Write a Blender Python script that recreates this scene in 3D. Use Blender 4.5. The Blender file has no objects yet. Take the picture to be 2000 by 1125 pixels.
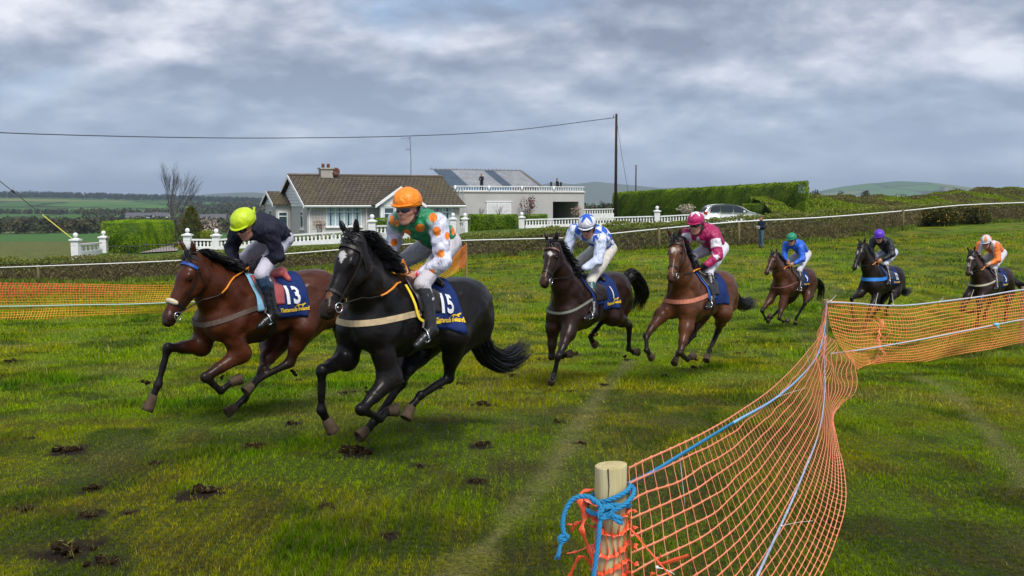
import bpy, bmesh, math, random
import numpy as np
from mathutils import Vector, Matrix, noise as mnoise
from mathutils.bvhtree import BVHTree
PI = math.pi
R = math.radians
random.seed(7)
rng = np.random.default_rng(11)

# ---------------------------------------------------------------- camera
sc = bpy.context.scene
COL = sc.collection
FPX, HOR, CZ = 2000.0, 395.0, 1.95
TH = math.atan((562.5 - HOR) / FPX)
CT, ST = math.cos(TH), math.sin(TH)
cam = bpy.data.cameras.new('camera')
cam.lens = 36.0
cam.sensor_width = 36.0
cam.clip_start = 0.05
cam.clip_end = 30000
camo = bpy.data.objects.new('camera', cam)
COL.objects.link(camo)
camo.location = (0, 0, CZ)
camo.rotation_euler = (PI / 2 - TH, 0, 0)
sc.camera = camo
cam.dof.use_dof = False

# ---------------------------------------------------------------- world: overcast sky
sc.view_settings.view_transform = 'Standard'
sc.view_settings.look = 'None'
sc.view_settings.gamma = 1.0
sc.view_settings.exposure = 0.95
world = bpy.data.worlds.new('World')
sc.world = world
world.use_nodes = True


class NT:
    """tiny node-tree helper"""
    def __init__(s, tree):
        s.t = tree
        s.t.nodes.clear()

    def n(s, typ, **kw):
        nd = s.t.nodes.new(typ)
        for k, v in kw.items():
            if k.startswith('i_'):
                key = k[2:].replace('_', ' ')
                nd.inputs[key].default_value = v
            else:
                setattr(nd, k, v)
        return nd

    def l(s, a, b):
        s.t.links.new(a, b)

    def val(s, sock, v):
        if hasattr(v, 'is_output') or hasattr(v, 'links'):
            s.l(v, sock)
        else:
            sock.default_value = v

    def math(s, op, a, b=0.0, c=0.0, clamp=False):
        m = s.n('ShaderNodeMath', operation=op, use_clamp=clamp)
        s.val(m.inputs[0], a); s.val(m.inputs[1], b); s.val(m.inputs[2], c)
        return m.outputs[0]

    def mix(s, f, a, b, blend='MIX'):
        m = s.n('ShaderNodeMix', data_type='RGBA', blend_type=blend)
        m.clamp_factor = True
        s.val(m.inputs[0], f)
        s.val(m.inputs[6], a if not isinstance(a, tuple) else (*a, 1)[:4])
        s.val(m.inputs[7], b if not isinstance(b, tuple) else (*b, 1)[:4])
        return m.outputs[2]

    def noise(s, vec, scale, detail=4, rough=.5, dist=0, dim='3D'):
        nn = s.n('ShaderNodeTexNoise', noise_dimensions=dim)
        if vec is not None: s.l(vec, nn.inputs['Vector'])
        nn.inputs['Scale'].default_value = scale
        nn.inputs['Detail'].default_value = detail
        nn.inputs['Roughness'].default_value = rough
        nn.inputs['Distortion'].default_value = dist
        return nn.outputs['Fac']

    def ramp(s, fac, stops, interp='LINEAR'):
        r = s.n('ShaderNodeValToRGB')
        r.color_ramp.interpolation = interp
        el = r.color_ramp.elements
        while len(el) < len(stops): el.new(0.5)
        for e, (p, c) in zip(el, stops):
            e.position = p
            e.color = (*c, 1)[:4] if isinstance(c, tuple) else (c, c, c, 1)
        s.l(fac, r.inputs[0])
        return r.outputs[0]

    def mapping(s, vec, scale=(1, 1, 1), loc=(0, 0, 0), rot=(0, 0, 0)):
        m = s.n('ShaderNodeMapping')
        m.inputs['Scale'].default_value = scale
        m.inputs['Location'].default_value = loc
        m.inputs['Rotation'].default_value = rot
        s.l(vec, m.inputs['Vector'])
        return m.outputs[0]


SUN_EL, SUN_AZ = R(54), R(158)      # azimuth measured from +Y (view direction) towards +X
w = NT(world.node_tree)
sky = w.n('ShaderNodeTexSky', sky_type='NISHITA', sun_disc=False)
sky.sun_elevation = SUN_EL
sky.sun_rotation = SUN_AZ
sky.air_density = 1.0; sky.dust_density = 1.5; sky.ozone_density = 1.5
tc = w.n('ShaderNodeTexCoord')
sep = w.n('ShaderNodeSeparateXYZ'); w.l(tc.outputs['Generated'], sep.inputs[0])
zz = w.math('ADD', w.math('MAXIMUM', sep.outputs[2], 0.0), 0.40)
cx = w.math('DIVIDE', sep.outputs[0], zz)
cy = w.math('DIVIDE', sep.outputs[1], zz)


def cloud_noise(dy):
    comb = w.n('ShaderNodeCombineXYZ'); w.l(cx, comb.inputs[0]); w.l(w.math('ADD', cy, dy), comb.inputs[1])
    a = w.noise(w.mapping(comb.outputs[0], scale=(.9, 1.0, 1), loc=(2.6, 5.2, 0)), 2.7, 8, .52, .12)
    b = w.noise(w.mapping(comb.outputs[0], scale=(.9, 1.0, 1), loc=(7.3, 2.2, 4)), 7.5, 6, .55, .1)
    return w.math('ADD', w.math('MULTIPLY', a, .74), w.math('MULTIPLY', b, .26))


# rows of cumulus: thickness, plus lit upper edges and grey undersides
n0 = cloud_noise(0.0)
nb = cloud_noise(-.075)
rel = w.math('MULTIPLY', w.math('SUBTRACT', n0, nb), 1.5)
comb2 = w.n('ShaderNodeCombineXYZ'); w.l(cx, comb2.inputs[0]); w.l(cy, comb2.inputs[1])
big = w.noise(w.mapping(comb2.outputs[0], loc=(1.2, 8.1, 2)), 1.1, 3, .5, .2)
nn = w.math('ADD', w.math('ADD', n0, rel), w.math('MULTIPLY', w.math('SUBTRACT', big, .5), .35))
cloud = w.ramp(nn, [(0.30, (1.45, 1.72, 2.3)), (0.43, (2.05, 2.35, 3.0)), (0.52, (2.65, 2.9, 3.5)),
                    (0.62, (3.5, 3.7, 4.25)), (0.78, (4.9, 5.0, 5.4))])
blue = w.ramp(w.noise(w.mapping(comb2.outputs[0], scale=(.8, 1.3, 1), loc=(4.3, 2.2, 4)), 1.6, 5, .55, .3), [(0.58, 0.0), (0.70, 0.6)])
skyc = w.mix(blue, cloud, w.mix(.35, sky.outputs[0], (2.0, 3.4, 5.6)))
hz = w.ramp(sep.outputs[2], [(0.0, 1.0), (0.06, .6), (0.15, 0.0)])
skyc = w.mix(w.math('MULTIPLY', hz, .75), skyc, (2.75, 3.5, 4.5))
bg = w.n('ShaderNodeBackground'); w.l(skyc, bg.inputs[0]); bg.inputs[1].default_value = 0.1
wo = w.n('ShaderNodeOutputWorld'); w.l(bg.outputs[0], wo.inputs[0])

sund = bpy.data.lights.new('sun', 'SUN')
sund.energy = 2.1
sund.angle = R(26)
sund.color = (1.0, 0.96, 0.9)
suno = bpy.data.objects.new('sun', sund)
COL.objects.link(suno)
sdir = Vector((math.sin(SUN_AZ) * math.cos(SUN_EL), math.cos(SUN_AZ) * math.cos(SUN_EL), math.sin(SUN_EL)))
suno.rotation_euler = (-sdir).to_track_quat('-Z', 'Y').to_euler()

# ================================================================= helpers
def ray(px, py):
    x = (px - 1000) / FPX; y = (562.5 - py) / FPX
    return np.array([x, CT + y * ST, -ST + y * CT])


CAM = np.array([0, 0, CZ])


def P(px, py, D):
    return CAM + ray(px, py) * D


def proj(p):
    d = np.asarray(p, float) - CAM
    D = d[..., 1] * CT - d[..., 2] * ST
    up = d[..., 1] * ST + d[..., 2] * CT
    return np.stack([1000 + FPX * d[..., 0] / D, 562.5 - FPX * up / D, D], -1)


def tag(o, label=None, cat=None, group=None, kind=None):
    if label: o['label'] = label
    if cat: o['category'] = cat
    if group: o['group'] = group
    if kind: o['kind'] = kind
    return o


def empty(name, loc=(0, 0, 0), mat=None):
    o = bpy.data.objects.new(name, None)
    COL.objects.link(o)
    o.empty_display_size = .2
    if mat is not None: o.matrix_world = mat
    else: o.location = loc
    return o


def link_mesh(name, verts, faces, mat, parent=None, smooth=False, cols=None, loc=None, mats=None, fmat=None):
    me = bpy.data.meshes.new(name)
    verts = np.asarray(verts, dtype=np.float32).reshape(-1, 3)
    if isinstance(faces, np.ndarray) and faces.ndim == 2:
        k = faces.shape[1]
        me.vertices.add(len(verts)); me.vertices.foreach_set('co', verts.ravel())
        me.loops.add(faces.size); me.loops.foreach_set('vertex_index', faces.astype(np.int32).ravel())
        me.polygons.add(len(faces))
        me.polygons.foreach_set('loop_start', np.arange(0, faces.size, k, dtype=np.int32))
        me.update(calc_edges=True)
    else:
        me.from_pydata([tuple(map(float, v)) for v in verts], [], [tuple(map(int, f)) for f in faces])
    if smooth: me.shade_smooth()
    if cols is not None:
        ca = me.color_attributes.new('Col', 'FLOAT_COLOR', 'POINT')
        c4 = np.ones((len(verts), 4), dtype=np.float32); c4[:, :3] = cols
        ca.data.foreach_set('color', c4.ravel())
    for m in (mats or [mat]):
        if m is not None: me.materials.append(m)
    if fmat is not None: me.polygons.foreach_set('material_index', np.asarray(fmat, dtype=np.int32))
    o = bpy.data.objects.new(name, me)
    COL.objects.link(o)
    if parent is not None: o.parent = parent
    if loc is not None: o.location = loc
    return o


class MB:
    """collects boxes, tubes, lathes as one mesh"""
    def __init__(s): s.v = []; s.f = []

    def add(s, vs, fs):
        o = len(s.v)
        s.v += [tuple(map(float, v)) for v in vs]
        s.f += [tuple(i + o for i in f) for f in fs]
        return s

    def box(s, c, size, M=None, taper=1.0):
        x, y, z = [q / 2 for q in size]
        vs = [(-x, -y, -z), (x, -y, -z), (x, y, -z), (-x, y, -z), (-x * taper, -y * taper, z), (x * taper, -y * taper, z), (x * taper, y * taper, z), (-x * taper, y * taper, z)]
        if M is not None: vs = [M @ Vector(v) for v in vs]
        vs = [(v[0] + c[0], v[1] + c[1], v[2] + c[2]) for v in vs]
        return s.add(vs, [(0, 3, 2, 1), (4, 5, 6, 7), (0, 1, 5, 4), (1, 2, 6, 5), (2, 3, 7, 6), (3, 0, 4, 7)])

    def poly(s, pts, fs): return s.add(pts, fs)

    def prism(s, pts, d):
        """closed outline pts extruded by vector d"""
        n = len(pts); d = np.asarray(d, float)
        a = [np.asarray(p, float) for p in pts]
        vs = a + [p + d for p in a]
        fs = [tuple(range(n))[::-1], tuple(range(n, 2 * n))] + [(i, (i + 1) % n, n + (i + 1) % n, n + i) for i in range(n)]
        return s.add(vs, fs)

    def tube(s, pts, r, n=8, cap=True, flat=1.0):
        pts = [Vector(p) for p in pts]
        m = len(pts)
        rs = r if hasattr(r, '__len__') else [r] * m
        vs = []
        up = None
        for i, p in enumerate(pts):
            t = (pts[min(i + 1, m - 1)] - pts[max(i - 1, 0)])
            if t.length < 1e-9: t = Vector((0, 0, 1))
            t.normalize()
            if up is None:
                up = Vector((0, 0, 1)) if abs(t.z) < .9 else Vector((1, 0, 0))
            a = t.cross(up)
            if a.length < 1e-6: a = t.orthogonal()
            a.normalize(); b = a.cross(t).normalized(); up = b
            for k in range(n):
                q = 2 * PI * k / n
                vs.append(p + a * math.cos(q) * rs[i] + b * math.sin(q) * rs[i] * flat)
        fs = [(i * n + k, i * n + (k + 1) % n, (i + 1) * n + (k + 1) % n, (i + 1) * n + k) for i in range(m - 1) for k in range(n)]
        if cap: fs += [tuple(range(n))[::-1], tuple(range((m - 1) * n, m * n))]
        return s.add(vs, fs)

    def lathe(s, c, prof, n=12):
        """prof: (radius, z) pairs from bottom to top"""
        vs = []; m = len(prof)
        for r, z in prof:
            for k in range(n):
                q = 2 * PI * k / n
                vs.append((c[0] + r * math.cos(q), c[1] + r * math.sin(q), c[2] + z))
        fs = [(i * n + k, i * n + (k + 1) % n, (i + 1) * n + (k + 1) % n, (i + 1) * n + k) for i in range(m - 1) for k in range(n)]
        fs += [tuple(range(n))[::-1], tuple(range((m - 1) * n, m * n))]
        return s.add(vs, fs)

    def build(s, name, mat, parent=None, smooth=False, loc=None):
        return link_mesh(name, s.v, s.f, mat, parent, smooth, loc=loc)


def spline(pts, n=8):
    """Catmull-Rom through pts"""
    p = [np.asarray(q, float) for q in pts]
    if len(p) < 3: return [p[0] + (p[-1] - p[0]) * i / n for i in range(n + 1)]
    p = [2 * p[0] - p[1]] + p + [2 * p[-1] - p[-2]]
    out = []
    for i in range(1, len(p) - 2):
        for k in range(n):
            t = k / n
            out.append(.5 * ((2 * p[i]) + (-p[i - 1] + p[i + 1]) * t + (2 * p[i - 1] - 5 * p[i] + 4 * p[i + 1] - p[i + 2]) * t * t + (-p[i - 1] + 3 * p[i] - 3 * p[i + 1] + p[i + 2]) * t ** 3))
    out.append(p[-2])
    return out


MATS = {}


def mat(name, col=(.5, .5, .5), rough=.6, spec=.5, metal=0, noise=None, bump=None, vcol=False, coat=0, sheen=0, trans=0, emit=None, aniso=None):
    """plain principled with procedural variation; noise=(scale, amount[, colour2]); bump=(scale, strength, dist)"""
    if name in MATS: return MATS[name]
    m = bpy.data.materials.new(name)
    m.use_nodes = True
    t = NT(m.node_tree)
    out = t.n('ShaderNodeOutputMaterial')
    b = t.n('ShaderNodeBsdfPrincipled')
    t.l(b.outputs[0], out.inputs[0])
    tcn = t.n('ShaderNodeTexCoord')
    c = None
    if vcol:
        a = t.n('ShaderNodeAttribute', attribute_name='Col')
        c = a.outputs['Color']
    else:
        c = (*col, 1)
    if noise:
        nz = t.noise(tcn.outputs['Object'], noise[0], 5, .6)
        f = t.ramp(nz, [(.3, 0.0), (.7, 1.0)])
        if len(noise) > 2:
            c = t.mix(t.math('MULTIPLY', f, noise[1]), c if not isinstance(c, tuple) else c[:3], noise[2])
        else:
            dk = t.mix(1.0, c if not isinstance(c, tuple) else c[:3], (1 - noise[1],) * 3, 'MULTIPLY')
            c = t.mix(f, dk, c if not isinstance(c, tuple) else c[:3])
    t.val(b.inputs['Base Color'], c)
    b.inputs['Roughness'].default_value = rough
    b.inputs['Specular IOR Level'].default_value = spec
    b.inputs['Metallic'].default_value = metal
    b.inputs['Coat Weight'].default_value = coat
    b.inputs['Coat Roughness'].default_value = .25
    b.inputs['Sheen Weight'].default_value = sheen
    if trans: b.inputs['Transmission Weight'].default_value = trans
    if emit:
        b.inputs['Emission Color'].default_value = (*emit[0], 1); b.inputs['Emission Strength'].default_value = emit[1]
    if bump:
        bn = t.n('ShaderNodeBump')
        bn.inputs['Strength'].default_value = bump[1]
        bn.inputs['Distance'].default_value = bump[2]
        vec = tcn.outputs['Object']
        if len(bump) > 3: vec = t.mapping(vec, scale=bump[3])
        t.l(t.noise(vec, bump[0], 5, .6), bn.inputs['Height'])
        t.l(bn.outputs[0], b.inputs['Normal'])
    MATS[name] = m
    return m


# ----------------------------------------------------------------- implicit surfaces
def unit(v):
    v = np.asarray(v, float)
    return v / (np.linalg.norm(v) + 1e-12)


class SDF:
    def __init__(s): s.p = []

    def rc(s, a, b, ra, rb, col=(.5, .5, .5), k=.03):
        a = np.asarray(a, float); b = np.asarray(b, float)
        s.p.append(('c', a, b, ra, rb, np.asarray(col, float), k, np.minimum(a - ra, b - rb), np.maximum(a + ra, b + rb)))

    def chain(s, pts, rs, col=(.5, .5, .5), k=.03):
        for i in range(len(pts) - 1): s.rc(pts[i], pts[i + 1], rs[i], rs[i + 1], col, k)

    def el(s, c, ax, r, col=(.5, .5, .5), k=.03):
        """ellipsoid; ax = 3 orthonormal rows, r radii"""
        c = np.asarray(c, float); ax = np.asarray(ax, float); r = np.asarray(r, float)
        ext = np.abs(ax.T) @ r
        s.p.append(('e', c, ax, r, None, np.asarray(col, float), k, c - ext, c + ext))

    @staticmethod
    def dist(p, X):
        if p[0] == 'c':
            a, b, ra, rb = p[1:5]
            ba = b - a; l2 = ba @ ba + 1e-12
            h = np.clip(((X - a) @ ba) / l2, 0, 1)
            return np.linalg.norm(X - a - h[..., None] * ba, axis=-1) - (ra + (rb - ra) * h)
        c, ax, r = p[1:4]
        q = (X - c) @ ax.T
        k0 = np.linalg.norm(q / r, axis=-1)
        k1 = np.linalg.norm(q / (r * r), axis=-1)
        return k0 * (k0 - 1) / (k1 + 1e-9)

    def mesh(s, h, inflate=0.0, wr=None, clip=None, tau=.012):
        """surface nets -> verts, quads, colours.  wr=(amp, freq) wrinkles, clip=fn(X)->sdf to intersect"""
        lo = np.min([p[7] for p in s.p], 0) - inflate - 3 * h
        hi = np.max([p[8] for p in s.p], 0) + inflate + 3 * h
        n = np.ceil((hi - lo) / h).astype(int) + 1
        F = np.full(n, 1.0, dtype=np.float32)
        ax = [lo[i] + np.arange(n[i]) * h for i in range(3)]
        for p in s.p:
            k = p[6]; m = inflate + k + 2.5 * h
            i0 = np.maximum(((p[7] - m - lo) / h).astype(int), 0)
            i1 = np.minimum(((p[8] + m - lo) / h).astype(int) + 2, n)
            sl = tuple(slice(a, b) for a, b in zip(i0, i1))
            X = np.stack(np.meshgrid(*[ax[i][sl[i]] for i in range(3)], indexing='ij'), -1)
            d = SDF.dist(p, X) - inflate
            f = F[sl]
            if k > 0:
                q = np.clip(.5 + .5 * (f - d) / k, 0, 1)
                F[sl] = f * (1 - q) + d * q - k * q * (1 - q)
            else: F[sl] = np.minimum(f, d)
        if wr or clip:
            X = np.stack(np.meshgrid(*ax, indexing='ij'), -1)
            if wr:
                amp, fr = wr
                x, y, z = X[..., 0] * fr, X[..., 1] * fr, X[..., 2] * fr
                wv = np.sin(x * 1.1 + 2.1 * np.sin(y * .7 + z * .4) + z * .5) * .5 + np.sin(z * 1.7 + 1.8 * np.sin(x * .9 + 1.) - y * .6) * .35 + np.sin(y * 2.3 + x * 1.3 + 1.5 * np.sin(z * 1.2)) * .25
                F += (amp * wv).astype(np.float32)
            if clip: F = np.maximum(F, clip(X))
        S = F < 0
        N = n[0] * n[1] * n[2]
        st = np.array([n[1] * n[2], n[2], 1])
        acc = np.zeros((N, 3)); cnt = np.zeros(N)
        edges = []
        for a in range(3):
            s0 = [slice(None)] * 3; s1 = [slice(None)] * 3
            s0[a] = slice(0, -1); s1[a] = slice(1, None)
            cr = S[tuple(s0)] != S[tuple(s1)]
            idx = np.argwhere(cr)
            f0 = F[tuple(idx.T)]; i1 = idx.copy(); i1[:, a] += 1
            f1 = F[tuple(i1.T)]
            t = f0 / (f0 - f1)
            pos = idx.astype(float); pos[:, a] += t
            b, c = (a + 1) % 3, (a + 2) % 3
            cells = []
            for db, dc in ((0, 0), (-1, 0), (-1, -1), (0, -1)):
                ci = idx.copy(); ci[:, b] += db; ci[:, c] += dc
                fi = ci @ st
                cells.append(fi)
                for q in range(3): acc[:, q] += np.bincount(fi, weights=pos[:, q], minlength=N)
                cnt += np.bincount(fi, minlength=N)
            cells = np.stack(cells, 1)
            flip = f0 > 0
            cells[flip] = cells[flip][:, ::-1]
            edges.append(cells)
        used = np.nonzero(cnt)[0]
        remap = np.full(N, -1); remap[used] = np.arange(len(used))
        V = lo + (acc[used] / cnt[used][:, None]) * h
        Q = remap[np.concatenate(edges)]
        # light relax
        for _ in range(2):
            nb = np.zeros_like(V); nc = np.zeros(len(V))
            for i in range(4):
                a_, b_ = Q[:, i], Q[:, (i + 1) % 4]
                for q in range(3): nb[:, q] += np.bincount(a_, weights=V[b_, q], minlength=len(V))
                nc += np.bincount(a_, minlength=len(V))
            V = V * .5 + .5 * nb / nc[:, None]
        C = np.zeros_like(V); W = np.zeros(len(V)) + 1e-12
        for p in s.p:
            m = 6 * tau + inflate + .02
            sel = np.nonzero(np.all((V > p[7] - m) & (V < p[8] + m), axis=1))[0]
            if len(sel) == 0: continue
            d = SDF.dist(p, V[sel])
            ww = np.exp(-np.clip(d, -.05, None) / tau)
            C[sel] += ww[:, None] * p[5]; W[sel] += ww
        return V, Q, C / W[:, None]


def bvh_of(V, Q):
    return BVHTree.FromPolygons([tuple(v) for v in V.tolist()], [tuple(q) for q in Q.tolist()])


def ribbon(mb, pts, nrm, width, th=.005, wdir=None):
    """flat strap along pts lying on a surface with normals nrm"""
    n = len(pts); vs = []
    for i in range(n):
        t = unit(np.asarray(pts[min(i + 1, n - 1)]) - np.asarray(pts[max(i - 1, 0)]))
        nn = unit(nrm[i]); b = unit(np.cross(t, nn))
        p = np.asarray(pts[i])
        for sx, sz in ((-1, 0), (1, 0), (1, 1), (-1, 1)):
            vs.append(p + b * sx * width / 2 + nn * th * sz)
    fs = [(i * 4 + k, i * 4 + (k + 1) % 4, (i + 1) * 4 + (k + 1) % 4, (i + 1) * 4 + k) for i in range(n - 1) for k in range(4)]
    fs += [(3, 2, 1, 0), tuple(range((n - 1) * 4, n * 4))]
    mb.add(vs, fs)

# ================================================================= terrain
def vnoise(x, y, seed=0):
    xi = np.floor(x).astype(np.int64); yi = np.floor(y).astype(np.int64)
    fx = x - xi; fy = y - yi
    fx = fx * fx * (3 - 2 * fx); fy = fy * fy * (3 - 2 * fy)

    def hsh(a, b):
        n = (a * 374761393 + b * 668265263 + seed * 144665) & 0xffffffff
        n = ((n ^ (n >> 13)) * 1274126177) & 0xffffffff
        return ((n ^ (n >> 16)) & 0xffff) / 65535.0
    return (hsh(xi, yi) * (1 - fx) + hsh(xi + 1, yi) * fx) * (1 - fy) + (hsh(xi, yi + 1) * (1 - fx) + hsh(xi + 1, yi + 1) * fx) * fy


def fbm(x, y, o=4, seed=0):
    v = 0; a = .5; t = 0
    for i in range(o):
        v = v + a * vnoise(x * 2 ** i + 17 * i, y * 2 ** i - 9 * i, seed + i); t += a; a *= .5
    return v / t


def sst(a, b, x):
    t = np.clip((x - a) / (b - a), 0, 1)
    return t * t * (3 - 2 * t)


_ctrl = []
for X, Y, h in [(-12, -6, 2.0), (0, -6, 1.95), (12, -6, 1.95), (-6, 3, 2.0), (0, 3, 1.95), (6, 3, 2.0), (-3, 9, 2.13), (0, 8.5, 2.1), (4, 9, 2.15), (-9, 10, 2.3), (10, 10, 2.3),
                (1, 13.5, 2.42), (3.4, 14.3, 2.44), (-5, 15, 2.5), (4.7, 15.4, 2.5), (8, 15.5, 2.6), (6.2, 17, 2.72), (8.4, 18.7, 2.78), (10, 20, 2.75), (6.7, 24.3, 3.05), (8.5, 23.4, 3.0), (11, 23, 3.0), (0, 25, 3.05), (-14, 28, 3.25), (-9, 30, 3.28),
                (16, 24, 2.9), (-22, 28, 3.4), (25, 28, 2.7)]:
    _ctrl.append((X, Y, h))
for px, py, D in [(0, 553, 60), (330, 548, 60), (650, 524, 61), (950, 503, 62), (1200, 490, 61), (1450, 480, 60), (1600, 471, 64), (1800, 443, 76), (2000, 432, 82), (2200, 425, 90), (-300, 556, 60), (1487, 484, 55)]:
    p = P(px, py, D)
    _ctrl.append((p[0], p[1], CZ - p[2]))
_c = np.array(_ctrl, float)


def _tps_fit(c):
    n = len(c); d = np.hypot(c[:, None, 0] - c[None, :, 0], c[:, None, 1] - c[None, :, 1])
    K = np.where(d > 0, d * d * np.log(d + 1e-9), 0) + np.eye(n) * 6.0
    Pm = np.c_[np.ones(n), c[:, :2]]
    A = np.zeros((n + 3, n + 3)); A[:n, :n] = K; A[:n, n:] = Pm; A[n:, :n] = Pm.T
    return np.linalg.solve(A, np.r_[c[:, 2], 0, 0, 0])


_tw = _tps_fit(_c)
_hx = np.array([-90, -39, -30, -19, 0, 6, 13.5, 19, 30, 41, 57, 90.])
_hy = np.array([60, 60, 60, 60.3, 62, 61, 60.5, 64, 76, 82, 90, 104.])


def hedgeY(X): return np.interp(X, _hx, _hy)


_fy = np.array([60, 90, 115, 150, 250, 350, 450, 1000, 1800, 2500, 3200, 4200, 7000, 14000.])
_fh = np.array([3.2, 3.6, 4.4, 6.9, 9.8, 11.8, 14, 19.5, 14, 1, -9, -4, 10, 24.])
_fh2 = np.array([3.2, 2.6, 3.2, 4.5, 7, 8, 9, 10, 12, 13, 14, 16, 18, 24.])


def ground_h(X, Y):
    """height of the land below the camera"""
    X = np.asarray(X, float); Y = np.asarray(Y, float)
    sh = X.shape; x = X.ravel(); y = Y.ravel()
    out = np.zeros(len(x))
    near = y < 130
    xn = np.clip(x[near], -60, 60); yn = np.clip(y[near], -10, 95)
    v = _tw[-3] + _tw[-2] * xn + _tw[-1] * yn
    for (cx_, cy_, _), wt in zip(_c, _tw):
        d = np.hypot(xn - cx_, yn - cy_)
        v += wt * d * d * np.log(d + 1e-9)
    X_ = x[near]; Y_ = y[near]
    gard = 2.72 - np.where(X_ > -12.8, .032, .055) * (X_ + 12.8)
    gard = np.clip(gard, 1.25, 4.2)
    gard = np.where(X_ > 20, 1.25 - (X_ - 20) * .03, gard)
    t = sst(0.2, 2.2, Y_ - hedgeY(X_))
    out[near] = v * (1 - t) + gard * t
    q = x / np.maximum(y, 1)
    far = np.interp(y, _fy, _fh); far2 = np.interp(y, _fy, _fh2)
    m = sst(-.16, .02, q)
    fz = far * (1 - m) + far2 * m
    fz = fz - 13 * sst(-.22, -.50, q) * sst(1500, 3000, y) * sst(9000, 4000, y)
    fz = fz + (fbm(x / 700, y / 700, 3, 5) - .5) * np.clip((y - 500) / 800, 0, 1) * 20
    tt = sst(92, 128, y)
    lft = sst(-24, -30, x) * sst(64, 72, y)
    tt = np.maximum(tt, lft)
    out = out * (1 - tt) + fz * tt
    out = np.where(near, out, fz)
    return out.reshape(sh)


def gz(X, Y): return CZ - ground_h(X, Y)


def gz1(X, Y): return float(CZ - ground_h(np.array([X]), np.array([Y]))[0])


def on_ground(px, D):
    """world point on the ground in the image column px at depth D"""
    p = P(px, 450, D)
    return np.array([p[0], p[1], gz1(p[0], p[1])])


# tracks worn into the turf: polylines of photo points put down on the ground
def hit_ground(px, py):
    r = ray(px, py); lo, hi = 1.0, 200.0
    for _ in range(60):
        m = (lo + hi) / 2; p = CAM + r * m
        if p[2] > gz1(p[0], p[1]): lo = m
        else: hi = m
        if hi - lo < 1e-3: break
    return CAM + r * lo


def _poly(pts): return np.array([hit_ground(*p)[:2] for p in pts])


TRACKS = [(_poly([(880, 1125), (960, 1040), (1050, 950), (1110, 870), (1160, 790), (1200, 735), (1235, 705)]), .12, .85),
          (_poly([(1790, 740), (1850, 765), (1905, 810), (1955, 865), (2010, 960)]), .12, .7),
          (_poly([(620, 1010), (780, 960), (900, 900), (980, 830), (1060, 760)]), .10, .22),
          (_poly([(940, 760), (1040, 720), (1130, 690)]), .16, .3),
          (_poly([(1500, 690), (1640, 760), (1750, 800)]), .2, .12)]


def track_mask(X, Y):
    m = np.zeros(len(X))
    for pl, wd, amt in TRACKS:
        for a, b in zip(pl[:-1], pl[1:]):
            ba = b - a; L = ba @ ba
            t = np.clip(((X - a[0]) * ba[0] + (Y - a[1]) * ba[1]) / L, 0, 1)
            d = np.hypot(X - a[0] - t * ba[0], Y - a[1] - t * ba[1])
            wv = wd * (.45 + 1.2 * vnoise(X * 2.1, Y * 2.1, 3))
            m = np.maximum(m, amt * np.clip(1.25 - d / wv, 0, 1))
    return m


G_LUSH = np.array([.165, .255, .004])
G_OLIV = np.array([.235, .245, .006])
G_DARK = np.array([.060, .105, .006])
G_PALE = np.array([.30, .28, .085])
G_BRWN = np.array([.120, .095, .020])


def turf_col(X, Y, var=0.0):
    """real colour of the sward: lush, mossy, worn and pale patches"""
    a = fbm(X * .55, Y * .35, 4, 1)[:, None]
    b = fbm(X * 1.7 + 5, Y * 1.3, 3, 2)[:, None]
    c = fbm(X * .16 + 3, Y * .12, 3, 4)[:, None]
    col = G_LUSH * (1 - sst(.4, .62, a)) + G_OLIV * sst(.4, .62, a)
    dk = sst(.48, .68, b) * .85
    col = col * (1 - dk) + G_DARK * dk
    br = sst(.50, .70, fbm(X * 3.1, Y * 2.4, 3, 8))[:, None] * .55 * sst(30, 8, Y)[:, None]
    col = col * (1 - br) + G_BRWN * br
    pl = sst(.60, .78, fbm(X * .9 + 9, Y * .5, 3, 6))[:, None] * .30
    col = col * (1 - pl) + G_PALE * .8 * pl
    col = col * (.75 + .5 * c)
    t = track_mask(X, Y)[:, None] * (.35 + .65 * sst(.3, .6, fbm(X * 9, Y * 9, 2, 12)))[:, None]
    col = col * (1 - t) + G_PALE * .8 * t
    return col


# ---- the field (racecourse turf)
def polar_grid(d0, d1, nd, s0, s1, ns, power=1.0):
    d = d0 * (d1 / d0) ** (np.linspace(0, 1, nd))
    s = np.linspace(s0, s1, ns)
    Dm, Sm = np.meshgrid(d, s, indexing='ij')
    return Sm * Dm, Dm


def grid_faces(a, b):
    i = np.arange(a - 1)[:, None] * b + np.arange(b - 1)[None, :]
    i = i.ravel()
    return np.stack([i, i + 1, i + 1 + b, i + b], 1)


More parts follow.
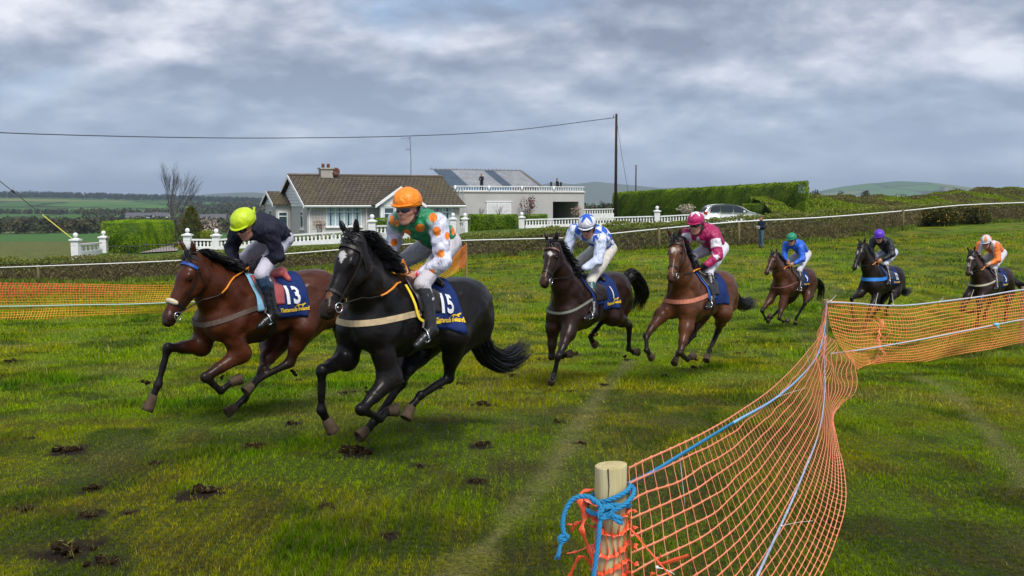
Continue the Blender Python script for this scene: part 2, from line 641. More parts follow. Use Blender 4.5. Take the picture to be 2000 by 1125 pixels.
Xg, Yg = polar_grid(2.2, 150., 420, -.95, .95, 460)
Zg = gz(Xg, Yg)
near = sst(40, 6, Yg)
Zg = Zg + (fbm(Xg * 1.6, Yg * 1.6, 4, 21) - .5) * .07 * near + (fbm(Xg * .5, Yg * .5, 2, 22) - .5) * .12 * sst(80, 20, Yg) * sst(3, 8, Yg)
CLODS = [(945, 790, 34), (675, 772, 24), (692, 888, 62), (570, 832, 30), (395, 972, 64), (582, 740, 20), (140, 1078, 96), (175, 1012, 40), (45, 994, 44),
         (130, 884, 58), (942, 866, 34), (930, 936, 34), (1222, 703, 16), (1362, 716, 26), (1408, 705, 14), (1122, 690, 26), (1180, 752, 20), (500, 872, 44), (22, 705, 24), (1092, 826, 26),
         (1118, 766, 22), (455, 882, 26), (200, 1100, 60), (690, 770, 16), (870, 740, 22), (905, 750, 26), (1060, 700, 20), (1440, 690, 12), (180, 955, 40), (1000, 735, 24), (860, 760, 20), (1135, 862, 18),
         (640, 990, 26), (820, 905, 24), (310, 905, 30), (760, 1040, 30), (1300, 735, 16), (1250, 760, 14), (60, 860, 22), (250, 1010, 26)]
_cg = [(*hit_ground(px, py)[:2], w) for px, py, w in CLODS]


def divot_mask(X, Y):
    m = np.zeros(len(X)); nz = fbm(X * 7, Y * 7, 3, 66)
    for x, y, w in _cg:
        r = w / FPX * y * .62
        q = np.hypot((X - x) / (1.35 * r), (Y - y) / (1.9 * r))
        m = np.maximum(m, sst(1.0, .55, q + (nz - .5) * 1.3))
    return m


turf_m = bpy.data.materials.new('turf'); turf_m.use_nodes = True
t = NT(turf_m.node_tree)
o_ = t.n('ShaderNodeOutputMaterial'); b_ = t.n('ShaderNodeBsdfPrincipled'); t.l(b_.outputs[0], o_.inputs[0])
at_ = t.n('ShaderNodeAttribute', attribute_name='Col'); tcn = t.n('ShaderNodeTexCoord')
nf = t.noise(tcn.outputs['Object'], 38, 6, .7)
nf2 = t.noise(tcn.outputs['Object'], 7, 5, .65)
nf3 = t.noise(t.mapping(tcn.outputs['Object'], scale=(1.0, .35, 1)), 2.2, 5, .6)
nf0 = t.noise(tcn.outputs['Object'], 130, 3, .7)
cc = t.mix(t.ramp(nf, [(.35, 0.0), (.6, 1.0)]), t.mix(1.0, at_.outputs['Color'], (.30, .28, .30), 'MULTIPLY'), at_.outputs['Color'])
cc = t.mix(t.ramp(nf0, [(.4, 0.0), (.6, 1.0)]), t.mix(1.0, cc, (.55, .5, .5), 'MULTIPLY'), t.mix(1.0, cc, (1.5, 1.4, 1.3), 'MULTIPLY'))
cc = t.mix(t.ramp(nf2, [(.35, 0.0), (.65, 1.0)]), t.mix(1.0, cc, (.72, .78, .8), 'MULTIPLY'), cc)
cc = t.mix(t.ramp(nf3, [(.35, 0.0), (.7, 1.0)]), t.mix(1.0, cc, (.7, .8, .8), 'MULTIPLY'), cc)
t.l(cc, b_.inputs['Base Color']); b_.inputs['Roughness'].default_value = .9; b_.inputs['Specular IOR Level'].default_value = .15
bn = t.n('ShaderNodeBump'); bn.inputs['Strength'].default_value = .8; bn.inputs['Distance'].default_value = .03
t.l(t.math('ADD', nf, nf2), bn.inputs['Height']); t.l(bn.outputs[0], b_.inputs['Normal'])
gcol = turf_col(Xg.ravel(), Yg.ravel())
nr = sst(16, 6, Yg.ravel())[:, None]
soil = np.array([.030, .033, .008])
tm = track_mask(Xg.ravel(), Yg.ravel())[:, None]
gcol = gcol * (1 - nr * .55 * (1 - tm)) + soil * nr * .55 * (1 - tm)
dm_ = divot_mask(Xg.ravel(), Yg.ravel())[:, None]
gcol = gcol * (1 - dm_) + np.array([.030, .018, .009]) * dm_
# beyond the track hedge: garden lawn
lawn = sst(.5, 1.5, Yg.ravel() - hedgeY(Xg.ravel()))[:, None]
gcol = gcol * (1 - lawn) + (np.array([.12, .19, .02]) * (.7 + .6 * fbm(Xg.ravel() * .8, Yg.ravel() * .8, 3, 31))[:, None]) * lawn
pst = (sst(-27, -30, Xg.ravel()) * sst(1.5, 6, Yg.ravel() - hedgeY(Xg.ravel())))[:, None] * .8
gcol = gcol * (1 - pst) + np.array([.20, .21, .07]) * pst
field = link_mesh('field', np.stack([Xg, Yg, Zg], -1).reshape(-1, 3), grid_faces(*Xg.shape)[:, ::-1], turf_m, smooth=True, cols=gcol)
tag(field, kind='structure')
_zi = (Xg, Yg, Zg)


def surf_z(X, Y):
    """height of the built field mesh (bilinear)"""
    X = np.asarray(X, float); Y = np.asarray(Y, float)
    nd, ns = Xg.shape
    fi = np.clip(np.log(np.maximum(Y, 2.2) / 2.2) / math.log(150. / 2.2) * (nd - 1), 0, nd - 1.001)
    fj = np.clip((X / np.maximum(Y, .1) + .95) / 1.9 * (ns - 1), 0, ns - 1.001)
    i = fi.astype(int); j = fj.astype(int); a = fi - i; b = fj - j
    return (Zg[i, j] * (1 - a) + Zg[i + 1, j] * a) * (1 - b) + (Zg[i, j + 1] * (1 - a) + Zg[i + 1, j + 1] * a) * b


def sz1(X, Y): return float(surf_z(np.array([X]), np.array([Y]))[0])


# ---- grass blades
def blades():
    Vs, Cs = [], []
    # (d0, d1, count, height, width)
    for d0, d1, cnt, hh, wd in [(4.4, 7.0, 190000, .022, .0034), (7.0, 11, 200000, .024, .0050), (11, 18, 150000, .032, .010), (18, 34, 110000, .042, .022), (34, 66, 60000, .06, .05)]:
        d = np.sqrt(rng.uniform(d0 ** 2, d1 ** 2, cnt)); s = rng.uniform(-.66, .66, cnt)
        X = s * d; Y = d
        # tussocks: pull roots together
        if d0 < 17:
            cell = .09
            gx = (np.floor(X / cell) + .5 + (vnoise(np.floor(X / cell) * 7.1, np.floor(Y / cell) * 3.3, 55) - .5)) * cell
            gy = (np.floor(Y / cell) + .5 + (vnoise(np.floor(X / cell) * 3.7, np.floor(Y / cell) * 5.9, 56) - .5)) * cell
            pull = rng.uniform(0, .8, cnt)
            X = X + (gx - X) * pull; Y = Y + (gy - Y) * pull
        keep = (Y < hedgeY(X) - .1) & (rng.random(cnt) > divot_mask(X, Y) * .95)
        bare = track_mask(X, Y)
        keep &= rng.random(cnt) > bare * .75
        X = X[keep]; Y = Y[keep]; n = len(X)
        ln = fbm(X * 1.2, Y * 1.2, 3, 41)
        H = hh * (.62 + 2.2 * ln * ln) * rng.uniform(.5, 1.4, n) * (1 - .5 * bare[keep])
        tall = rng.random(n) < .006
        tuft = sst(.66, .80, fbm(X * .9 + 31, Y * .7, 3, 45))
        H = H * (1 + .7 * tuft)
        H = np.where(tall, H * 1.7, H)
        az = rng.uniform(0, 2 * PI, n); lean = rng.uniform(.15, 1.0, n) * H
        waz = az + PI / 2 + rng.uniform(-.6, .6, n)
        Z = surf_z(X, Y) - .006
        W = wd * rng.uniform(.6, 1.3, n)
        base = np.stack([X, Y, Z], -1)
        wv = np.stack([np.cos(waz) * W / 2, np.sin(waz) * W / 2, np.zeros(n)], -1)
        tip = base + np.stack([np.cos(az) * lean, np.sin(az) * lean, H], -1)
        mid = base + np.stack([np.cos(az) * lean * .35, np.sin(az) * lean * .35, H * .6], -1)
        V = np.stack([base - wv, base + wv, mid + wv * .7, mid - wv * .7, tip], 1)
        c = turf_col(X, Y) * rng.uniform(.60, 1.5, (n, 1))
        c = c * (1 - .45 * tuft[:, None] * np.array([1., .35, 1.]))
        yl = (rng.random(n) < .12)[:, None]
        c = np.where(yl, c * np.array([1.7, 1.3, 1.6]), c)
        c = np.where(tall[:, None], G_PALE * rng.uniform(.6, 1.3, (n, 1)), c)
        Vs.append(V.reshape(-1, 3)); Cs.append(np.repeat(c, 5, axis=0))
    V = np.concatenate(Vs); C = np.concatenate(Cs); n = len(V) // 5
    me = bpy.data.meshes.new('grass')
    me.vertices.add(len(V)); me.vertices.foreach_set('co', V.astype(np.float32).ravel())
    b = np.arange(n)[:, None] * 5
    li = np.concatenate([b + np.array([[0, 1, 2, 3]]), b + np.array([[3, 2, 4]])], 1).astype(np.int32)
    me.loops.add(n * 7); me.loops.foreach_set('vertex_index', li.ravel())
    me.polygons.add(n * 2)
    stt = (np.arange(n)[:, None] * 7 + np.array([[0, 4]])).astype(np.int32)
    me.polygons.foreach_set('loop_start', stt.ravel())
    me.update(calc_edges=True)
    ca = me.color_attributes.new('Col', 'FLOAT_COLOR', 'POINT')
    c4 = np.ones((len(V), 4), np.float32); c4[:, :3] = C
    ca.data.foreach_set('color', c4.ravel())
    gm = bpy.data.materials.new('grass_blades'); gm.use_nodes = True
    t = NT(gm.node_tree)
    o = t.n('ShaderNodeOutputMaterial'); a = t.n('ShaderNodeAttribute', attribute_name='Col')
    d = t.n('ShaderNodeBsdfDiffuse'); tr = t.n('ShaderNodeBsdfTranslucent'); mx = t.n('ShaderNodeMixShader')
    t.l(a.outputs['Color'], d.inputs[0]); t.l(t.mix(1.0, a.outputs['Color'], (1.1, 1.2, .6), 'MULTIPLY'), tr.inputs[0])
    mx.inputs[0].default_value = .35
    t.l(d.outputs[0], mx.inputs[1]); t.l(tr.outputs[0], mx.inputs[2]); t.l(mx.outputs[0], o.inputs[0])
    me.materials.append(gm)
    ob = bpy.data.objects.new('grass', me); COL.objects.link(ob)
    tag(ob, 'short tufted green and olive turf grass covering the racecourse field', 'grass', kind='stuff')


blades()

# ---- far land: valley and patchwork hills
far_m = bpy.data.materials.new('far_fields'); far_m.use_nodes = True
t = NT(far_m.node_tree)
o_ = t.n('ShaderNodeOutputMaterial'); b_ = t.n('ShaderNodeBsdfPrincipled'); t.l(b_.outputs[0], o_.inputs[0])
tcn = t.n('ShaderNodeTexCoord')
wp = t.n('ShaderNodeVectorMath', operation='ADD')
t.l(t.mapping(tcn.outputs['Object'], scale=(1 / 260., 1 / 420., 0), rot=(0, 0, .25)), wp.inputs[0])
nzv = t.n('ShaderNodeTexNoise'); nzv.inputs['Scale'].default_value = 1.3; t.l(t.mapping(tcn.outputs['Object'], scale=(1 / 300.,) * 3), nzv.inputs['Vector'])
sc_ = t.n('ShaderNodeVectorMath', operation='SCALE'); t.l(nzv.outputs['Color'], sc_.inputs[0]); sc_.inputs['Scale'].default_value = .5
t.l(sc_.outputs[0], wp.inputs[1])
vo = t.n('ShaderNodeTexVoronoi'); vo.inputs['Scale'].default_value = 1; t.l(wp.outputs[0], vo.inputs['Vector'])
ve = t.n('ShaderNodeTexVoronoi', feature='DISTANCE_TO_EDGE'); ve.inputs['Scale'].default_value = 1; t.l(wp.outputs[0], ve.inputs['Vector'])
sp = t.n('ShaderNodeSeparateColor'); t.l(vo.outputs['Color'], sp.inputs[0])
fc = t.ramp(sp.outputs[0], [(0.0, (.055, .13, .03)), (.35, (.07, .16, .03)), (.55, (.15, .18, .06)), (.7, (.05, .12, .02)), (.9, (.19, .18, .07))], 'CONSTANT')
fc = t.mix(t.ramp(ve.outputs['Distance'], [(0.02, 1.0), (.05, 0.0)]), fc, (.022, .035, .012))
fc = t.mix(t.ramp(t.noise(tcn.outputs['Object'], .02, 5, .6), [(.4, 0.0), (.7, .5)]), fc, t.mix(1.0, fc, (.6, .6, .6), 'MULTIPLY'))
t.l(fc, b_.inputs['Base Color']); b_.inputs['Roughness'].default_value = .95; b_.inputs['Specular IOR Level'].default_value = .1
Xf, Yf = polar_grid(148., 16000., 260, -1.0, 1.0, 300)
Zf = CZ - ground_h(Xf, Yf)
Zf[:2] -= .3
tag(link_mesh('valley_terrain', np.stack([Xf, Yf, Zf], -1).reshape(-1, 3), grid_faces(*Xf.shape)[:, ::-1], far_m, smooth=True), kind='structure')


def ridge(name, pts, D, depth, m, seed, rough=3.0):
    """a hill range whose skyline passes through the photo points"""
    px = np.array([p[0] for p in pts], float); py = np.array([p[1] for p in pts], float)
    cols = np.linspace(px[0], px[-1], 160)
    top = np.interp(cols, px, py)
    rows = np.linspace(-1, 1, 40)
    V = []
    for r in rows:
        prof = max(0, 1 - r * r) ** .9
        for c, tp in zip(cols, top):
            X = (c - 1000) / FPX * D; Y = D + r * depth
            base = CZ - float(np.interp(Y, _fy, _fh2)) - 3
            z = CZ + (HOR - tp) / FPX * D
            nzz = (fbm(np.array([X / (depth * .35)]), np.array([Y / (depth * .35)]), 4, seed)[0] - .5) * rough * D / 1000 * 2
            V.append((X, Y, base + (z - base) * prof + nzz * prof))
    tag(link_mesh(name, V, grid_faces(40, 160)[:, ::-1], m, smooth=True), kind='structure')


moor = mat('moor', (.09, .10, .05), .95, .1, noise=(.0012, .6, (.05, .085, .03)))
ridge('distant_hills', [(330, 392), (400, 381), (440, 378), (500, 376), (540, 380), (600, 389), (700, 392)], 8000, 900, moor, 3, 1.0)
ridge('distant_hills', [(980, 393), (1040, 366), (1080, 356), (1120, 360), (1160, 355), (1230, 362), (1290, 368), (1340, 366), (1420, 372), (1600, 380), (1700, 392)], 9000, 1200, moor, 4, 1.0)
ridge('green_hill', [(1560, 388), (1610, 373), (1660, 362), (1700, 357), (1745, 354), (1790, 357), (1840, 364), (1900, 373), (2000, 382), (2100, 390)], 6500, 1100, far_m, 5, 1.0)

# ================================================================= horses
def coat(name, rough=.42, spec=.28):
    if name in MATS: return MATS[name]
    m = bpy.data.materials.new(name); m.use_nodes = True
    t = NT(m.node_tree)
    o = t.n('ShaderNodeOutputMaterial'); b = t.n('ShaderNodeBsdfPrincipled'); t.l(b.outputs[0], o.inputs[0])
    a = t.n('ShaderNodeAttribute', attribute_name='Col'); tcn = t.n('ShaderNodeTexCoord')
    nz = t.noise(t.mapping(tcn.outputs['Object'], scale=(1, 1, 2.2)), 5, 5, .6, .6)
    fine = t.noise(t.mapping(tcn.outputs['Object'], scale=(60, 60, 300)), 1, 3, .6)
    c = t.mix(t.ramp(nz, [(.3, 0.0), (.7, 1.0)]), t.mix(1.0, a.outputs['Color'], (.48, .46, .46), 'MULTIPLY'), a.outputs['Color'])
    c = t.mix(t.ramp(fine, [(.3, .35), (.7, 0.0)]), c, t.mix(1.0, c, (.6, .6, .6), 'MULTIPLY'))
    sz_ = t.n('ShaderNodeSeparateXYZ'); t.l(tcn.outputs['Object'], sz_.inputs[0])
    low = t.ramp(t.math('MULTIPLY', t.math('ADD', sz_.outputs[2], .25), -1.4), [(0.0, 0.0), (.5, 1.0)])
    sp = t.ramp(t.noise(tcn.outputs['Object'], 26, 3, .7), [(.62, 0.0), (.70, .75)])
    c = t.mix(t.math('MULTIPLY', sp, low), c, (.075, .05, .028))
    t.l(c, b.inputs['Base Color'])
    t.l(t.math('ADD', t.ramp(nz, [(.2, rough + .12), (.8, rough - .04)]), t.math('MULTIPLY', low, .18)), b.inputs['Roughness'])
    b.inputs['Specular IOR Level'].default_value = spec
    b.inputs['Coat Weight'].default_value = .22
    b.inputs['Coat Roughness'].default_value = .22
    bn = t.n('ShaderNodeBump'); bn.inputs['Strength'].default_value = 1.0; bn.inputs['Distance'].default_value = .03
    vn = t.noise(t.mapping(tcn.outputs['Object'], scale=(1, 1, 1.4)), 7, 3, .5, 1.0)
    vein = t.ramp(t.math('ABSOLUTE', t.math('SUBTRACT', vn, .5)), [(0.0, 1.0), (.018, 0.0)])
    vein = t.math('MULTIPLY', vein, t.math('MULTIPLY', t.ramp(nz, [(.45, 0.0), (.6, 1.0)]), .10))
    h = t.math('ADD', t.math('MULTIPLY', t.noise(tcn.outputs['Object'], 6, 2, .45, .3), .8), t.math('ADD', t.math('MULTIPLY', fine, .06), vein))
    t.l(h, bn.inputs['Height']); t.l(bn.outputs[0], b.inputs['Normal'])
    MATS[name] = m
    return m


class Frame:
    def __init__(s, px, py, D, a, pitch):
        a, pitch = R(a), R(pitch)
        s.O = P(px, py, D)
        h = np.array([-math.cos(a), -math.sin(a), 0]); s.v = np.array([math.sin(a), -math.cos(a), 0]); z = np.array([0, 0, 1.])
        s.u = h * math.cos(pitch) + z * math.sin(pitch); s.w = -h * math.sin(pitch) + z * math.cos(pitch)
        s.M = np.stack([s.u, s.v, s.w], 1)      # columns
        s.D = D

    def loc(s, p): return (np.asarray(p, float) - s.O) @ s.M

    def wor(s, q): return s.O + np.asarray(q, float) @ s.M.T

    def px(s, q): return proj(s.wor(q))

    def solve(s, px, py, par, L, v0, wv=.5, prior=None, wp=.3):
        """point on the photo ray (px,py) at bone length L from parent (local), near lateral offset v0"""
        r = ray(px, py)
        d = np.linspace(s.D - 1.8, s.D + 1.8, 1201)
        Q = (CAM + r * d[:, None] - s.O) @ s.M
        cost = wv * (Q[:, 1] - v0) ** 2
        if par is not None:
            cost = cost + (np.linalg.norm(Q - np.asarray(par), axis=1) - L) ** 2
        if prior is not None: cost = cost + wp * ((Q - np.asarray(prior)) ** 2).sum(1)
        return Q[np.argmin(cost)]

    def mat(s, origin=None):
        O = s.O if origin is None else origin
        return Matrix(((s.M[0, 0], s.M[0, 1], s.M[0, 2], O[0]), (s.M[1, 0], s.M[1, 1], s.M[1, 2], O[1]), (s.M[2, 0], s.M[2, 1], s.M[2, 2], O[2]), (0, 0, 0, 1)))


I3 = np.eye(3)


def axes_from(f, lat):
    f = unit(f); l = unit(lat - (lat @ f) * f); u = np.cross(f, l)
    return np.array([f, l, u])


def build_horse(spec):
    F = spec['F']; c0 = np.array(spec['coat']); c1 = np.array(spec['dark']); cm = np.array(spec['mealy']); cb = np.array(spec.get('belly', spec['coat']))
    h = spec['h']
    S = SDF()
    E = lambda c, r, col=c0, k=.06, ax=I3: S.el(c, ax, r, col, k)

    def rot(deg):      # pitch rotation in the u-w plane
        a = R(deg); return np.array([[math.cos(a), 0, math.sin(a)], [0, 1, 0], [-math.sin(a), 0, math.cos(a)]])
    # trunk
    E((.30, 0, -.015), (.42, .235, .315), k=.10)
    E((-.05, 0, .0), (.45, .250, .268), k=.10)
    E((-.34, 0, .08), (.36, .205, .185), k=.10)
    for sg in (1, -1):
        E((-.50, .095 * sg, .10), (.30, .165, .235), k=.08, ax=rot(-12))
        E((-.66, .10 * sg, -.03), (.19, .125, .26), k=.07, ax=rot(14))
        E((.50, .135 * sg, .06), (.14, .085, .30), k=.05, ax=rot(-22))       # shoulder blade
        E((.44, .16 * sg, -.13), (.19, .085, .12), k=.05, ax=rot(20))      # triceps
        E((.66, .10 * sg, -.11), (.13, .12, .17), k=.06)                      # breast
        E((.10, .20 * sg, -.02), (.30, .06, .22), k=.08)
    for sg in (1, -1):
        S.rc((.36, .185 * sg, .10), (.52, .20 * sg, -.14), .05, .07, c0, .022)
        S.rc((.62, .115 * sg, .16), (.66, .165 * sg, -.10), .05, .06, c0, .022)
        S.rc((-.40, .16 * sg, .22), (-.60, .185 * sg, .02), .045, .07, c0, .025)
        S.rc((-.62, .175 * sg, .14), (-.70, .17 * sg, -.16), .05, .055, c0, .022)
        S.el((-.36, .19 * sg, .19), I3, (.06, .03, .045), c0, .03)
        for rb in range(5): S.rc((.22 - .1 * rb, .235 * sg, .10), (.16 - .1 * rb, .235 * sg, -.12), .018, .018, c0, .03)
    S.rc((.52, 0, .24), (.15, 0, .225), .085, .08, c0, .10)               # withers
    S.rc((-.3, 0, .20), (-.62, 0, .22), .12, .10, c0, .08)
    S.rc((.35, 0, -.26), (-.35, 0, -.12), .09, .08, cb, .10)
    S.rc((-.62, 0, .24), (-.84, 0, .14), .09, .055, c0, .05)           # dock
    # head & neck
    poll = F.solve(*spec['poll'], np.array([.50, 0, .27]), spec.get('nl', .78), 0, .8, spec.get('pollp', (1.08, 0, .60)), .5)
    muz = F.solve(*spec['muz'], poll, spec.get('hl', .56), spec.get('hv', 0.0), .1, poll + np.array(spec.get('hp', (.36, 0, -.43))), .6)
    muz = poll + unit(muz - poll) * min(.66, max(.54, np.linalg.norm(muz - poll)))
    print('HEAD', spec['label'][:30], poll.round(2), (muz - poll).round(2), F.px(muz).round(0), spec['muz'])
    ha = unit(muz - poll); lat = np.array([0, 1., 0])
    hy = spec.get('hyaw', 0)
    A = axes_from(ha, lat)             # rows: forward along face, lateral, dorsal
    if A[2][0] < 0 and A[2][2] < 0: A[2] *= -1
    if A[2] @ np.array([.7, 0, .7]) < 0: A[2] *= -1
    hd = lambda t, l, d: poll + A[0] * t + A[1] * l + A[2] * d
    HL = np.linalg.norm(muz - poll)
    kk = HL / .56
    nb = np.array([.50, 0, .20])
    thr = hd(.10, 0, -.12)
    S.chain([np.array([.42, 0, .26]), nb * .55 + poll * .45 + np.array([-.03, 0, .05]), poll - A[0] * .02], [.085, .065, .062], c0, .08)
    S.chain([np.array([.50, 0, .08]), np.array([.50, 0, .08]) * .5 + hd(.05, 0, -.06) * .5, hd(.06, 0, -.05)], [.185, .112, .080], c0, .09)
    S.chain([np.array([.62, 0, -.08]), np.array([.62, 0, -.08]) * .48 + thr * .52 + np.array([.01, 0, -.01]), thr], [.150, .088, .066], c0, .08)
    HZ = spec.get('hz', 1.0)
    S.el(hd(.02, 0, -.02), A, HZ * np.array((.09, .072, .085)), c0, .04)
    S.el(hd(.13 * kk, 0, -.015), A, HZ * np.array((.14, .082, .075)), c0, .04)                   # forehead
    S.rc(hd(.16 * kk, 0, .008), hd(.47 * kk, 0, -.014), .058, .038, c0, .04)   # nasal bone
    S.rc(hd(.20 * kk, 0, -.05), hd(.50 * kk, 0, -.055), .062, .040, c0, .04)
    for sg in (1, -1):
        S.el(hd(.17 * kk, .045 * sg, -.10), A, HZ * np.array((.115, .030, .092)), c0, .035)    # cheek
        S.rc(hd(.24 * kk, .05 * sg, -.035), hd(.40 * kk, .034 * sg, -.03), .022, .014, c0, .02)   # facial crest
        S.el(hd(.155 * kk, .076 * sg, .012), A, HZ * np.array((.045, .022, .026)), c0, .02)   # brow
        S.el(hd(.515 * kk, .034 * sg, -.03), A, HZ * np.array((.040, .024, .036)), c1 * .6 + cm * .4, .018)   # nostril flare
        # ears
        base = hd(-.02, .050 * sg, .040)
        ed = unit(A[2] * spec.get('earf', .75) - A[0] * .62 + A[1] * .26 * sg)
        ex = np.array([ed, unit(A[1] * .9 - A[2] * .35 * sg), unit(np.cross(ed, unit(A[1] * .9 - A[2] * .35 * sg)))])
        S.el(base + ed * .07, ex, (.080, .032, .019), c0 * .75 + c1 * .25, .02)
        S.rc(base + ed * .09, base + ed * .165, .021, .004, c0 * .4 + c1 * .6, .012)
    S.rc(hd(.23 * kk, 0, -.14), hd(.46 * kk, 0, -.100), .040, .028, c0, .04)       # lower jaw
    S.el(hd(.525 * kk, 0, -.040), A, HZ * np.array((.055, .045, .050)), cm, .03)                         # muzzle
    S.el(hd(.575 * kk, 0, -.050), A, HZ * np.array((.026, .042, .042)), c1, .02)
    S.el(hd(.535 * kk, 0, -.100), A, HZ * np.array((.042, .030, .022)), c1, .018)                          # lower lip
    # legs
    hooves = []

    def foreleg(sg, e, k_, f_, cor, toe):
        sh = np.array([.60, .13 * sg, -.12])
        el_ = np.array([.46, .15 * sg, -.24]) if e is None else F.solve(*e, sh, .24, .15 * sg, 1.5)
        kn = F.solve(*k_, el_, .40, .14 * sg, .35)
        fe = F.solve(*f_, kn, .27, .13 * sg, .25)
        co = F.solve(*cor, fe, .11, .13 * sg, .25)
        to = F.solve(*toe, co, .105, .13 * sg, .25)
        S.rc(sh, el_, .11, .095, c0, .06)
        S.rc(el_, el_ * .45 + kn * .55, .088, .056, c0, .05)
        S.rc(el_ * .4 + kn * .6, kn, .054, .041, c0 * .35 + c1 * .65, .03)
        S.el(kn, axes_from(fe - kn, lat), (.060, .044, .046), c1, .02)
        S.rc(kn, fe, .034, .027, c1, .02)
        t_ = unit(fe - kn); bk = unit(np.cross(t_, lat))
        if bk[0] > 0 and abs(t_[2]) > .5: bk = -bk
        S.rc(kn + bk * .014, fe + bk * .014, .020, .018, c1, .015)
        S.el(fe, axes_from(co - fe, lat), (.042, .036, .040), c1, .02)
        S.rc(fe, co, .031, .034, c1, .02)
        hooves.append((co, to, sg))

    def hindleg(sg, st, k_, f_, cor, toe):
        hip = np.array([-.50, .11 * sg, .06])
        s_ = F.solve(*st, hip, .42, .17 * sg, 1.0) if st is not None else np.array([-.35, .17 * sg, -.26])
        ho = F.solve(*k_, s_, .44, .14 * sg, .30)
        fe = F.solve(*f_, ho, .37, .13 * sg, .20)
        co = F.solve(*cor, fe, .11, .13 * sg, .2)
        to = F.solve(*toe, co, .105, .13 * sg, .2)
        S.rc(hip, s_, .18, .125, c0, .08)
        mid = s_ * .5 + ho * .5
        S.rc(np.array([-.68, .11 * sg, -.05]), mid + (ho - s_) * .05, .13, .058, c0, .07)
        S.rc(s_, mid, .115, .075, c0, .06)
        S.rc(mid, ho, .070, .042, c0 * .5 + c1 * .5, .03)
        tib = unit(ho - s_); can = unit(fe - ho)
        back = unit(tib - can) if np.linalg.norm(tib - can) > .1 else unit(np.cross(tib, lat))
        S.el(ho, axes_from(can, lat), (.066, .042, .052), c1, .025)
        S.rc(ho + back * .045, ho * .6 + mid * .4 + back * .03, .022, .016, c0 * .4 + c1 * .6, .02)
        S.rc(ho, fe, .040, .030, c1, .02)
        S.rc(ho + back * .025 + can * .03, fe + back * .012, .020, .018, c1, .015)
        S.el(fe, axes_from(co - fe, lat), (.044, .037, .042), c1, .02)
        S.rc(fe, co, .032, .035, c1, .02)
        hooves.append((co, to, sg))
    foreleg(1, *spec['LF']); foreleg(-1, *spec['RF'])
    hindleg(1, *spec['LH']); hindleg(-1, *spec['RH'])
    V, Q, C = S.mesh(h, tau=.014, wr=(.0048, 20))
    # ---- face marks
    W = F.wor(V)
    pj = proj(W)
    for mk in spec.get('marks', []):
        (mx_, my_), rx, ry, col_ = mk
        d = np.hypot((pj[:, 0] - mx_) / rx, (pj[:, 1] - my_) / ry)
        near_ = d < 1.3
        if near_.any():
            dm = pj[near_, 2].min()
            m = (d < 1 + .25 * np.sin(V[:, 2] * 300) * .6) & (pj[:, 2] < dm + .14)
            C[m] = col_
    # frame object at the horse's base
    zb = sz1(F.O[0], F.O[1])
    root = empty('racehorse', mat=F.mat())
    tag(root, spec['label'], 'horse', 'horses racing round the bend')
    hcol = coat(spec.get('coatmat', 'horse_coat'), spec.get('rough', .40), spec.get('spec', .15))
    body = link_mesh('body', V, Q, hcol, root, True, C)
    bv = bvh_of(V, Q)
    spec.update(root=root, V=V, Q=Q, bvh=bv, hd=hd, A=A, kk=kk, poll=poll, muz=muz, HL=HL)
    # eyes
    for sg in (1, -1):
        mb = MB()
        c = hd(.172 * kk, .088 * sg, -.006)
        S2 = SDF(); S2.el(c, A, (.023, .014, .018), (.01, .008, .006), 0)
        v_, q_, c_ = S2.mesh(.005)
        link_mesh('eye', v_, q_, mat('horse_eye', (.006, .004, .003), .2, .35), root, True)
        # nostril opening
        S3 = SDF(); S3.el(hd(.542 * kk, .047 * sg, -.030), axes_from(A[0] + .5 * A[2], A[1]), (.024, .011, .013), (.01, .01, .01), 0)
        v_, q_, c_ = S3.mesh(.005)
        link_mesh('nostril', v_, q_, mat('nostril', (.012, .008, .008), .8, .1), root, True)
    # hooves
    for co, to, sg in hooves:
        ax = axes_from(to - co, lat); L = max(np.linalg.norm(to - co), .085)
        mb = MB(); n = 14; vs = []
        prof = [(-.05, .032, .034), (.0, .038, .041), (.35, .043, .047), (.8, .048, .055), (.97, .049, .057), (1.0, .046, .053), (.96, .030, .036), (.86, .02, .03)]
        for t_, rl, rf in prof:
            for k in range(n):
                q = 2 * PI * k / n
                vs.append(co + ax[0] * t_ * L * .92 + ax[1] * rl * math.cos(q) + ax[2] * (rf * math.sin(q)) * (1.0))
        fs = [(i * n + k, i * n + (k + 1) % n, (i + 1) * n + (k + 1) % n, (i + 1) * n + k) for i in range(len(prof) - 1) for k in range(n)]
        fs += [tuple(range(n))[::-1], tuple(range((len(prof) - 1) * n, len(prof) * n))]
        mb.add(vs, fs)
        mb.build('hoof', mat('hoof_horn', (.085, .055, .032), .75, .3, noise=(18, .6), bump=(60, .5, .004)), root, True)
    # ---- mane: locks of hair falling from the crest
    hair(spec, root)
    return spec


def lock(vs, fs, pts, w, sidev):
    n = len(pts); o = len(vs)
    for i, p in enumerate(pts):
        ww = w * (1 - (i / (n - 1)) ** 1.6) + .0006
        vs.append(p - sidev * ww); vs.append(p + sidev * ww)
    for i in range(n - 1):
        fs.append((o + 2 * i, o + 2 * i + 1, o + 2 * i + 3, o + 2 * i + 2))


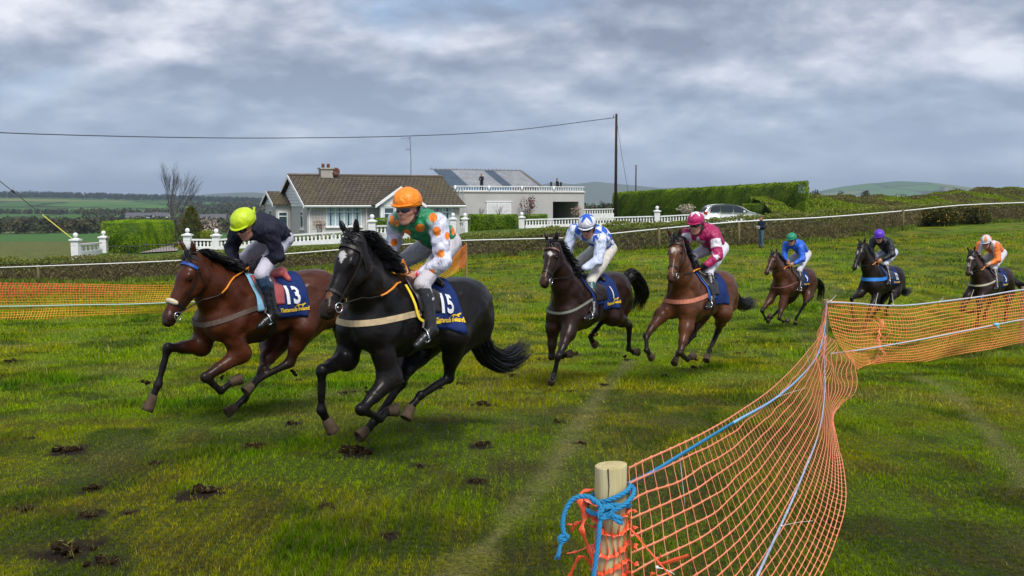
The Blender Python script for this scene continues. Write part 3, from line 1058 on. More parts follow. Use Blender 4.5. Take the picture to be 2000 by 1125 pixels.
def hair(spec, root):
    F = spec['F']; bv = spec['bvh']; poll = spec['poll']; A = spec['A']; hd = spec['hd']
    r = random.Random(5)
    hm = coat('horse_hair', .42, .35)
    cols = np.array(spec.get('hair', (.006, .0055, .006)))
    # crest curve found on the body
    c0 = np.array([.42, 0, .26]); c1 = np.array([.50, 0, .20]) * .55 + poll * .45 + np.array([-.03, 0, .05])
    crest = spline([c0, c1, poll - A[0] * .02], 12)
    nrm = unit(np.cross(np.array([0, 1., 0]), unit(poll - c0)))
    if nrm @ np.array([-1, 0, 1.]) < 0: nrm = -nrm
    vs, fs, = [], []
    nl = spec.get('nhair', 900)
    flow = np.array([-1.0, 0, .10])
    for i in range(nl):
        t = r.random() ** .85
        q = t * (len(crest) - 1); k = int(q); p = crest[k] + (crest[min(k + 1, len(crest) - 1)] - crest[k]) * (q - k)
        st = p + nrm * .2 + np.array([0, r.uniform(-.016, .016), 0])
        hit = bv.ray_cast(Vector(st), Vector(-nrm), .4)
        if hit[0] is None: continue
        b = np.array(hit[0]) - nrm * .008
        L = r.uniform(.08, .17) * (1 + .35 * math.sin(t * 3)) * spec.get('mane', 1.0)
        sd = r.choice((-1, 1)) if r.random() < .4 else 1
        d = unit(nrm * r.uniform(.5, 1.0) + flow * r.uniform(.5, 1.2) + np.array([0, sd * r.uniform(.1, .55), 0]))
        pts = [b]; pp = b.copy(); dd = d.copy()
        for s_ in range(5):
            pp = pp + dd * L / 5; pts.append(pp.copy())
            dd = unit(dd + flow * .20 + np.array([0, sd * .14 + r.uniform(-.1, .1), -.30 + r.uniform(-.1, .1)]))
        lock(vs, fs, pts, r.uniform(.003, .008), unit(np.cross(dd, np.array([r.uniform(-1, 1), r.uniform(-1, 1), r.uniform(-1, 1)]))))
    # forelock
    for i in range(nl // 9):
        b = hd(-.01 + r.uniform(-.02, .02), r.uniform(-.03, .03), .07)
        pts = [b]; pp = b.copy(); dd = unit(A[2] * r.uniform(.25, .5) - A[0] * r.uniform(-.9, .9) + A[1] * r.uniform(-.6, .6))
        for s_ in range(5):
            pp = pp + dd * r.uniform(.018, .03); pts.append(pp.copy()); dd = unit(dd + flow * .25 - A[2] * .3 + np.array([0, r.uniform(-.2, .2), -.1]))
        lock(vs, fs, pts, r.uniform(.003, .006), unit(np.cross(dd, np.array([r.uniform(-1, 1), r.uniform(-1, 1), 0.3]))))
    link_mesh('mane', vs, fs, hm, root, True, np.tile(cols, (len(vs), 1)))
    # tail
    tp = spec['tail']
    dock = np.array([-.86, 0, .13])
    pts = [np.array([-.80, 0, .16]), dock]
    Ls = spec.get('taill', [.22] * (len(tp)))
    par = dock; tail_v = spec.get('tailv', 0.0)
    for (x_, y_), L in zip(tp, Ls):
        q = F.solve(x_, y_, par, L, tail_v, .5); pts.append(q); par = q
    cur = spline(pts, 6); n = len(cur)
    vs, fs = [], []
    S = SDF()
    rr = lambda t: (.034 + .045 * math.sin(min(1, t * 1.5) * PI * .6)) * spec.get('tailw', 1.0)
    m2 = int(n * .72)
    for i in range(m2 - 1):
        S.rc(cur[i], cur[i + 1], rr(i / n) * (1 - .5 * i / m2) * .8, rr((i + 1) / n) * (1 - .5 * (i + 1) / m2) * .8, cols, .02)
    v_, q_, c_ = S.mesh(max(spec['h'], .012), wr=(.004, 60))
    tl = link_mesh('tail', v_, q_, hm, root, True, c_)
    for i in range(nl):
        t0 = r.random() ** .7 * .8; i0 = int(t0 * (n - 1)); a = r.uniform(0, 2 * PI); rad = rr(t0) * r.uniform(.5, 1.05)
        span = r.randint(int(n * .3), int(n * .62))
        side = np.array([0, 1., 0]); pl = []
        wob = r.uniform(-.5, .5); fan = r.uniform(.9, 1.7)
        for j in range(i0, min(n, i0 + span)):
            tg = unit(cur[min(j + 1, n - 1)] - cur[max(j - 1, 0)]); bn_ = unit(np.cross(tg, side)); sf = 1 + (fan - 1) * (j - i0) / span
            pl.append(cur[j] + (side * math.cos(a + wob * (j - i0) / span) + bn_ * math.sin(a + wob * (j - i0) / span)) * rad * sf)
        if i0 + span > n:
            e = pl[-1]; dr = unit(cur[-1] - cur[-4]) * .05
            for q in range(r.randint(1, 3)): e = e + dr + np.array([r.uniform(-.012, .012) for _ in range(3)]); pl.append(e)
        if len(pl) > 2: lock(vs, fs, pl, r.uniform(.003, .007), unit(np.array([r.uniform(-1, 1), r.uniform(-1, 1), r.uniform(-1, 1)])))
    link_mesh('hair_strands', vs, fs, hm, tl, True, np.tile(cols, (len(vs), 1)))


BAY = dict(coat=(.125, .036, .012), dark=(.012, .008, .007), mealy=(.10, .035, .015))
HORSES = {}


def Hh(key, **k): HORSES[key] = k


Hh('15', F=Frame(816, 616, 8.7, 52, 5.5), coat=(.0085, .0065, .006), dark=(.005, .0042, .0045), mealy=(.05, .022, .012), h=.014,
   poll=(692, 474), muz=(629, 608), hl=.60, hz=1.1, ears=[((721, 443), None), ((669.6, 448), None)], rough=.36, spec=.12, coatmat='black_coat',
   LF=[(762, 738), (706, 800), (742, 816), (757, 803), (778, 800)], RF=[(676, 700), (628, 724), (627, 800), (637, 818), (653, 846)],
   LH=[(888, 655), (876, 738), (822, 772), (803, 794), (791, 820)], RH=[(803, 690), (783, 748), (733, 822), (717, 840), (698, 855)],
   tail=[(934, 645), (948, 690), (982, 707), (1012, 690)], taill=[.18, .24, .22, .2], hair=(.006, .006, .008), nhair=1500, mane=1.15, tailw=1.1,
   marks=[((667, 501), 5, 10, (.6, .58, .56)), ((672, 497), 4, 7, (.6, .58, .56)), ((641, 574), 8, 9, (.16, .07, .03))],
   label='nearly black racehorse with a small white star, galloping in front with cloth number 15')
Hh('13', F=Frame(527, 598, 10.2, 50, 0.5), coat=(.085, .021, .006), dark=(.010, .007, .006), mealy=(.07, .022, .010), h=.014,
   poll=(378, 508), muz=(319, 624), hl=.60, hz=1.1, ears=[((413, 487), None), ((357, 479.5), None)],
   LF=[(470, 690), (400, 738), (432, 764), (450, 748), (474, 738)], RF=[(392, 676), (328, 680), (308, 752), (300, 772), (286, 806)],
   LH=[(592, 640), (566, 709), (501, 742), (492, 752), (477, 767)], RH=[(532, 672), (514, 722), (478, 778), (460, 795), (440, 808)],
   tail=[(660, 600), (668, 640), (676, 670)], taill=[.15, .2, .2], nhair=1300,
   marks=[],
   label='bright bay racehorse with black legs and blue browband, leftmost of the field, cloth number 13')
Hh('1', F=Frame(1152, 588, 13.5, 54, -1.5), coat=(.026, .0095, .0055), dark=(.009, .007, .007), mealy=(.10, .04, .02), h=.016,
   poll=(1081, 481), muz=(1060, 550), ears=[((1105, 472), None), ((1069, 469), None)],
   LF=[(1110, 650), (1091, 696), (1081, 733), (1078.5, 740), (1076, 748)], RF=[(1080, 640), (1077, 697), (1097, 696), (1105, 693), (1116, 690)],
   LH=[(1196, 618), (1229, 637), (1228, 682), (1236, 687), (1249, 688)], RH=[(1184, 600), (1178, 626), (1153, 657), (1157, 667), (1164, 675)],
   tail=[(1232, 537), (1246, 550), (1254, 572), (1248, 592)], taill=[.14, .18, .2, .2], nhair=900, tailw=1.15,
   marks=[((1074, 495), 5, 4.5, (.6, .58, .55)), ((1062, 534), 5, 6, (.14, .06, .03))],
   label='dark brown racehorse with a white star and raised black tail, ridden in blue checks')
Hh('M', F=Frame(1369, 579, 14.15, 54, 2), coat=(.125, .042, .014), dark=(.014, .009, .007), mealy=(.15, .065, .03), h=.016,
   poll=(1322, 472), muz=(1309, 542), ears=[((1341, 459), None), ((1300, 464), None)],
   LF=[(1340, 640), (1328, 690), (1343, 702), (1348, 698), (1356, 694)], RF=[(1291, 616), (1262, 657), (1263, 684), (1268, 691), (1274, 700)],
   LH=[(1412, 612), (1403, 645), (1386, 684), (1382, 694), (1379, 706)], RH=[(1368, 612), (1352, 655), (1325, 690), (1320, 700), (1316, 712)],
   tail=[(1440, 588), (1452, 594), (1464, 592)], taill=[.16, .22, .22], nhair=900,
   marks=[((1315, 487), 4, 4, (.6, .5, .45)), ((1313, 491), 2.5, 4, (.6, .5, .45)), ((1310, 525), 8, 6, (.22, .10, .05))],
   label='light bay racehorse with an orange breast girth, ridden by the jockey in maroon')
Hh('9', F=Frame(1550, 552, 24.4, 46, 2), coat=(.085, .030, .012), dark=(.012, .008, .006), mealy=(.12, .05, .03), h=.024,
   poll=(1512, 499), muz=(1496, 531), ears=[((1525, 489.5), None), ((1502, 487.6), None)],
   LF=[(1529, 595), (1521, 622), (1530, 628), (1535, 627), (1541, 626)], RF=[(1504, 586), (1488, 607), (1495, 623), (1501, 619), (1506, 615)],
   LH=[(1578, 578), (1572, 593), (1555, 621), (1554, 627), (1553, 633)], RH=[(1545, 580), (1523, 604), (1507, 620), (1503, 625), (1499, 629)],
   tail=[(1598, 551), (1604, 564), (1603, 580)], taill=[.2, .24, .24], nhair=350,
   label='reddish bay racehorse galloping under the rider in royal blue')
Hh('12', F=Frame(1723, 548, 23.5, 46, 3), coat=(.015, .009, .007), dark=(.009, .007, .007), mealy=(.07, .03, .015), h=.024,
   poll=(1684, 480), muz=(1667, 523), ears=[((1694, 474), None), ((1681, 472), None)],
   LF=[(1711, 581), (1698, 606), (1692, 624), (1690, 632), (1686, 640)], RF=[(1680, 574), (1663, 583), (1664, 612), (1667, 620), (1671, 628)],
   LH=[(1748, 571), (1740, 587), (1730, 606), (1731, 611), (1732, 617)], RH=[(1723, 580), (1716, 602), (1704, 616), (1702, 620), (1698, 626)],
   tail=[(1762, 566), (1770, 571), (1777, 567)], taill=[.2, .24, .24], nhair=350,
   marks=[((1675, 493), 1.6, 4, (.6, .55, .5)), ((1664, 509), 1.6, 4, (.6, .55, .5))],
   label='very dark brown racehorse with a bright blue breast girth under the purple capped rider')
Hh('3', F=Frame(1935, 553, 23.2, 42, .5), coat=(.030, .014, .009), dark=(.009, .007, .007), mealy=(.08, .035, .02), h=.024,
   poll=(1899, 497), muz=(1890, 532), ears=[((1908, 491), None), ((1889, 492), None)],
   LF=[(1915, 585), (1912, 608), (1909, 625), (1909, 630), (1909, 636)], RF=[(1890, 578), (1878, 606), (1894, 610), (1898, 609), (1903, 608)],
   LH=[(1970, 575), (1968, 595), (1963, 614), (1963, 619), (1963, 626)], RH=[(1940, 575), (1932, 592), (1924, 611), (1923, 616), (1923, 622)],
   tail=[(1992, 556), (2002, 562), (2012, 560)], taill=[.2, .24, .24], nhair=350,
   marks=[((1896.5, 503), 3.5, 3, (.6, .56, .52)), ((1891, 518), 1.8, 4.5, (.6, .56, .52))],
   label='dark brown racehorse with two white face marks, last of the field, cloth number 3')
ONLY = None
for k_ in list(HORSES):
    if ONLY and k_ not in ONLY: HORSES.pop(k_); continue
    build_horse(HORSES[k_])

# ================================================================= tack
LEATHER = mat('dark_leather', (.018, .012, .010), .45, .4, noise=(30, .4))
STEEL = mat('bit_steel', (.6, .6, .6), .25, .5, metal=1)


def raycast(bv, o, d, L=3):
    h = bv.ray_cast(Vector(np.asarray(o, float)), Vector(unit(d)), L)
    return (np.array(h[0]), np.array(h[1])) if h[0] is not None else (None, None)


def head_ring(sp, t, a0, a1, n=24, tilt=0.0, off=.004, cd=-.05):
    """points round the head at length t; angle 0 = left side, 90 = forehead, -90 = throat"""
    hd, A = sp['hd'], sp['A']; pts, nr = [], []
    for i in range(n + 1):
        a = R(a0 + (a1 - a0) * i / n)
        d = A[1] * math.cos(a) + A[2] * math.sin(a) + A[0] * tilt * math.sin(a)
        c = hd(t, 0, cd)
        p, nn = raycast(sp['bvh'], c + unit(d) * .35, -d, .6)
        if p is None: continue
        nn = unit(d * .5 + nn * .5)
        pts.append(p + nn * off); nr.append(nn)
    return pts, nr


def head_pt(sp, t, l, d, off=.004):
    hd, A = sp['hd'], sp['A']
    s = 1 if l >= 0 else -1
    c = hd(t, 0, d)
    p, n = raycast(sp['bvh'], c + A[1] * s * .3, -A[1] * s, .5)
    if p is None: return hd(t, l, d), A[1] * s
    return p + n * off, n


def wrap_pt(sp, u, phi, off, w0=0.0):
    """point on the barrel at station u; phi 90 = spine, 0 = left flank"""
    d = np.array([0, math.cos(R(phi)), math.sin(R(phi))])
    c = np.array([u, 0, w0])
    p, n = raycast(sp['bvh'], c, d, 1.2)
    if p is None: p = c + d * .25; n = d
    n = unit(n * .5 + d * .5)
    return p + n * off, n


def wrap_patch(name, sp, m, u0, u1, p0, p1, off, nu=22, nv=22, shape=None, th=.008, parent=None, col=None, w0=0.0):
    """cloth panel draped round the barrel; shape(a,b)->(a,b) warps the unit square"""
    T, B = [], []; cols = []
    for i in range(nu + 1):
        for j in range(nv + 1):
            a, b = i / nu, j / nv
            if shape: a2, b2 = shape(a, b)
            else: a2, b2 = a, b
            p, n = wrap_pt(sp, u0 + (u1 - u0) * a2, p0 + (p1 - p0) * b2, off, w0)
            p = p + n * .006 * math.sin(a * 9 + b * 7) * math.sin(b * 5 + 1)
            T.append(p + n * th); B.append(p)
            if col: cols.append(col(a, b))
    nn = (nu + 1) * (nv + 1)
    f = grid_faces(nu + 1, nv + 1)
    edge = [i * (nv + 1) for i in range(nu + 1)] + [nu * (nv + 1) + j for j in range(1, nv + 1)] + [i * (nv + 1) + nv for i in range(nu - 1, -1, -1)] + [j for j in range(nv - 1, 0, -1)]
    fs = [tuple(q) for q in f] + [tuple(q[::-1] + nn) for q in f]
    for a, b in zip(edge, edge[1:] + edge[:1]): fs.append((a, b, b + nn, a + nn))
    return link_mesh(name, T + B, fs, m, parent, True, cols=(np.array(cols + cols) if col else None))


def text_mesh(txt, size, res=3):
    cu = bpy.data.curves.new('t', 'FONT'); cu.body = txt; cu.size = size; cu.resolution_u = res
    cu.offset = size * .034
    o = bpy.data.objects.new('t', cu); COL.objects.link(o)
    dg = bpy.context.evaluated_depsgraph_get()
    me = bpy.data.meshes.new_from_object(o.evaluated_get(dg))
    bm = bmesh.new(); bm.from_mesh(me)
    bmesh.ops.triangulate(bm, faces=bm.faces[:])
    for _ in range(2):
        le = [e for e in bm.edges if e.calc_length() > size * .12]
        if le: bmesh.ops.subdivide_edges(bm, edges=le, cuts=1); bmesh.ops.triangulate(bm, faces=bm.faces[:])
    v = np.array([v.co[:] for v in bm.verts]); f = [[x.index for x in q.verts] for q in bm.faces]
    bm.free(); bpy.data.objects.remove(o); bpy.data.curves.remove(cu); bpy.data.meshes.remove(me)
    return v, f


def text_on_barrel(name, sp, v, f, u0, phi0, m, off, parent, rad=.27, side=1, slant=0.0):
    """text plane: x runs towards the tail on the left side, y up"""
    out = []
    for x, y, z in v:
        u = u0 - x + slant * y; ph = phi0 + math.degrees(y / rad)
        p, n = wrap_pt(sp, u, ph if side == 1 else 180 - ph, off)
        out.append(p)
    return link_mesh(name, out, f, m, parent, False)


NAVY = mat('number_cloth_navy', (.010, .030, .145), .75, .2, noise=(9, .35), bump=(9, .8, .03))
WHITE_INK = mat('white_numerals', (.72, .73, .76), .7, .2)
YEL_INK = mat('yellow_print', (.75, .50, .03), .7, .2)


def tack(sp, o):
    root, F, hd, A, kk = sp['root'], sp['F'], sp['hd'], sp['A'], sp['kk']
    fine = sp['h'] < .02
    # bridle
    br = MB()
    nbm = MB()
    bt = 0.072
    p, n = head_ring(sp, .40 * kk, -180, 180, 28)
    ribbon(br, p + p[:1], n + n[:1], .022, .005)                                       # noseband
    for sg in (1, -1):
        tl = [head_pt(sp, tt, sg, dd) for tt, dd in ((.045, .02), (.10, -.04), (.17, -.060), (.26, -.070), (.34, -.075), (.42 * kk, -.07), (.475 * kk, -.072))]
        ribbon(br, [q[0] for q in tl], [q[1] for q in tl], .019, .005)
        tl = [head_pt(sp, tt, sg, dd) for tt, dd in ((.05, .0), (.10, -.08), (.15, -.15))]
        ribbon(br, [q[0] for q in tl], [q[1] for q in tl], .012, .004)
    p, n = head_ring(sp, -.005, 5, 175, 12, 0, .004, .0)
    ribbon(br, p, n, .026, .005)
    b_o = br.build('bridle', o.get('leather', LEATHER), root)
    p, n = head_ring(sp, bt, -5, 185, 16, 0, .006, -.01)
    ribbon(nbm, p, n, .026, .008)
    nbm.build('browband', o.get('browband', LEATHER), b_o)
    if o.get('sheepskin'):
        S = SDF(); p, n = head_ring(sp, .40 * kk, 40, 140, 8, 0, .006)
        for a_, b__ in zip(p[:-1], p[1:]): S.rc(a_, b__, .022, .022, (.6, .53, .38), .01)
        v_, q_, c_ = S.mesh(.007, wr=(.003, 150))
        link_mesh('sheepskin', v_, q_, mat('sheepskin', (.62, .55, .40), .95, .1, noise=(40, .3)), b_o, True)
    bits = []
    for sg in (1, -1):
        c, n_ = head_pt(sp, .485 * kk, sg, -.078)
        c = c + n_ * .01
        mb = MB(); e1 = A[0]; e2 = A[2]
        r_ = .036
        mb.tube([c + e1 * r_ * math.cos(q * PI / 10) + e2 * r_ * math.sin(q * PI / 10) for q in range(21)], .005, 6, False)
        mb.tube([c, c - n_ * .04], .007, 6)
        mb.build('bit_ring', STEEL, b_o, True)
        bits.append(c - A[0] * .03)
    sp['bits'] = bits
    # breast girth
    bc = o['breast']; pts, nr = [], []
    bw, bh = o.get('breastw', .045), o.get('breasth', -.02)
    for i in range(41):
        a = R(-100 + 200 * i / 40)
        cu_ = .30; d = np.array([math.cos(a), math.sin(a), 0.0])
        dz = o.get('breastsag', 0.0) * math.cos(a) ** 4 if abs(a) < PI / 2 else 0
        zc = bh - dz + .05 * (1 - math.cos(a))
        c = np.array([cu_, 0, zc])
        p, n_ = raycast(sp['bvh'], c, d, 1.5)
        if p is None: continue
        n_ = unit(n_ * .5 + d * .5)
        pts.append(p + n_ * .004); nr.append(n_)
    mb = MB(); ribbon(mb, pts, nr, bw, .006)
    mb.build('breast_girth', bc, root)
    # girth round the barrel
    mb = MB(); pts, nr = [], []
    for i in range(37):
        p, n_ = wrap_pt(sp, .16, -180 + 360 * i / 36, .004); pts.append(p); nr.append(n_)
    ribbon(mb, pts, nr, .07, .006); mb.build('girth', o.get('girth', LEATHER), root)
    # number cloth
    u0, u1 = .12, o.get('clothend', -.30)
    def shp(a, b):
        # rounded lower rear corner
        return a * (1 - .10 * max(0, abs(b - .5) * 2 - .75) * 4), b
    nc = wrap_patch('number_cloth', sp, NAVY, u0, u1, -19, 199, .010, 26 if fine else 14, 44 if fine else 24, shp, .006, root)
    if o.get('num'):
        v, f = text_mesh(o['num'], o.get('nums', .21))
        text_on_barrel('race_number', sp, v, f, o.get('numu', -.10), o.get('numphi', 9), WHITE_INK, .027, nc)
        v, f = text_mesh('Tattersalls Ireland', .05)
        v[:, 0] *= o.get('letw', .34) / v[:, 0].max()
        lp = o.get('numphi', 9)
        text_on_barrel('sponsor_lettering', sp, v, f, o.get('letu', .06), lp - 16, YEL_INK, .027, nc, slant=-.15)
        if fine:
            # small running-fox emblem
            fox = [(0, 0), (.03, .012), (.10, .012), (.13, .025), (.155, .022), (.145, .008), (.12, 0), (.125, -.018), (.108, -.018), (.1, -.002), (.05, -.002), (.035, -.02), (.02, -.02), (.025, -.004), (-.04, -.010)]
            fx = np.array([(x * .8, y * .8, 0) for x, y in fox])
            text_on_barrel('emblem', sp, fx, [tuple(range(len(fox)))], o.get('letu', .06) - .20, lp - 5.0, YEL_INK, .028, nc)
    if o.get('pad'):
        wrap_patch('weight_cloth', sp, o['pad'], .34, .13, -2, 182, .012, 10, 36, None, .006, root)
    # saddle: seat with raised cantle + flaps
    S = SDF()
    def sp_(u, ph, off): return wrap_pt(sp, u, ph, off)[0]
    sc_ = o.get('saddlecol', (.02, .013, .011))
    S.rc(sp_(.20, 90, .045), sp_(.02, 90, .030), .035, .05, sc_, .03)
    S.rc(sp_(.02, 90, .030), sp_(-.16, 90, .055), .05, .055, sc_, .03)
    for sg in (1, -1):
        S.rc(sp_(-.16, 90, .055), sp_(-.12, 90 - 28 * sg, .035), .04, .03, sc_, .03)
        S.rc(sp_(.20, 90, .045), sp_(.16, 90 - 25 * sg, .03), .03, .028, sc_, .03)
    v_, q_, c_ = S.mesh(.012)
    sdl = link_mesh('saddle', v_, q_, mat('saddle_' + o.get('sadn', 'black'), sc_, .4, .4, noise=(20, .3)), root, True)
    for sg in (1, -1):
        a, b = (75, 8) if sg == 1 else (105, 172)
        wrap_patch('saddle_flap', sp, mat('flap_' + o.get('flapn', 'black'), o.get('flapcol', (.02, .014, .012)), .35, .4, noise=(20, .3)), .30, .02, a, b, .022, 10, 14, lambda a_, b_: (.5 + (a_ - .5) * (1 - .5 * max(0, b_ - .6) ** 1.2), b_), .006, sdl)
        if o.get('edge'):
            pts, nr = [], []
            for q in ((.33, 60), (.33, 40), (.32, 20), (.30, 2), (.24, -6), (.14, -8), (.04, -7)):
                p, n_ = wrap_pt(sp, q[0], q[1] if sg == 1 else 180 - q[1], .022); pts.append(p); nr.append(n_)
            mb = MB(); ribbon(mb, spline(pts, 5), [unit(x) for x in spline(nr, 5)], .022, .006); mb.build('piping', o['edge'], sdl)


def c_(r, g, b): return (r, g, b)


TK = {
    '15': dict(clothend=-.25, letu=.10, letw=.33, nums=.20, breast=mat('cream_webbing', (.55, .42, .24), .8, noise=(20, .35)), breastsag=.05, num='15', numu=.06, numphi=9, edge=mat('yellow_piping', (.75, .55, .02), .6), breastw=.05, bh=.0),
    '13': dict(clothend=-.28, letu=.10, letw=.36, nums=.225, breast=mat('brown_webbing', (.10, .065, .045), .6, noise=(20, .4)), breastsag=.10, num='13', numu=.05, numphi=9, browband=mat('blue_browband', (.012, .06, .30), .5), sheepskin=True,
               saddlecol=(.50, .10, .10), sadn='pink', flapcol=(.42, .09, .09), flapn='pink', pad=mat('pale_blue_cloth', (.22, .48, .66), .8, noise=(12, .3))),
    '1': dict(breast=mat('grey_webbing', (.20, .21, .17), .8, noise=(20, .3)), breastsag=.10, num='1', numu=-.08, numphi=9, breastw=.03, browband=mat('brown_leather', (.10, .045, .03), .5), pad=NAVY, breasth=.03),
    'M': dict(breast=mat('orange_webbing', (.58, .20, .12), .8, noise=(20, .3)), breastsag=.04, numu=-.08, numphi=9, breastw=.055, breasth=0.0, pad=mat('royal_cloth', (.015, .06, .28), .7)),
    '9': dict(breast=mat('maroon_webbing', (.16, .06, .05), .7), breastsag=.08, num='9', numu=-.08, numphi=9, breastw=.03),
    '12': dict(breast=mat('blue_webbing', (.02, .20, .62), .7), breastsag=.0, num='12', numu=-.04, numphi=9, breastw=.075, pad=mat('royal_cloth'), breasth=0.03),
    '3': dict(breast=mat('pale_webbing', (.42, .38, .28), .8), breastsag=.06, num='3', numu=-.08, numphi=9, breastw=.04, breasth=0.04),
}
for k_ in HORSES: tack(HORSES[k_], TK[k_])

# ================================================================= riders and people
def wrinkle_mat(name, rough=.45, spec=.4, bs=.35, sheen=0.0, scale=9):
    if name in MATS: return MATS[name]
    m = bpy.data.materials.new(name); m.use_nodes = True
    t = NT(m.node_tree)
    o = t.n('ShaderNodeOutputMaterial'); b = t.n('ShaderNodeBsdfPrincipled'); t.l(b.outputs[0], o.inputs[0])
    a = t.n('ShaderNodeAttribute', attribute_name='Col'); tcn = t.n('ShaderNodeTexCoord')
    t.l(a.outputs['Color'], b.inputs['Base Color'])
    b.inputs['Roughness'].default_value = rough; b.inputs['Specular IOR Level'].default_value = spec
    b.inputs['Sheen Weight'].default_value = sheen
    wv = t.noise(t.mapping(tcn.outputs['Object'], scale=(1, 1, .6)), scale, 4, .55, 1.6)
    bn = t.n('ShaderNodeBump'); bn.inputs['Strength'].default_value = bs; bn.inputs['Distance'].default_value = .03
    t.l(wv, bn.inputs['Height']); t.l(bn.outputs[0], b.inputs['Normal'])
    MATS[name] = m
    return m


SKIN = wrinkle_mat('skin', .5, .35, .05)
SILK = wrinkle_mat('silk', .36, .4, .9, scale=12)
CLOTH = wrinkle_mat('cloth', .75, .25, .8, scale=11)
BOOT = wrinkle_mat('boot_leather', .25, .5, .25, scale=16)
SK = np.array([.48, .24, .165])


def build_head(S, c, Fd, Up, sk=SK, k=1.0):
    A = np.array([unit(Fd), unit(np.cross(Up, Fd)), 0 * Fd]); A[2] = unit(np.cross(A[0], A[1]))
    p = lambda f, l, u: c + (A[0] * f + A[1] * l + A[2] * u) * k
    lip = np.array([.40, .14, .12]); dk = sk * .75
    S.el(p(-.01, 0, .035), A, np.array([.098, .076, .095]) * k, sk, .02)
    S.el(p(.025, 0, -.045), A, np.array([.068, .060, .080]) * k, sk, .03)
    S.rc(p(.060, 0, -.112), p(.064, 0, -.108), .022 * k, .020 * k, sk, .02)
    S.rc(p(.082, 0, .012), p(.106, 0, -.030), .009 * k, .013 * k, sk, .010)
    S.rc(p(.098, -.010, -.034), p(.098, .010, -.034), .009 * k, .009 * k, sk * .9, .006)
    S.rc(p(.086, -.018, -.066), p(.086, .018, -.066), .0075 * k, .0075 * k, lip, .006)
    S.rc(p(.080, -.014, -.076), p(.080, .014, -.076), .0085 * k, .0085 * k, lip, .006)
    for sg in (1, -1):
        S.rc(p(.060, .042 * sg, -.028), p(.035, .058 * sg, -.02), .020 * k, .018 * k, sk * np.array([1.05, .9, .9]), .02)
        S.rc(p(.0, .055 * sg, -.07), p(.045, .025 * sg, -.105), .020 * k, .02 * k, sk, .02)
        S.rc(p(.082, .014 * sg, .024), p(.070, .046 * sg, .024), .009 * k, .009 * k, sk * .8, .008)
        S.el(p(-.008, .078 * sg, -.012), A, np.array([.018, .008, .030]) * k, sk * np.array([1.1, .8, .8]), .006)
    return A, p


def hand(S, w, kdir, out, palm, sk, curl=1.0, scale=1.0):
    """fist closed on a rein: w wrist, kdir wrist->knuckles, out = towards thumb side, palm = direction the palm faces"""
    kdir, out = unit(kdir), unit(out - (out @ unit(kdir)) * unit(kdir)); palm = unit(palm - (palm @ kdir) * kdir - (palm @ out) * out)
    s = scale
    S.el(w + kdir * .045 * s, np.array([kdir, out, palm]), np.array([.052, .040, .019]) * s, sk, .012)
    for i, (off, ln) in enumerate([(.030, 1.0), (.010, 1.08), (-.010, 1.0), (-.029, .85)]):
        k0 = w + kdir * .082 * s + out * off * s
        k1 = k0 + (kdir * .55 + palm * .75) * .034 * ln * s
        k2 = k1 + (-kdir * .35 + palm * .55) * .026 * ln * s
        k3 = k2 + (-kdir * .9 - palm * .10) * .020 * ln * s
        S.rc(k0, k1, .0105 * s, .0095 * s, sk, .002)
        S.rc(k1, k2, .0095 * s, .009 * s, sk * .97, .002)
        S.rc(k2, k3, .009 * s, .008 * s, sk * .95, .002)
    t0 = w + kdir * .022 * s + out * .028 * s
    t1 = t0 + (kdir * .6 + out * .45 + palm * .5) * .034 * s
    t2 = t1 + (kdir * .6 - out * .45 + palm * .5) * .028 * s
    S.rc(t0, t1, .014 * s, .011 * s, sk, .006); S.rc(t1, t2, .011 * s, .009 * s, sk, .003)


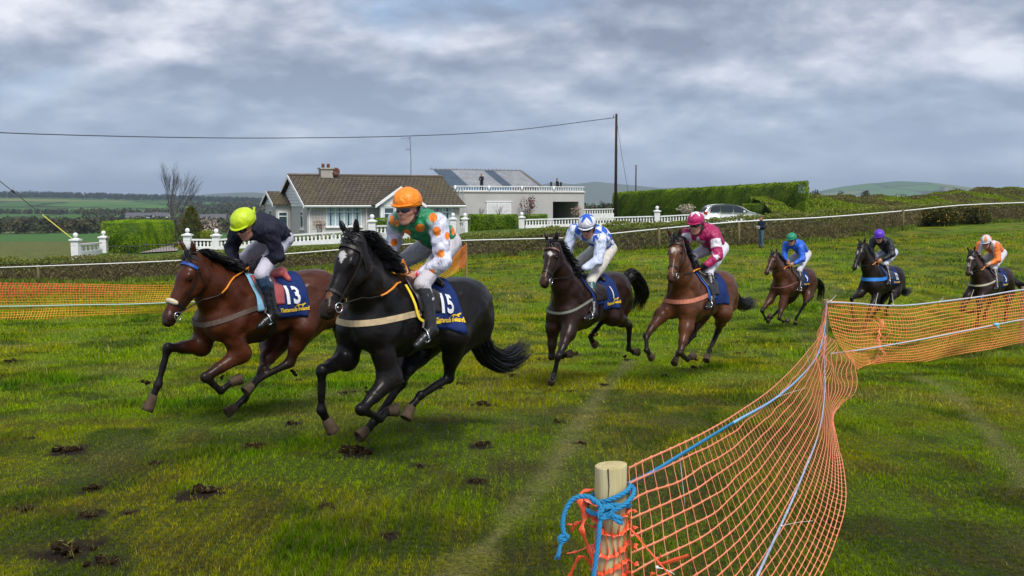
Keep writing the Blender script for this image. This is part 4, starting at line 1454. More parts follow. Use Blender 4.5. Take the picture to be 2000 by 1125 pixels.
def build_jockey(sp, o):
    F = sp['F']; h = o['h']
    lat = np.array([0, 1., 0])
    root = empty('person', mat=F.mat())
    tag(root, o['label'], 'jockey', 'jockeys riding in the race')
    pel = F.solve(*o['pel'], None, 0, 0.0, 1)
    dz = 0
    neck = F.solve(*o['neck'], pel, .46, 0.0, .5)
    hc = F.solve(*o['head'], neck, .17, o.get('hv', 0.02), .4, neck + np.array([.14, 0, .08]), .5)
    fy, fp = R(o.get('fyaw', 0)), R(o.get('fpitch', -18))
    Fd = np.array([math.cos(fp) * math.cos(fy), math.cos(fp) * math.sin(fy), math.sin(fp)])
    Up = np.array([0, 0, 1.]) - Fd * Fd[2]
    J = {}
    up_t = unit(neck - pel)
    for sg, s in ((1, 'L'), (-1, 'R')):
        sh0 = neck + lat * .19 * sg - up_t * .05
        if s + 'sh' in o:
            sh = F.solve(*o[s + 'sh'], neck, .20, neck[1] + .19 * sg, .6, sh0, .8)
        else: sh = sh0
        el = F.solve(*o[s + 'el'], sh, .28, .26 * sg, .35, sh + np.array([.12, .06 * sg, -.22]), .12)
        wr = F.solve(*o[s + 'wr'], el, .25, .09 * sg, .5, el + np.array([.20, -.1 * sg, -.10]), .12)
        hd_ = F.solve(*o[s + 'hd'], wr, .085, .06 * sg, .5)
        hip = pel + lat * .10 * sg + np.array([.0, 0, -.03])
        kn = F.solve(*o[s + 'kn'], hip, .42, .325 * sg, 1.6, np.array([.26, .325 * sg, .14]), .15)
        an = F.solve(*o[s + 'an'], kn, .40, .345 * sg, 1.6, kn + np.array([-.16, .02 * sg, -.36]), .1) if s + 'an' in o else kn + np.array([-.17, .03 * sg, -.36])
        to = F.solve(*o[s + 'to'], an, .17, an[1] + .02 * sg, .6, an + np.array([.16, .02 * sg, -.06]), .2) if s + 'to' in o else an + np.array([.165, .02 * sg, -.045])
        J[s] = dict(sh=sh, el=el, wr=wr, hd=hd_, hip=hip, kn=kn, an=an, to=to)
    o['J'] = J
    print('J', o['label'][:24], 'spine %.2f' % np.linalg.norm(neck - pel), 'pel', pel.round(2), 'neck', neck.round(2), 'hc', hc.round(2), {s: [round(float(np.linalg.norm(J[s][a] - J[s][b])), 2) for a, b in (('sh', 'el'), ('el', 'wr'), ('hip', 'kn'), ('kn', 'an'), ('an', 'to'))] for s in 'LR'})
    chest = pel + (neck - pel) * .68
    fwdt = unit(np.cross(lat, up_t)); AT = np.array([lat, fwdt, up_t])

    def torso(S, g, col):
        S.el(pel, AT, (.130 + g, .095 + g, .105 + g), col, .05)
        S.el(pel + (neck - pel) * .36, AT, (.130 + g, .10 + g, .16 + g), col, .06)
        S.el(chest, AT, (.158 + g, .112 + g, .17 + g), col, .06)
        S.rc(J['L']['sh'] - lat * .03, J['R']['sh'] + lat * .03, .062 + g, .062 + g, col, .06)
        S.rc(chest, neck, .09 + g, .055 + g, col, .05)

    def arm(S, s, g, col, e=1.0, c2=None):
        j = J[s]
        S.rc(j['sh'], j['el'], .056 + g, .043 + g, col, .03)
        S.rc(j['el'], j['el'] * (1 - e) + j['wr'] * e, .044 + g, (.030 if e > .9 else .034) + g * .6, col if c2 is None else c2, .02)

    def leg(S, s, g, col, e=1.0):
        j = J[s]
        m = j['hip'] * .45 + j['kn'] * .55
        S.rc(j['hip'], m, .083 + g, .068 + g, col, .05); S.rc(m, j['kn'], .068 + g, .053 + g, col, .02)

    def shin(S, s, g, col, e0=0.0, e1=1.0):
        j = J[s]; a = j['kn'] + (j['an'] - j['kn']) * e0; b = j['kn'] + (j['an'] - j['kn']) * e1
        t_ = unit(j['an'] - j['kn']); bk = unit(np.array([-1., 0, 0]) - (np.array([-1., 0, 0]) @ t_) * t_)
        q = j['kn'] + (j['an'] - j['kn']) * .33 + bk * .02
        if e0 < .2: S.rc(a, q, .052 + g, .056 + g, col, .02); S.rc(q, b, .056 + g, .040 + g, col, .02)
        else: S.rc(a, b, .05 + g, .040 + g, col, .02)
    # body: one continuous figure
    S = SDF(); und = SK
    HA, hp = build_head(S, hc, Fd, Up)
    S.rc(neck, hp(-.02, 0, -.05), .055, .050, SK, .03)
    torso(S, 0, und)
    for s in 'LR':
        arm(S, s, -.004, und); leg(S, s, -.004, und); shin(S, s, -.006, und)
        j = J[s]; S.rc(j['an'], j['an'] * .15 + j['to'] * .85, .030, .016, und, .02)
        kd = j['hd'] - j['wr']; sg = 1 if s == 'L' else -1
        j['kd'] = unit(kd)
        if not o.get('gloves'):
            hand(S, j['wr'], kd, np.array([.15, 0, 1.0]), np.array([-.2, -1.0 * sg, -.2]), SK, scale=1.08)
    V, Q, C = S.mesh(min(h, .0085) if h < .012 else .012, tau=.006)
    body = link_mesh('body', V, Q, SKIN, root, True, C)
    # eyes
    for sg in (1, -1):
        S = SDF(); S.el(hp(.0725, .031 * sg, .004), HA, (.011, .014, .010), (.6, .57, .52), 0); S.el(hp(.081, .031 * sg, .003), HA, (.0045, .006, .006), (.03, .03, .03), 0)
        v_, q_, c_ = S.mesh(.003, tau=.002); link_mesh('eye', v_, q_, wrinkle_mat('eye_mat', .2, .5, 0), root, True, c_)
    # breeches
    bc = np.array(o.get('breech', (.60, .58, .60)))
    S = SDF()
    S.el(pel, AT, (.145, .108, .115), bc, .05); S.el(pel + (neck - pel) * .22, AT, (.14, .11, .10), bc, .05)
    for s in 'LR': leg(S, s, .012, bc); shin(S, s, .008, bc, 0, .18)
    v_, q_, c_ = S.mesh(h, wr=(.0035, 42)); link_mesh('breeches', v_, q_, CLOTH, root, True, c_)
    # boots
    kc = np.array([.012, .012, .014])
    for s in 'LR':
        j = J[s]; S = SDF(); shin(S, s, .011, kc, .14, .95)
        t_ = unit(j['to'] - j['an']); dn = unit(j['an'] - j['kn'])
        heel = j['an'] - t_ * .045 + dn * .035
        S.rc(j['an'], heel, .040, .030, kc, .02); S.rc(heel, j['to'] + dn * .01, .028, .026, kc, .015); S.rc(j['an'], j['to'], .042, .026, kc, .02)
        if 'boottop' in o and o['boottop'] is not None:
            tp_ = j['kn'] + (j['an'] - j['kn']) * .12; S.rc(tp_, j['kn'] + (j['an'] - j['kn']) * .26, .068, .068, o['boottop'], .004)
        v_, q_, c_ = S.mesh(h, wr=(.002, 60)); bt_ = link_mesh('boot', v_, q_, BOOT, root, True, c_)
        # stirrup iron and leather
        mb = MB(); cc_ = j['an'] + t_ * .085 + dn * .035
        e1, e2 = unit(np.cross(t_, dn)), -dn
        lp_ = [(-.055, -.012), (-.058, .02), (-.045, .07), (-.015, .10), (.015, .10), (.045, .07), (.058, .02), (.055, -.012)]
        cp = [cc_ + e1 * a + e2 * b for a, b in lp_]; mb.tube(cp + [cp[0]], .006, 6, False)
        mb.box(cc_ - e2 * .012, (.035, .11, .008), Matrix([list(np.stack([t_, e1, e2], 1)[i]) for i in range(3)]))
        mb.build('stirrup', STEEL, sp['root'], True)
        mb = MB(); top = wrap_pt(sp, .13, 55 if s == 'L' else 125, .04)[0]
        a_ = cc_ + e2 * .105; mb.tube([top, (top + a_) / 2 + lat * (.02 if s == 'L' else -.02), a_], .012, 6, flat=.35); mb.build('stirrup_leather', LEATHER, sp['root'])
    # jacket
    j1 = np.array(o['silk']); j2 = np.array(o.get('sleeve', o['silk']))
    S = SDF(); g = .026
    S.el(pel + (neck - pel) * .13, AT, (.155, .120, .085), j1, .05)
    S.rc(neck - up_t * .04, neck + up_t * .025, .080, .070, j1, .02)
    S.el(pel + (neck - pel) * .36, AT, (.130 + g, .10 + g, .15), j1, .06)
    S.el(chest, AT, (.158 + g, .112 + g, .17), j1, .06)
    S.rc(J['L']['sh'] - lat * .03, J['R']['sh'] + lat * .03, .062 + g, .062 + g, j1, .05)
    S.rc(chest, neck, .09 + g, .062, j1, .05)
    for s in 'LR': arm(S, s, g * .95, j2, .90)
    v_, q_, c_ = S.mesh(h, wr=(.010, 40), tau=.008 if 'sleeve' in o else .012)
    if 'paint' in o: o['paint'](F, v_, c_, J, neck, pel, lat, AT, chest)
    jk = link_mesh('jacket', v_, q_, SILK if o.get('shiny', True) else CLOTH, root, True, c_)
    # collar / neck guard
    if o.get('snood') is not None:
        S = SDF(); S.rc(neck + up_t * .01, hp(-.03, 0, -.055), .064, .062, o['snood'], .02)
        v_, q_, c_ = S.mesh(h); link_mesh('neckwarmer', v_, q_, CLOTH, root, True, c_)
    # cuffs and gloves
    for s in 'LR':
        j = J[s]; d = unit(j['wr'] - j['el'])
        if o.get('cuff') is not None:
            S = SDF(); S.rc(j['wr'] - d * .055, j['wr'] - d * .012, .044, .040, o['cuff'], 0)
            v_, q_, c_ = S.mesh(min(h, .01)); link_mesh('cuff', v_, q_, CLOTH, root, True, c_)
        if o.get('band') is not None and s == 'L':
            S = SDF(); S.rc(j['wr'] - d * .030, j['wr'] - d * .018, .046, .046, o['band'], 0)
            v_, q_, c_ = S.mesh(.007); link_mesh('wristband', v_, q_, CLOTH, root, True, c_)
        if o.get('gloves'):
            S = SDF(); sg = 1 if s == 'L' else -1
            S.rc(j['wr'] - d * .05, j['wr'], .038, .033, (.02, .02, .024), .01)
            hand(S, j['wr'], j['kd'], np.array([.15, 0, 1.0]), np.array([-.2, -1.0 * sg, -.2]), np.array([.02, .02, .024]), scale=1.15)
            v_, q_, c_ = S.mesh(min(h, .0085)); link_mesh('glove', v_, q_, CLOTH, root, True, c_)
    # helmet with silk cap
    cc = np.array(o['cap'])
    S = SDF(); S.el(hp(-.012, 0, .062), HA, (.138, .116, .118), cc, .01)
    v_, q_, c_ = S.mesh(h * .9, wr=(.0022, 55), clip=lambda X: -((X - hp(0, 0, .022)) @ unit(HA[2] + .10 * HA[0])) )
    if 'cappaint' in o: o['cappaint'](F, v_, c_, hp, HA)
    hel = link_mesh('helmet_cap', v_, q_, o.get('capmat', SILK), root, True, c_)
    # peak
    S = SDF()
    for i in range(-5, 6):
        a = i * .20
        S.el(hp(.108 * math.cos(a) + .012, .098 * math.sin(a), .040 - .012 * (1 - abs(i) / 5)), HA, (.030, .022, .006), cc if o.get('peak') is None else o['peak'], .012)
    v_, q_, c_ = S.mesh(h * .8); link_mesh('peak', v_, q_, o.get('capmat', SILK), hel, True, c_)
    if o.get('rim') is not None:
        mb = MB(); mb.tube([hp(.132 * math.cos(q) - .008, .112 * math.sin(q), .034 - .01 * math.cos(q)) for q in np.linspace(0, 2 * PI, 33)], .010, 6, False)
        link_mesh('rim', mb.v, mb.f, mat('rim%s' % sp['label'][:3], o['rim'], .5), hel, True)
    # harness
    mb = MB()
    for sg in (1, -1):
        mb.tube(spline([hp(-.03, .090 * sg, .035), hp(-.005, .084 * sg, -.03), hp(.02, .066 * sg, -.085), hp(.05, .02 * sg, -.130), hp(.05, 0, -.134)], 4), .0085, 6, flat=.6)
        mb.tube(spline([hp(-.075, .072 * sg, .03), hp(-.04, .083 * sg, -.035), hp(.0, .075 * sg, -.065)], 4), .017, 6, flat=.5)
    mb.build('chin_strap', mat('black_strap', (.012, .012, .014), .6), hel, True)
    if o.get('goggles', True):
        S = SDF(); gk = np.array([.006, .006, .008])
        for i in range(-4, 5):
            a = i * .21
            S.rc(hp(.098 * math.cos(a) - .006, .074 * math.sin(a), .018), hp(.098 * math.cos(a) - .004, .072 * math.sin(a), -.010), .013, .012, gk, .01)
        S.rc(hp(.09, .04, -.010), hp(.09, .02, -.016), .012, .01, gk, .006); S.rc(hp(.09, -.04, -.010), hp(.09, -.02, -.016), .012, .01, gk, .006)
        v_, q_, c_ = S.mesh(min(h, .007)); gg = link_mesh('goggles', v_, q_, mat('goggle_lens', (.006, .006, .008), .08, .6), root, True)
        mb = MB(); mb.tube([hp(.094 * math.cos(q) - .012, .088 * math.sin(q) * 1.0, .012 + .012 * (1 - math.cos(q))) for q in np.linspace(.5, 2 * PI - .5, 29)], .010, 6, False, flat=.5)
        mb.build('goggle_strap', mat('black_strap'), gg, True)
    if o.get('tie'):
        S = SDF(); b_ = hp(-.13, .03, .075); S.rc(b_, b_ - HA[0] * .02, .02, .016, cc, .01); S.rc(b_ - HA[0] * .02, b_ - HA[0] * .045 + HA[2] * .03, .010, .014, cc, .006); S.rc(b_ - HA[0] * .02, b_ - HA[0] * .04 - HA[2] * .02, .009, .010, cc, .006)
        v_, q_, c_ = S.mesh(.007); link_mesh('cap_ribbon', v_, q_, SILK, hel, True, c_)
    # reins from the bit to the hands (tack: belongs to the horse)
    gr = mat('orange_rein_grip', (.80, .26, .02), .6, noise=(40, .2))
    rn = MB()
    for (s, b) in (('L', sp['bits'][0]), ('R', sp['bits'][1])):
        hnd = J[s]['hd'] + J[s]['kd'] * .0
        mid = b * .5 + hnd * .5 + np.array([0, 0, -.015])
        cur = spline([b, mid, hnd], 8)
        for i_ in range(1, len(cur) - 1):
            q_ = sp['bvh'].find_nearest(Vector(cur[i_]))
            if q_[0] is not None:
                lc, nm = np.array(q_[0]), np.array(q_[1])
                if (cur[i_] - lc) @ nm < .014 and i_ < len(cur) - 3: cur[i_] = lc + nm * .014
        rn.tube(cur[:10], .008, 6, flat=.6)
        if o.get('grip', True):
            gm_ = MB(); gm_.tube(cur[8:], .0115, 6, flat=.7); gm_.build('rein_grip', gr, sp['root'], True)
        else: rn.tube(cur[8:], .008, 6, flat=.6)
    a, b = J['L']['hd'], J['R']['hd']
    if o.get('loop', True):
        lm = MB(); lm.tube(spline([a, a * .7 + b * .3 + np.array([.02, .02, -.17]), a * .4 + b * .6 + np.array([.03, 0, -.15]), b], 8), .008, 6, flat=.6); lm.build('rein_loop', gr if o.get('grip', True) else LEATHER, sp['root'], True)
    rn.build('rein', LEATHER, sp['root'], True)
    if o.get('coil'):
        lm = MB(); c0_ = J['L']['hd'] * .55 + J['R']['hd'] * .45 + np.array([-.01, 0, .05])
        for i_ in range(4):
            lm.tube([c0_ + np.array([.05 * math.cos(q) + .012 * i_, .02 * math.sin(q * 2) + .012 * i_, (.075 - .008 * i_) * math.sin(q)]) for q in np.linspace(0, 2 * PI, 17)], .009, 6, False, flat=.6)
        lm.build('rein_coil', gr, sp['root'], True)
    return root


def paint_px(F, V, C, px, py, rx, ry, col, shape=None):
    pj = proj(F.wor(V))
    if shape is None:
        d = np.hypot((pj[:, 0] - px) / rx, (pj[:, 1] - py) / ry); m = d < 1
    else: m = shape((pj[:, 0] - px) / rx, (pj[:, 1] - py) / ry)
    if not m.any(): return
    dm = pj[m, 2].min()
    C[m & (pj[:, 2] < dm + .13)] = col


def paint15(F, V, C, J, neck, pel, lat, AT, chest):
    OR = np.array([.80, .20, .015])
    pts = [(846, 425, 8, 9), (820.5, 445, 9, 8), (794, 455, 8, 7.5), (837, 396, 9, 4), (885, 450, 4, 9), (816, 472, 6, 2.5), (775, 436, 4, 8), (868, 415, 3, 5),
           (853.5, 452, 8, 9.5), (873.5, 461, 5, 8), (861, 496, 7.5, 7.5), (842, 532, 8, 6.5), (765.5, 430, 4.5, 10), (769.5, 474, 7, 7.5), (762, 500, 7, 7), (890, 472, 3, 6)]
    for x, y, a, b in pts: paint_px(F, V, C, x, y, a, b, OR)
    # the far side carries the same spots
    r = np.random.default_rng(3); pj = proj(F.wor(V)); back = V[:, 1] < -.02
    idx = np.nonzero(back)[0]; put = []
    for i in r.permutation(idx)[:4000]:
        if proj(F.wor(V[i]))[0] < 790: continue
        if all(np.linalg.norm(V[i] - p) > .17 for p in put) and len(put) < 9:
            put.append(V[i]); C[np.linalg.norm(V - V[i], axis=1) < .045] = OR


def paint1(F, V, C, J, neck, pel, lat, AT, chest):
    # blue and white checks on the body, pale sleeves
    q = (V - pel) @ AT.T
    side = np.abs(V[:, 1] - pel[1])
    dl = np.minimum(SDF.dist(('c', J['L']['sh'], J['L']['el'], .06, .05), V), SDF.dist(('c', J['R']['sh'], J['R']['el'], .06, .05), V))
    dl2 = np.minimum(SDF.dist(('c', J['L']['el'], J['L']['wr'], .05, .04), V), SDF.dist(('c', J['R']['el'], J['R']['wr'], .05, .04), V))
    slv = (np.minimum(dl, dl2) < .03) & (np.linalg.norm(V - J['L']['sh'], axis=1) > .09) & (np.linalg.norm(V - J['R']['sh'], axis=1) > .09)
    n = .085
    a = np.floor(q[:, 0] / n + .5).astype(int) + np.floor(q[:, 2] / n).astype(int) + (q[:, 1] > 0)
    C[:] = np.where((a % 2 == 0)[:, None], np.array([.015, .09, .52]), np.array([.66, .70, .80]))
    C[slv] = np.array([.50, .56, .72])


def star_shape(x, y):
    a = np.arctan2(x, -y); r = np.hypot(x, y)
    k = np.abs(((a / (2 * PI) * 5 + .5) % 1) - .5) * 2
    return r < (1 - .62 * k)


def paintM(F, V, C, J, neck, pel, lat, AT, chest):
    W = np.array([.70, .66, .72])
    paint_px(F, V, C, 1363, 475, 15, 13, W, star_shape)
    for s in 'LR':
        ax = J[s]['el'] - J[s]['sh']; L2 = ax @ ax
        t_ = (V - J[s]['sh']) @ ax / L2; d = np.linalg.norm(V - J[s]['sh'] - t_[:, None] * ax, axis=1)
        C[(t_ > .22) & (t_ < .62) & (d < .115) & (np.sign(V[:, 1] - neck[1]) == (1 if s == 'L' else -1)) & (np.abs(V[:, 1] - neck[1]) > .14)] = W
        ax = J[s]['wr'] - J[s]['el']; L2 = ax @ ax
        t_ = (V - J[s]['el']) @ ax / L2; d = np.linalg.norm(V - J[s]['el'] - t_[:, None] * ax, axis=1)
        ang = (V @ np.array([3., 7., 5.])) * 12
        C[(np.abs(t_ - .22 - .08 * np.sin(ang)) < .05) & (d < .1)] = W


def paint3(F, V, C, J, neck, pel, lat, AT, chest):
    W = np.array([.68, .62, .66])
    for s in 'LR':
        a = neck * .35 + J[s]['sh'] * .65
        q = (V - a) @ AT.T
        C[(np.abs(q[:, 0]) < .05) & (q[:, 2] > -.19) & (q[:, 2] < .12)] = W


def capstar(F, V, C, hp, HA):
    q = (V - hp(0, 0, .06)) @ HA.T
    m = star_shape(q[:, 0] / .115, q[:, 1] / .115) & (q[:, 2] > .03)
    C[m] = np.array([.015, .09, .52])
    m = np.abs(q[:, 2] + .01 + .03 * 0) < .008; C[m] = np.array([.02, .03, .15])


def capM(F, V, C, hp, HA):
    q = (V - hp(0, 0, .06)) @ HA.T
    C[star_shape(q[:, 0] / .10, q[:, 1] / .10) & (q[:, 2] > .05)] = np.array([.72, .68, .72])


def cap3(F, V, C, hp, HA):
    q = (V - hp(0, 0, .06)) @ HA.T
    a = np.arctan2(q[:, 1], q[:, 0]); C[(np.sin(a * 4) > .2) & (q[:, 2] > .02)] = np.array([.75, .25, .08])


JK = {
    '15': dict(coil=True, h=.0085, label='jockey in green jacket with orange spots, white sleeves and orange cap', pel=(863, 468), neck=(815, 428), head=(795, 408), Lsh=(856, 436), Lel=(866, 512), Lwr=(818, 538), Lhd=(796, 546),
               Rsh=(775, 432), Rel=(768, 474), Rwr=(764, 505), Rhd=(770, 524), Lkn=(824, 556), Lan=(842, 645), Lto=(812, 674), Rkn=(781, 513),
               silk=(.010, .20, .075), sleeve=(.66, .66, .78), cap=(.85, .24, .01), breech=(.50, .47, .50), paint=paint15, cuff=(.012, .012, .02), band=(.85, .10, .12), fyaw=12, fpitch=-10, boottop=None),
    '13': dict(h=.0085, label='jockey in plain black jacket with lime green cap and grey breeches', pel=(540, 461), neck=(503, 436), head=(478, 442), Lsh=(528, 450), Lel=(542, 500), Lwr=(507, 515), Lhd=(486, 522),
               Rsh=(464, 452), Rel=(452, 486), Rwr=(459, 510), Rhd=(466, 520), Lkn=(510, 536), Lan=(534, 614), Lto=(506, 637), Rkn=(472, 509),
               silk=(.014, .014, .030), cap=(.48, .62, .01), breech=(.48, .46, .54), gloves=True, band=(.75, .06, .07), fyaw=15, fpitch=-28, snood=(.012, .012, .02), tie=True, boottop=(.015, .05, .11), shiny=False),
    '1': dict(h=.010, label='jockey in blue and white checks looking down, white cap with blue star', pel=(1179, 482), neck=(1159, 450), head=(1147, 445), Lsh=(1174, 468), Lel=(1168, 510), Lwr=(1140, 525), Lhd=(1128, 530),
              Rsh=(1121, 450), Rel=(1108, 486), Rwr=(1107, 514), Rhd=(1115, 526), Lkn=(1153, 550), Lan=(1160, 613), Lto=(1142, 622), Rkn=(1116, 525),
              silk=(.66, .70, .80), cap=(.66, .68, .74), breech=(.60, .56, .50), gloves=True, cuff=(.02, .16, .40), paint=paint1, cappaint=capstar, rim=(.01, .012, .03), fyaw=18, fpitch=-22, boottop=(.015, .12, .12), grip=False),
    'M': dict(h=.010, label='jockey in maroon jacket with white star and white armbands, maroon cap', pel=(1398, 481), neck=(1375, 447), head=(1359, 439), Lsh=(1396, 461), Lel=(1402, 500), Lwr=(1379, 519), Lhd=(1368, 524),
              Rsh=(1339, 457), Rel=(1336, 484), Rwr=(1346, 512), Rhd=(1354, 521), Lkn=(1384, 531), Lan=(1389, 588), Lto=(1379, 600), Rkn=(1353, 500),
              silk=(.34, .008, .085), cap=(.42, .012, .11), breech=(.62, .60, .66), gloves=True, paint=paintM, cappaint=capM, rim=(.012, .012, .014), fyaw=8, fpitch=-12, snood=(.02, .02, .03), boottop=None),
    '9': dict(h=.016, label='jockey in plain royal blue jacket with green cap', pel=(1570, 494), neck=(1553, 473), head=(1546, 469), Lsh=(1564, 482), Lel=(1568, 506), Lwr=(1551, 515), Lhd=(1544, 518),
              Rsh=(1535, 478), Rel=(1532, 496), Rwr=(1534, 510), Rhd=(1538, 514), Lkn=(1561, 528), Lan=(1563, 559), Lto=(1560, 568), Rkn=(1537, 511),
              silk=(.008, .10, .55), cap=(.01, .25, .13), breech=(.55, .54, .60), fyaw=10, fpitch=-12, goggles=True, boottop=None),
    '12': dict(h=.016, label='jockey in black jacket with purple cap', pel=(1738, 491), neck=(1725, 468), head=(1717, 463), Lsh=(1738, 475), Lel=(1743, 497), Lwr=(1723, 508), Lhd=(1716, 511),
               Rsh=(1705, 470), Rel=(1700, 489), Rwr=(1706, 505), Rhd=(1711, 510), Lkn=(1729, 515), Lan=(1738, 546), Lto=(1732, 555), Rkn=(1711, 500),
               silk=(.010, .010, .016), cap=(.11, .03, .48), breech=(.50, .52, .62), fyaw=8, fpitch=-20, boottop=None, rim=(.08, .02, .35)),
    '3': dict(h=.016, label='jockey in orange jacket with white braces and white and orange cap', pel=(1950, 492), neck=(1934, 477), head=(1926, 474), Lsh=(1946, 480), Lel=(1949, 508), Lwr=(1931, 517), Lhd=(1923, 520),
              Rsh=(1914, 478), Rel=(1909, 496), Rwr=(1914, 512), Rhd=(1918, 517), Lkn=(1941, 524), Lan=(1947, 556), Lto=(1942, 564), Rkn=(1920, 509),
              silk=(.72, .17, .02), cap=(.60, .60, .66), breech=(.55, .54, .60), paint=paint3, cappaint=cap3, fyaw=5, fpitch=-22, boottop=None),
}
for k_ in HORSES: build_jockey(HORSES[k_], JK[k_])

# ================================================================= hedges, trees and garden plants
def leaf_mat(name, trans=.25, rough=.6):
    if name in MATS: return MATS[name]
    m = bpy.data.materials.new(name); m.use_nodes = True
    t = NT(m.node_tree)
    o = t.n('ShaderNodeOutputMaterial'); a = t.n('ShaderNodeAttribute', attribute_name='Col')
    b = t.n('ShaderNodeBsdfPrincipled'); t.l(a.outputs['Color'], b.inputs['Base Color']); b.inputs['Roughness'].default_value = rough; b.inputs['Specular IOR Level'].default_value = .2
    tr = t.n('ShaderNodeBsdfTranslucent'); t.l(a.outputs['Color'], tr.inputs[0])
    mx = t.n('ShaderNodeMixShader'); mx.inputs[0].default_value = trans
    t.l(b.outputs[0], mx.inputs[1]); t.l(tr.outputs[0], mx.inputs[2]); t.l(mx.outputs[0], o.inputs[0])
    MATS[name] = m
    return m


LEAF = leaf_mat('leaves')
BARK = mat('bark', (.055, .042, .032), .9, .1, noise=(8, .5), bump=(30, .6, .02))


def leaf_quads(pts, size, cols, aspect=.5, up=0.0):
    n = len(pts)
    d = rng.normal(size=(n, 3)); d[:, 2] += up * 2; d /= np.linalg.norm(d, axis=1)[:, None]
    e = rng.normal(size=(n, 3)); e -= (e * d).sum(1)[:, None] * d; e /= np.linalg.norm(e, axis=1)[:, None]
    s = size * rng.uniform(.6, 1.3, n)
    a = d * s[:, None] * .5; b = e * (s * aspect)[:, None] * .5
    V = np.stack([pts - a, pts + b, pts + a, pts - b], 1).reshape(-1, 3)
    F = np.arange(4 * n).reshape(n, 4)
    return V, F, np.repeat(cols, 4, axis=0)


def foliage(name, pts, size, cols, m=None, parent=None, aspect=.5, up=0.0, core=None):
    V, F_, C = leaf_quads(pts, size, cols, aspect, up)
    if core is not None:
        cv, cf, cc = core
        o = len(V); V = np.concatenate([V, cv]); F_ = np.concatenate([F_, cf + o]); C = np.concatenate([C, np.tile(cc, (len(cv), 1))])
    return link_mesh(name, V, F_, m or LEAF, parent, False, C)


def mixcol(n, c0, c1, f=None, jit=.3):
    f = rng.random(n) if f is None else f
    c = np.asarray(c0)[None] * (1 - f[:, None]) + np.asarray(c1)[None] * f[:, None]
    return c * rng.uniform(1 - jit, 1 + jit, (n, 1))


def box_core(fp, z0, z1):
    """quads of a prism over 4 footprint corners"""
    v = [(x, y, a) for a, (x, y) in zip(z0, fp)] + [(x, y, a) for a, (x, y) in zip(z1, fp)]
    return np.array(v), np.array([[0, 3, 2, 1], [4, 5, 6, 7], [0, 1, 5, 4], [1, 2, 6, 5], [2, 3, 7, 6], [3, 0, 4, 7]])


def clipped_hedge(fp, ztop, n, size, c0, c1, label, cat='hedge', jit=.3, zb=None, lump=.10, rnd=.28):
    """fp: 4 ground corners (x,y); ztop: 4 heights"""
    fp = [np.array(p[:2]) for p in fp]
    zb = [sz1(p[0], p[1]) - .2 for p in fp] if zb is None else zb
    cen = sum(fp) / 4
    ins = [cen + (p - cen) * .93 for p in fp]
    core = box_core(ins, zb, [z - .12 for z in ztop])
    # sample faces by area
    faces = []
    for i in range(4):
        a, b = fp[i], fp[(i + 1) % 4]
        faces.append(('s', i, np.linalg.norm(b - a) * (ztop[i] - zb[i])))
    faces.append(('t', 0, abs(np.cross(fp[1] - fp[0], fp[3] - fp[0]))))
    w = np.array([f[2] for f in faces]); w = w / w.sum()
    P_ = []
    for (k, i, _), q in zip(faces, w):
        m = int(n * q)
        if k == 's':
            j = (i + 1) % 4; t_ = rng.random(m); u = rng.random(m)
            xy = fp[i][None] * (1 - t_[:, None]) + fp[j][None] * t_[:, None]
            zt = ztop[i] * (1 - t_) + ztop[j] * t_; z0 = zb[i] * (1 - t_) + zb[j] * t_
            z = z0 + (zt - z0) * u
            # rounded shoulder
            dn = zt - z; pull = np.where(dn < rnd, (rnd - np.sqrt(np.maximum(rnd ** 2 - (rnd - dn) ** 2, 0))), 0)
            nrm = cen[None] - xy; nrm /= np.linalg.norm(nrm, axis=1)[:, None]
            xy = xy + nrm * pull[:, None]
        else:
            a = rng.random(m); b = rng.random(m)
            bl = lambda v: (v[0] * (1 - a)[:, None] + v[1] * a[:, None]) * (1 - b)[:, None] + (v[3] * (1 - a)[:, None] + v[2] * a[:, None]) * b[:, None]
            xy = bl([p[None] for p in fp])
            bz = lambda v: (v[0] * (1 - a) + v[1] * a) * (1 - b) + (v[3] * (1 - a) + v[2] * a) * b
            z = bz(ztop)
        z = z + (fbm(xy[:, 0] * 1.1, xy[:, 1] * 1.1 + 3, 3, 61) - .5) * lump * 2
        off = rng.normal(scale=size * .35, size=(m, 3))
        P_.append(np.c_[xy, z] + off)
    P_ = np.concatenate(P_)
    f = sst(.3, .7, fbm(P_[:, 0] * 1.5 + P_[:, 1], P_[:, 2] * 2 + P_[:, 1] * .7, 3, 71))
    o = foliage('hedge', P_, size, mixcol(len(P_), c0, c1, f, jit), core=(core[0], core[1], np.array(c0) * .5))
    return tag(o, label, cat)


def gxy(px, D):
    p = P(px, 450, D); return np.array([p[0], p[1]])


def ztopat(py, D, px=1000): return P(px, py, D)[2]


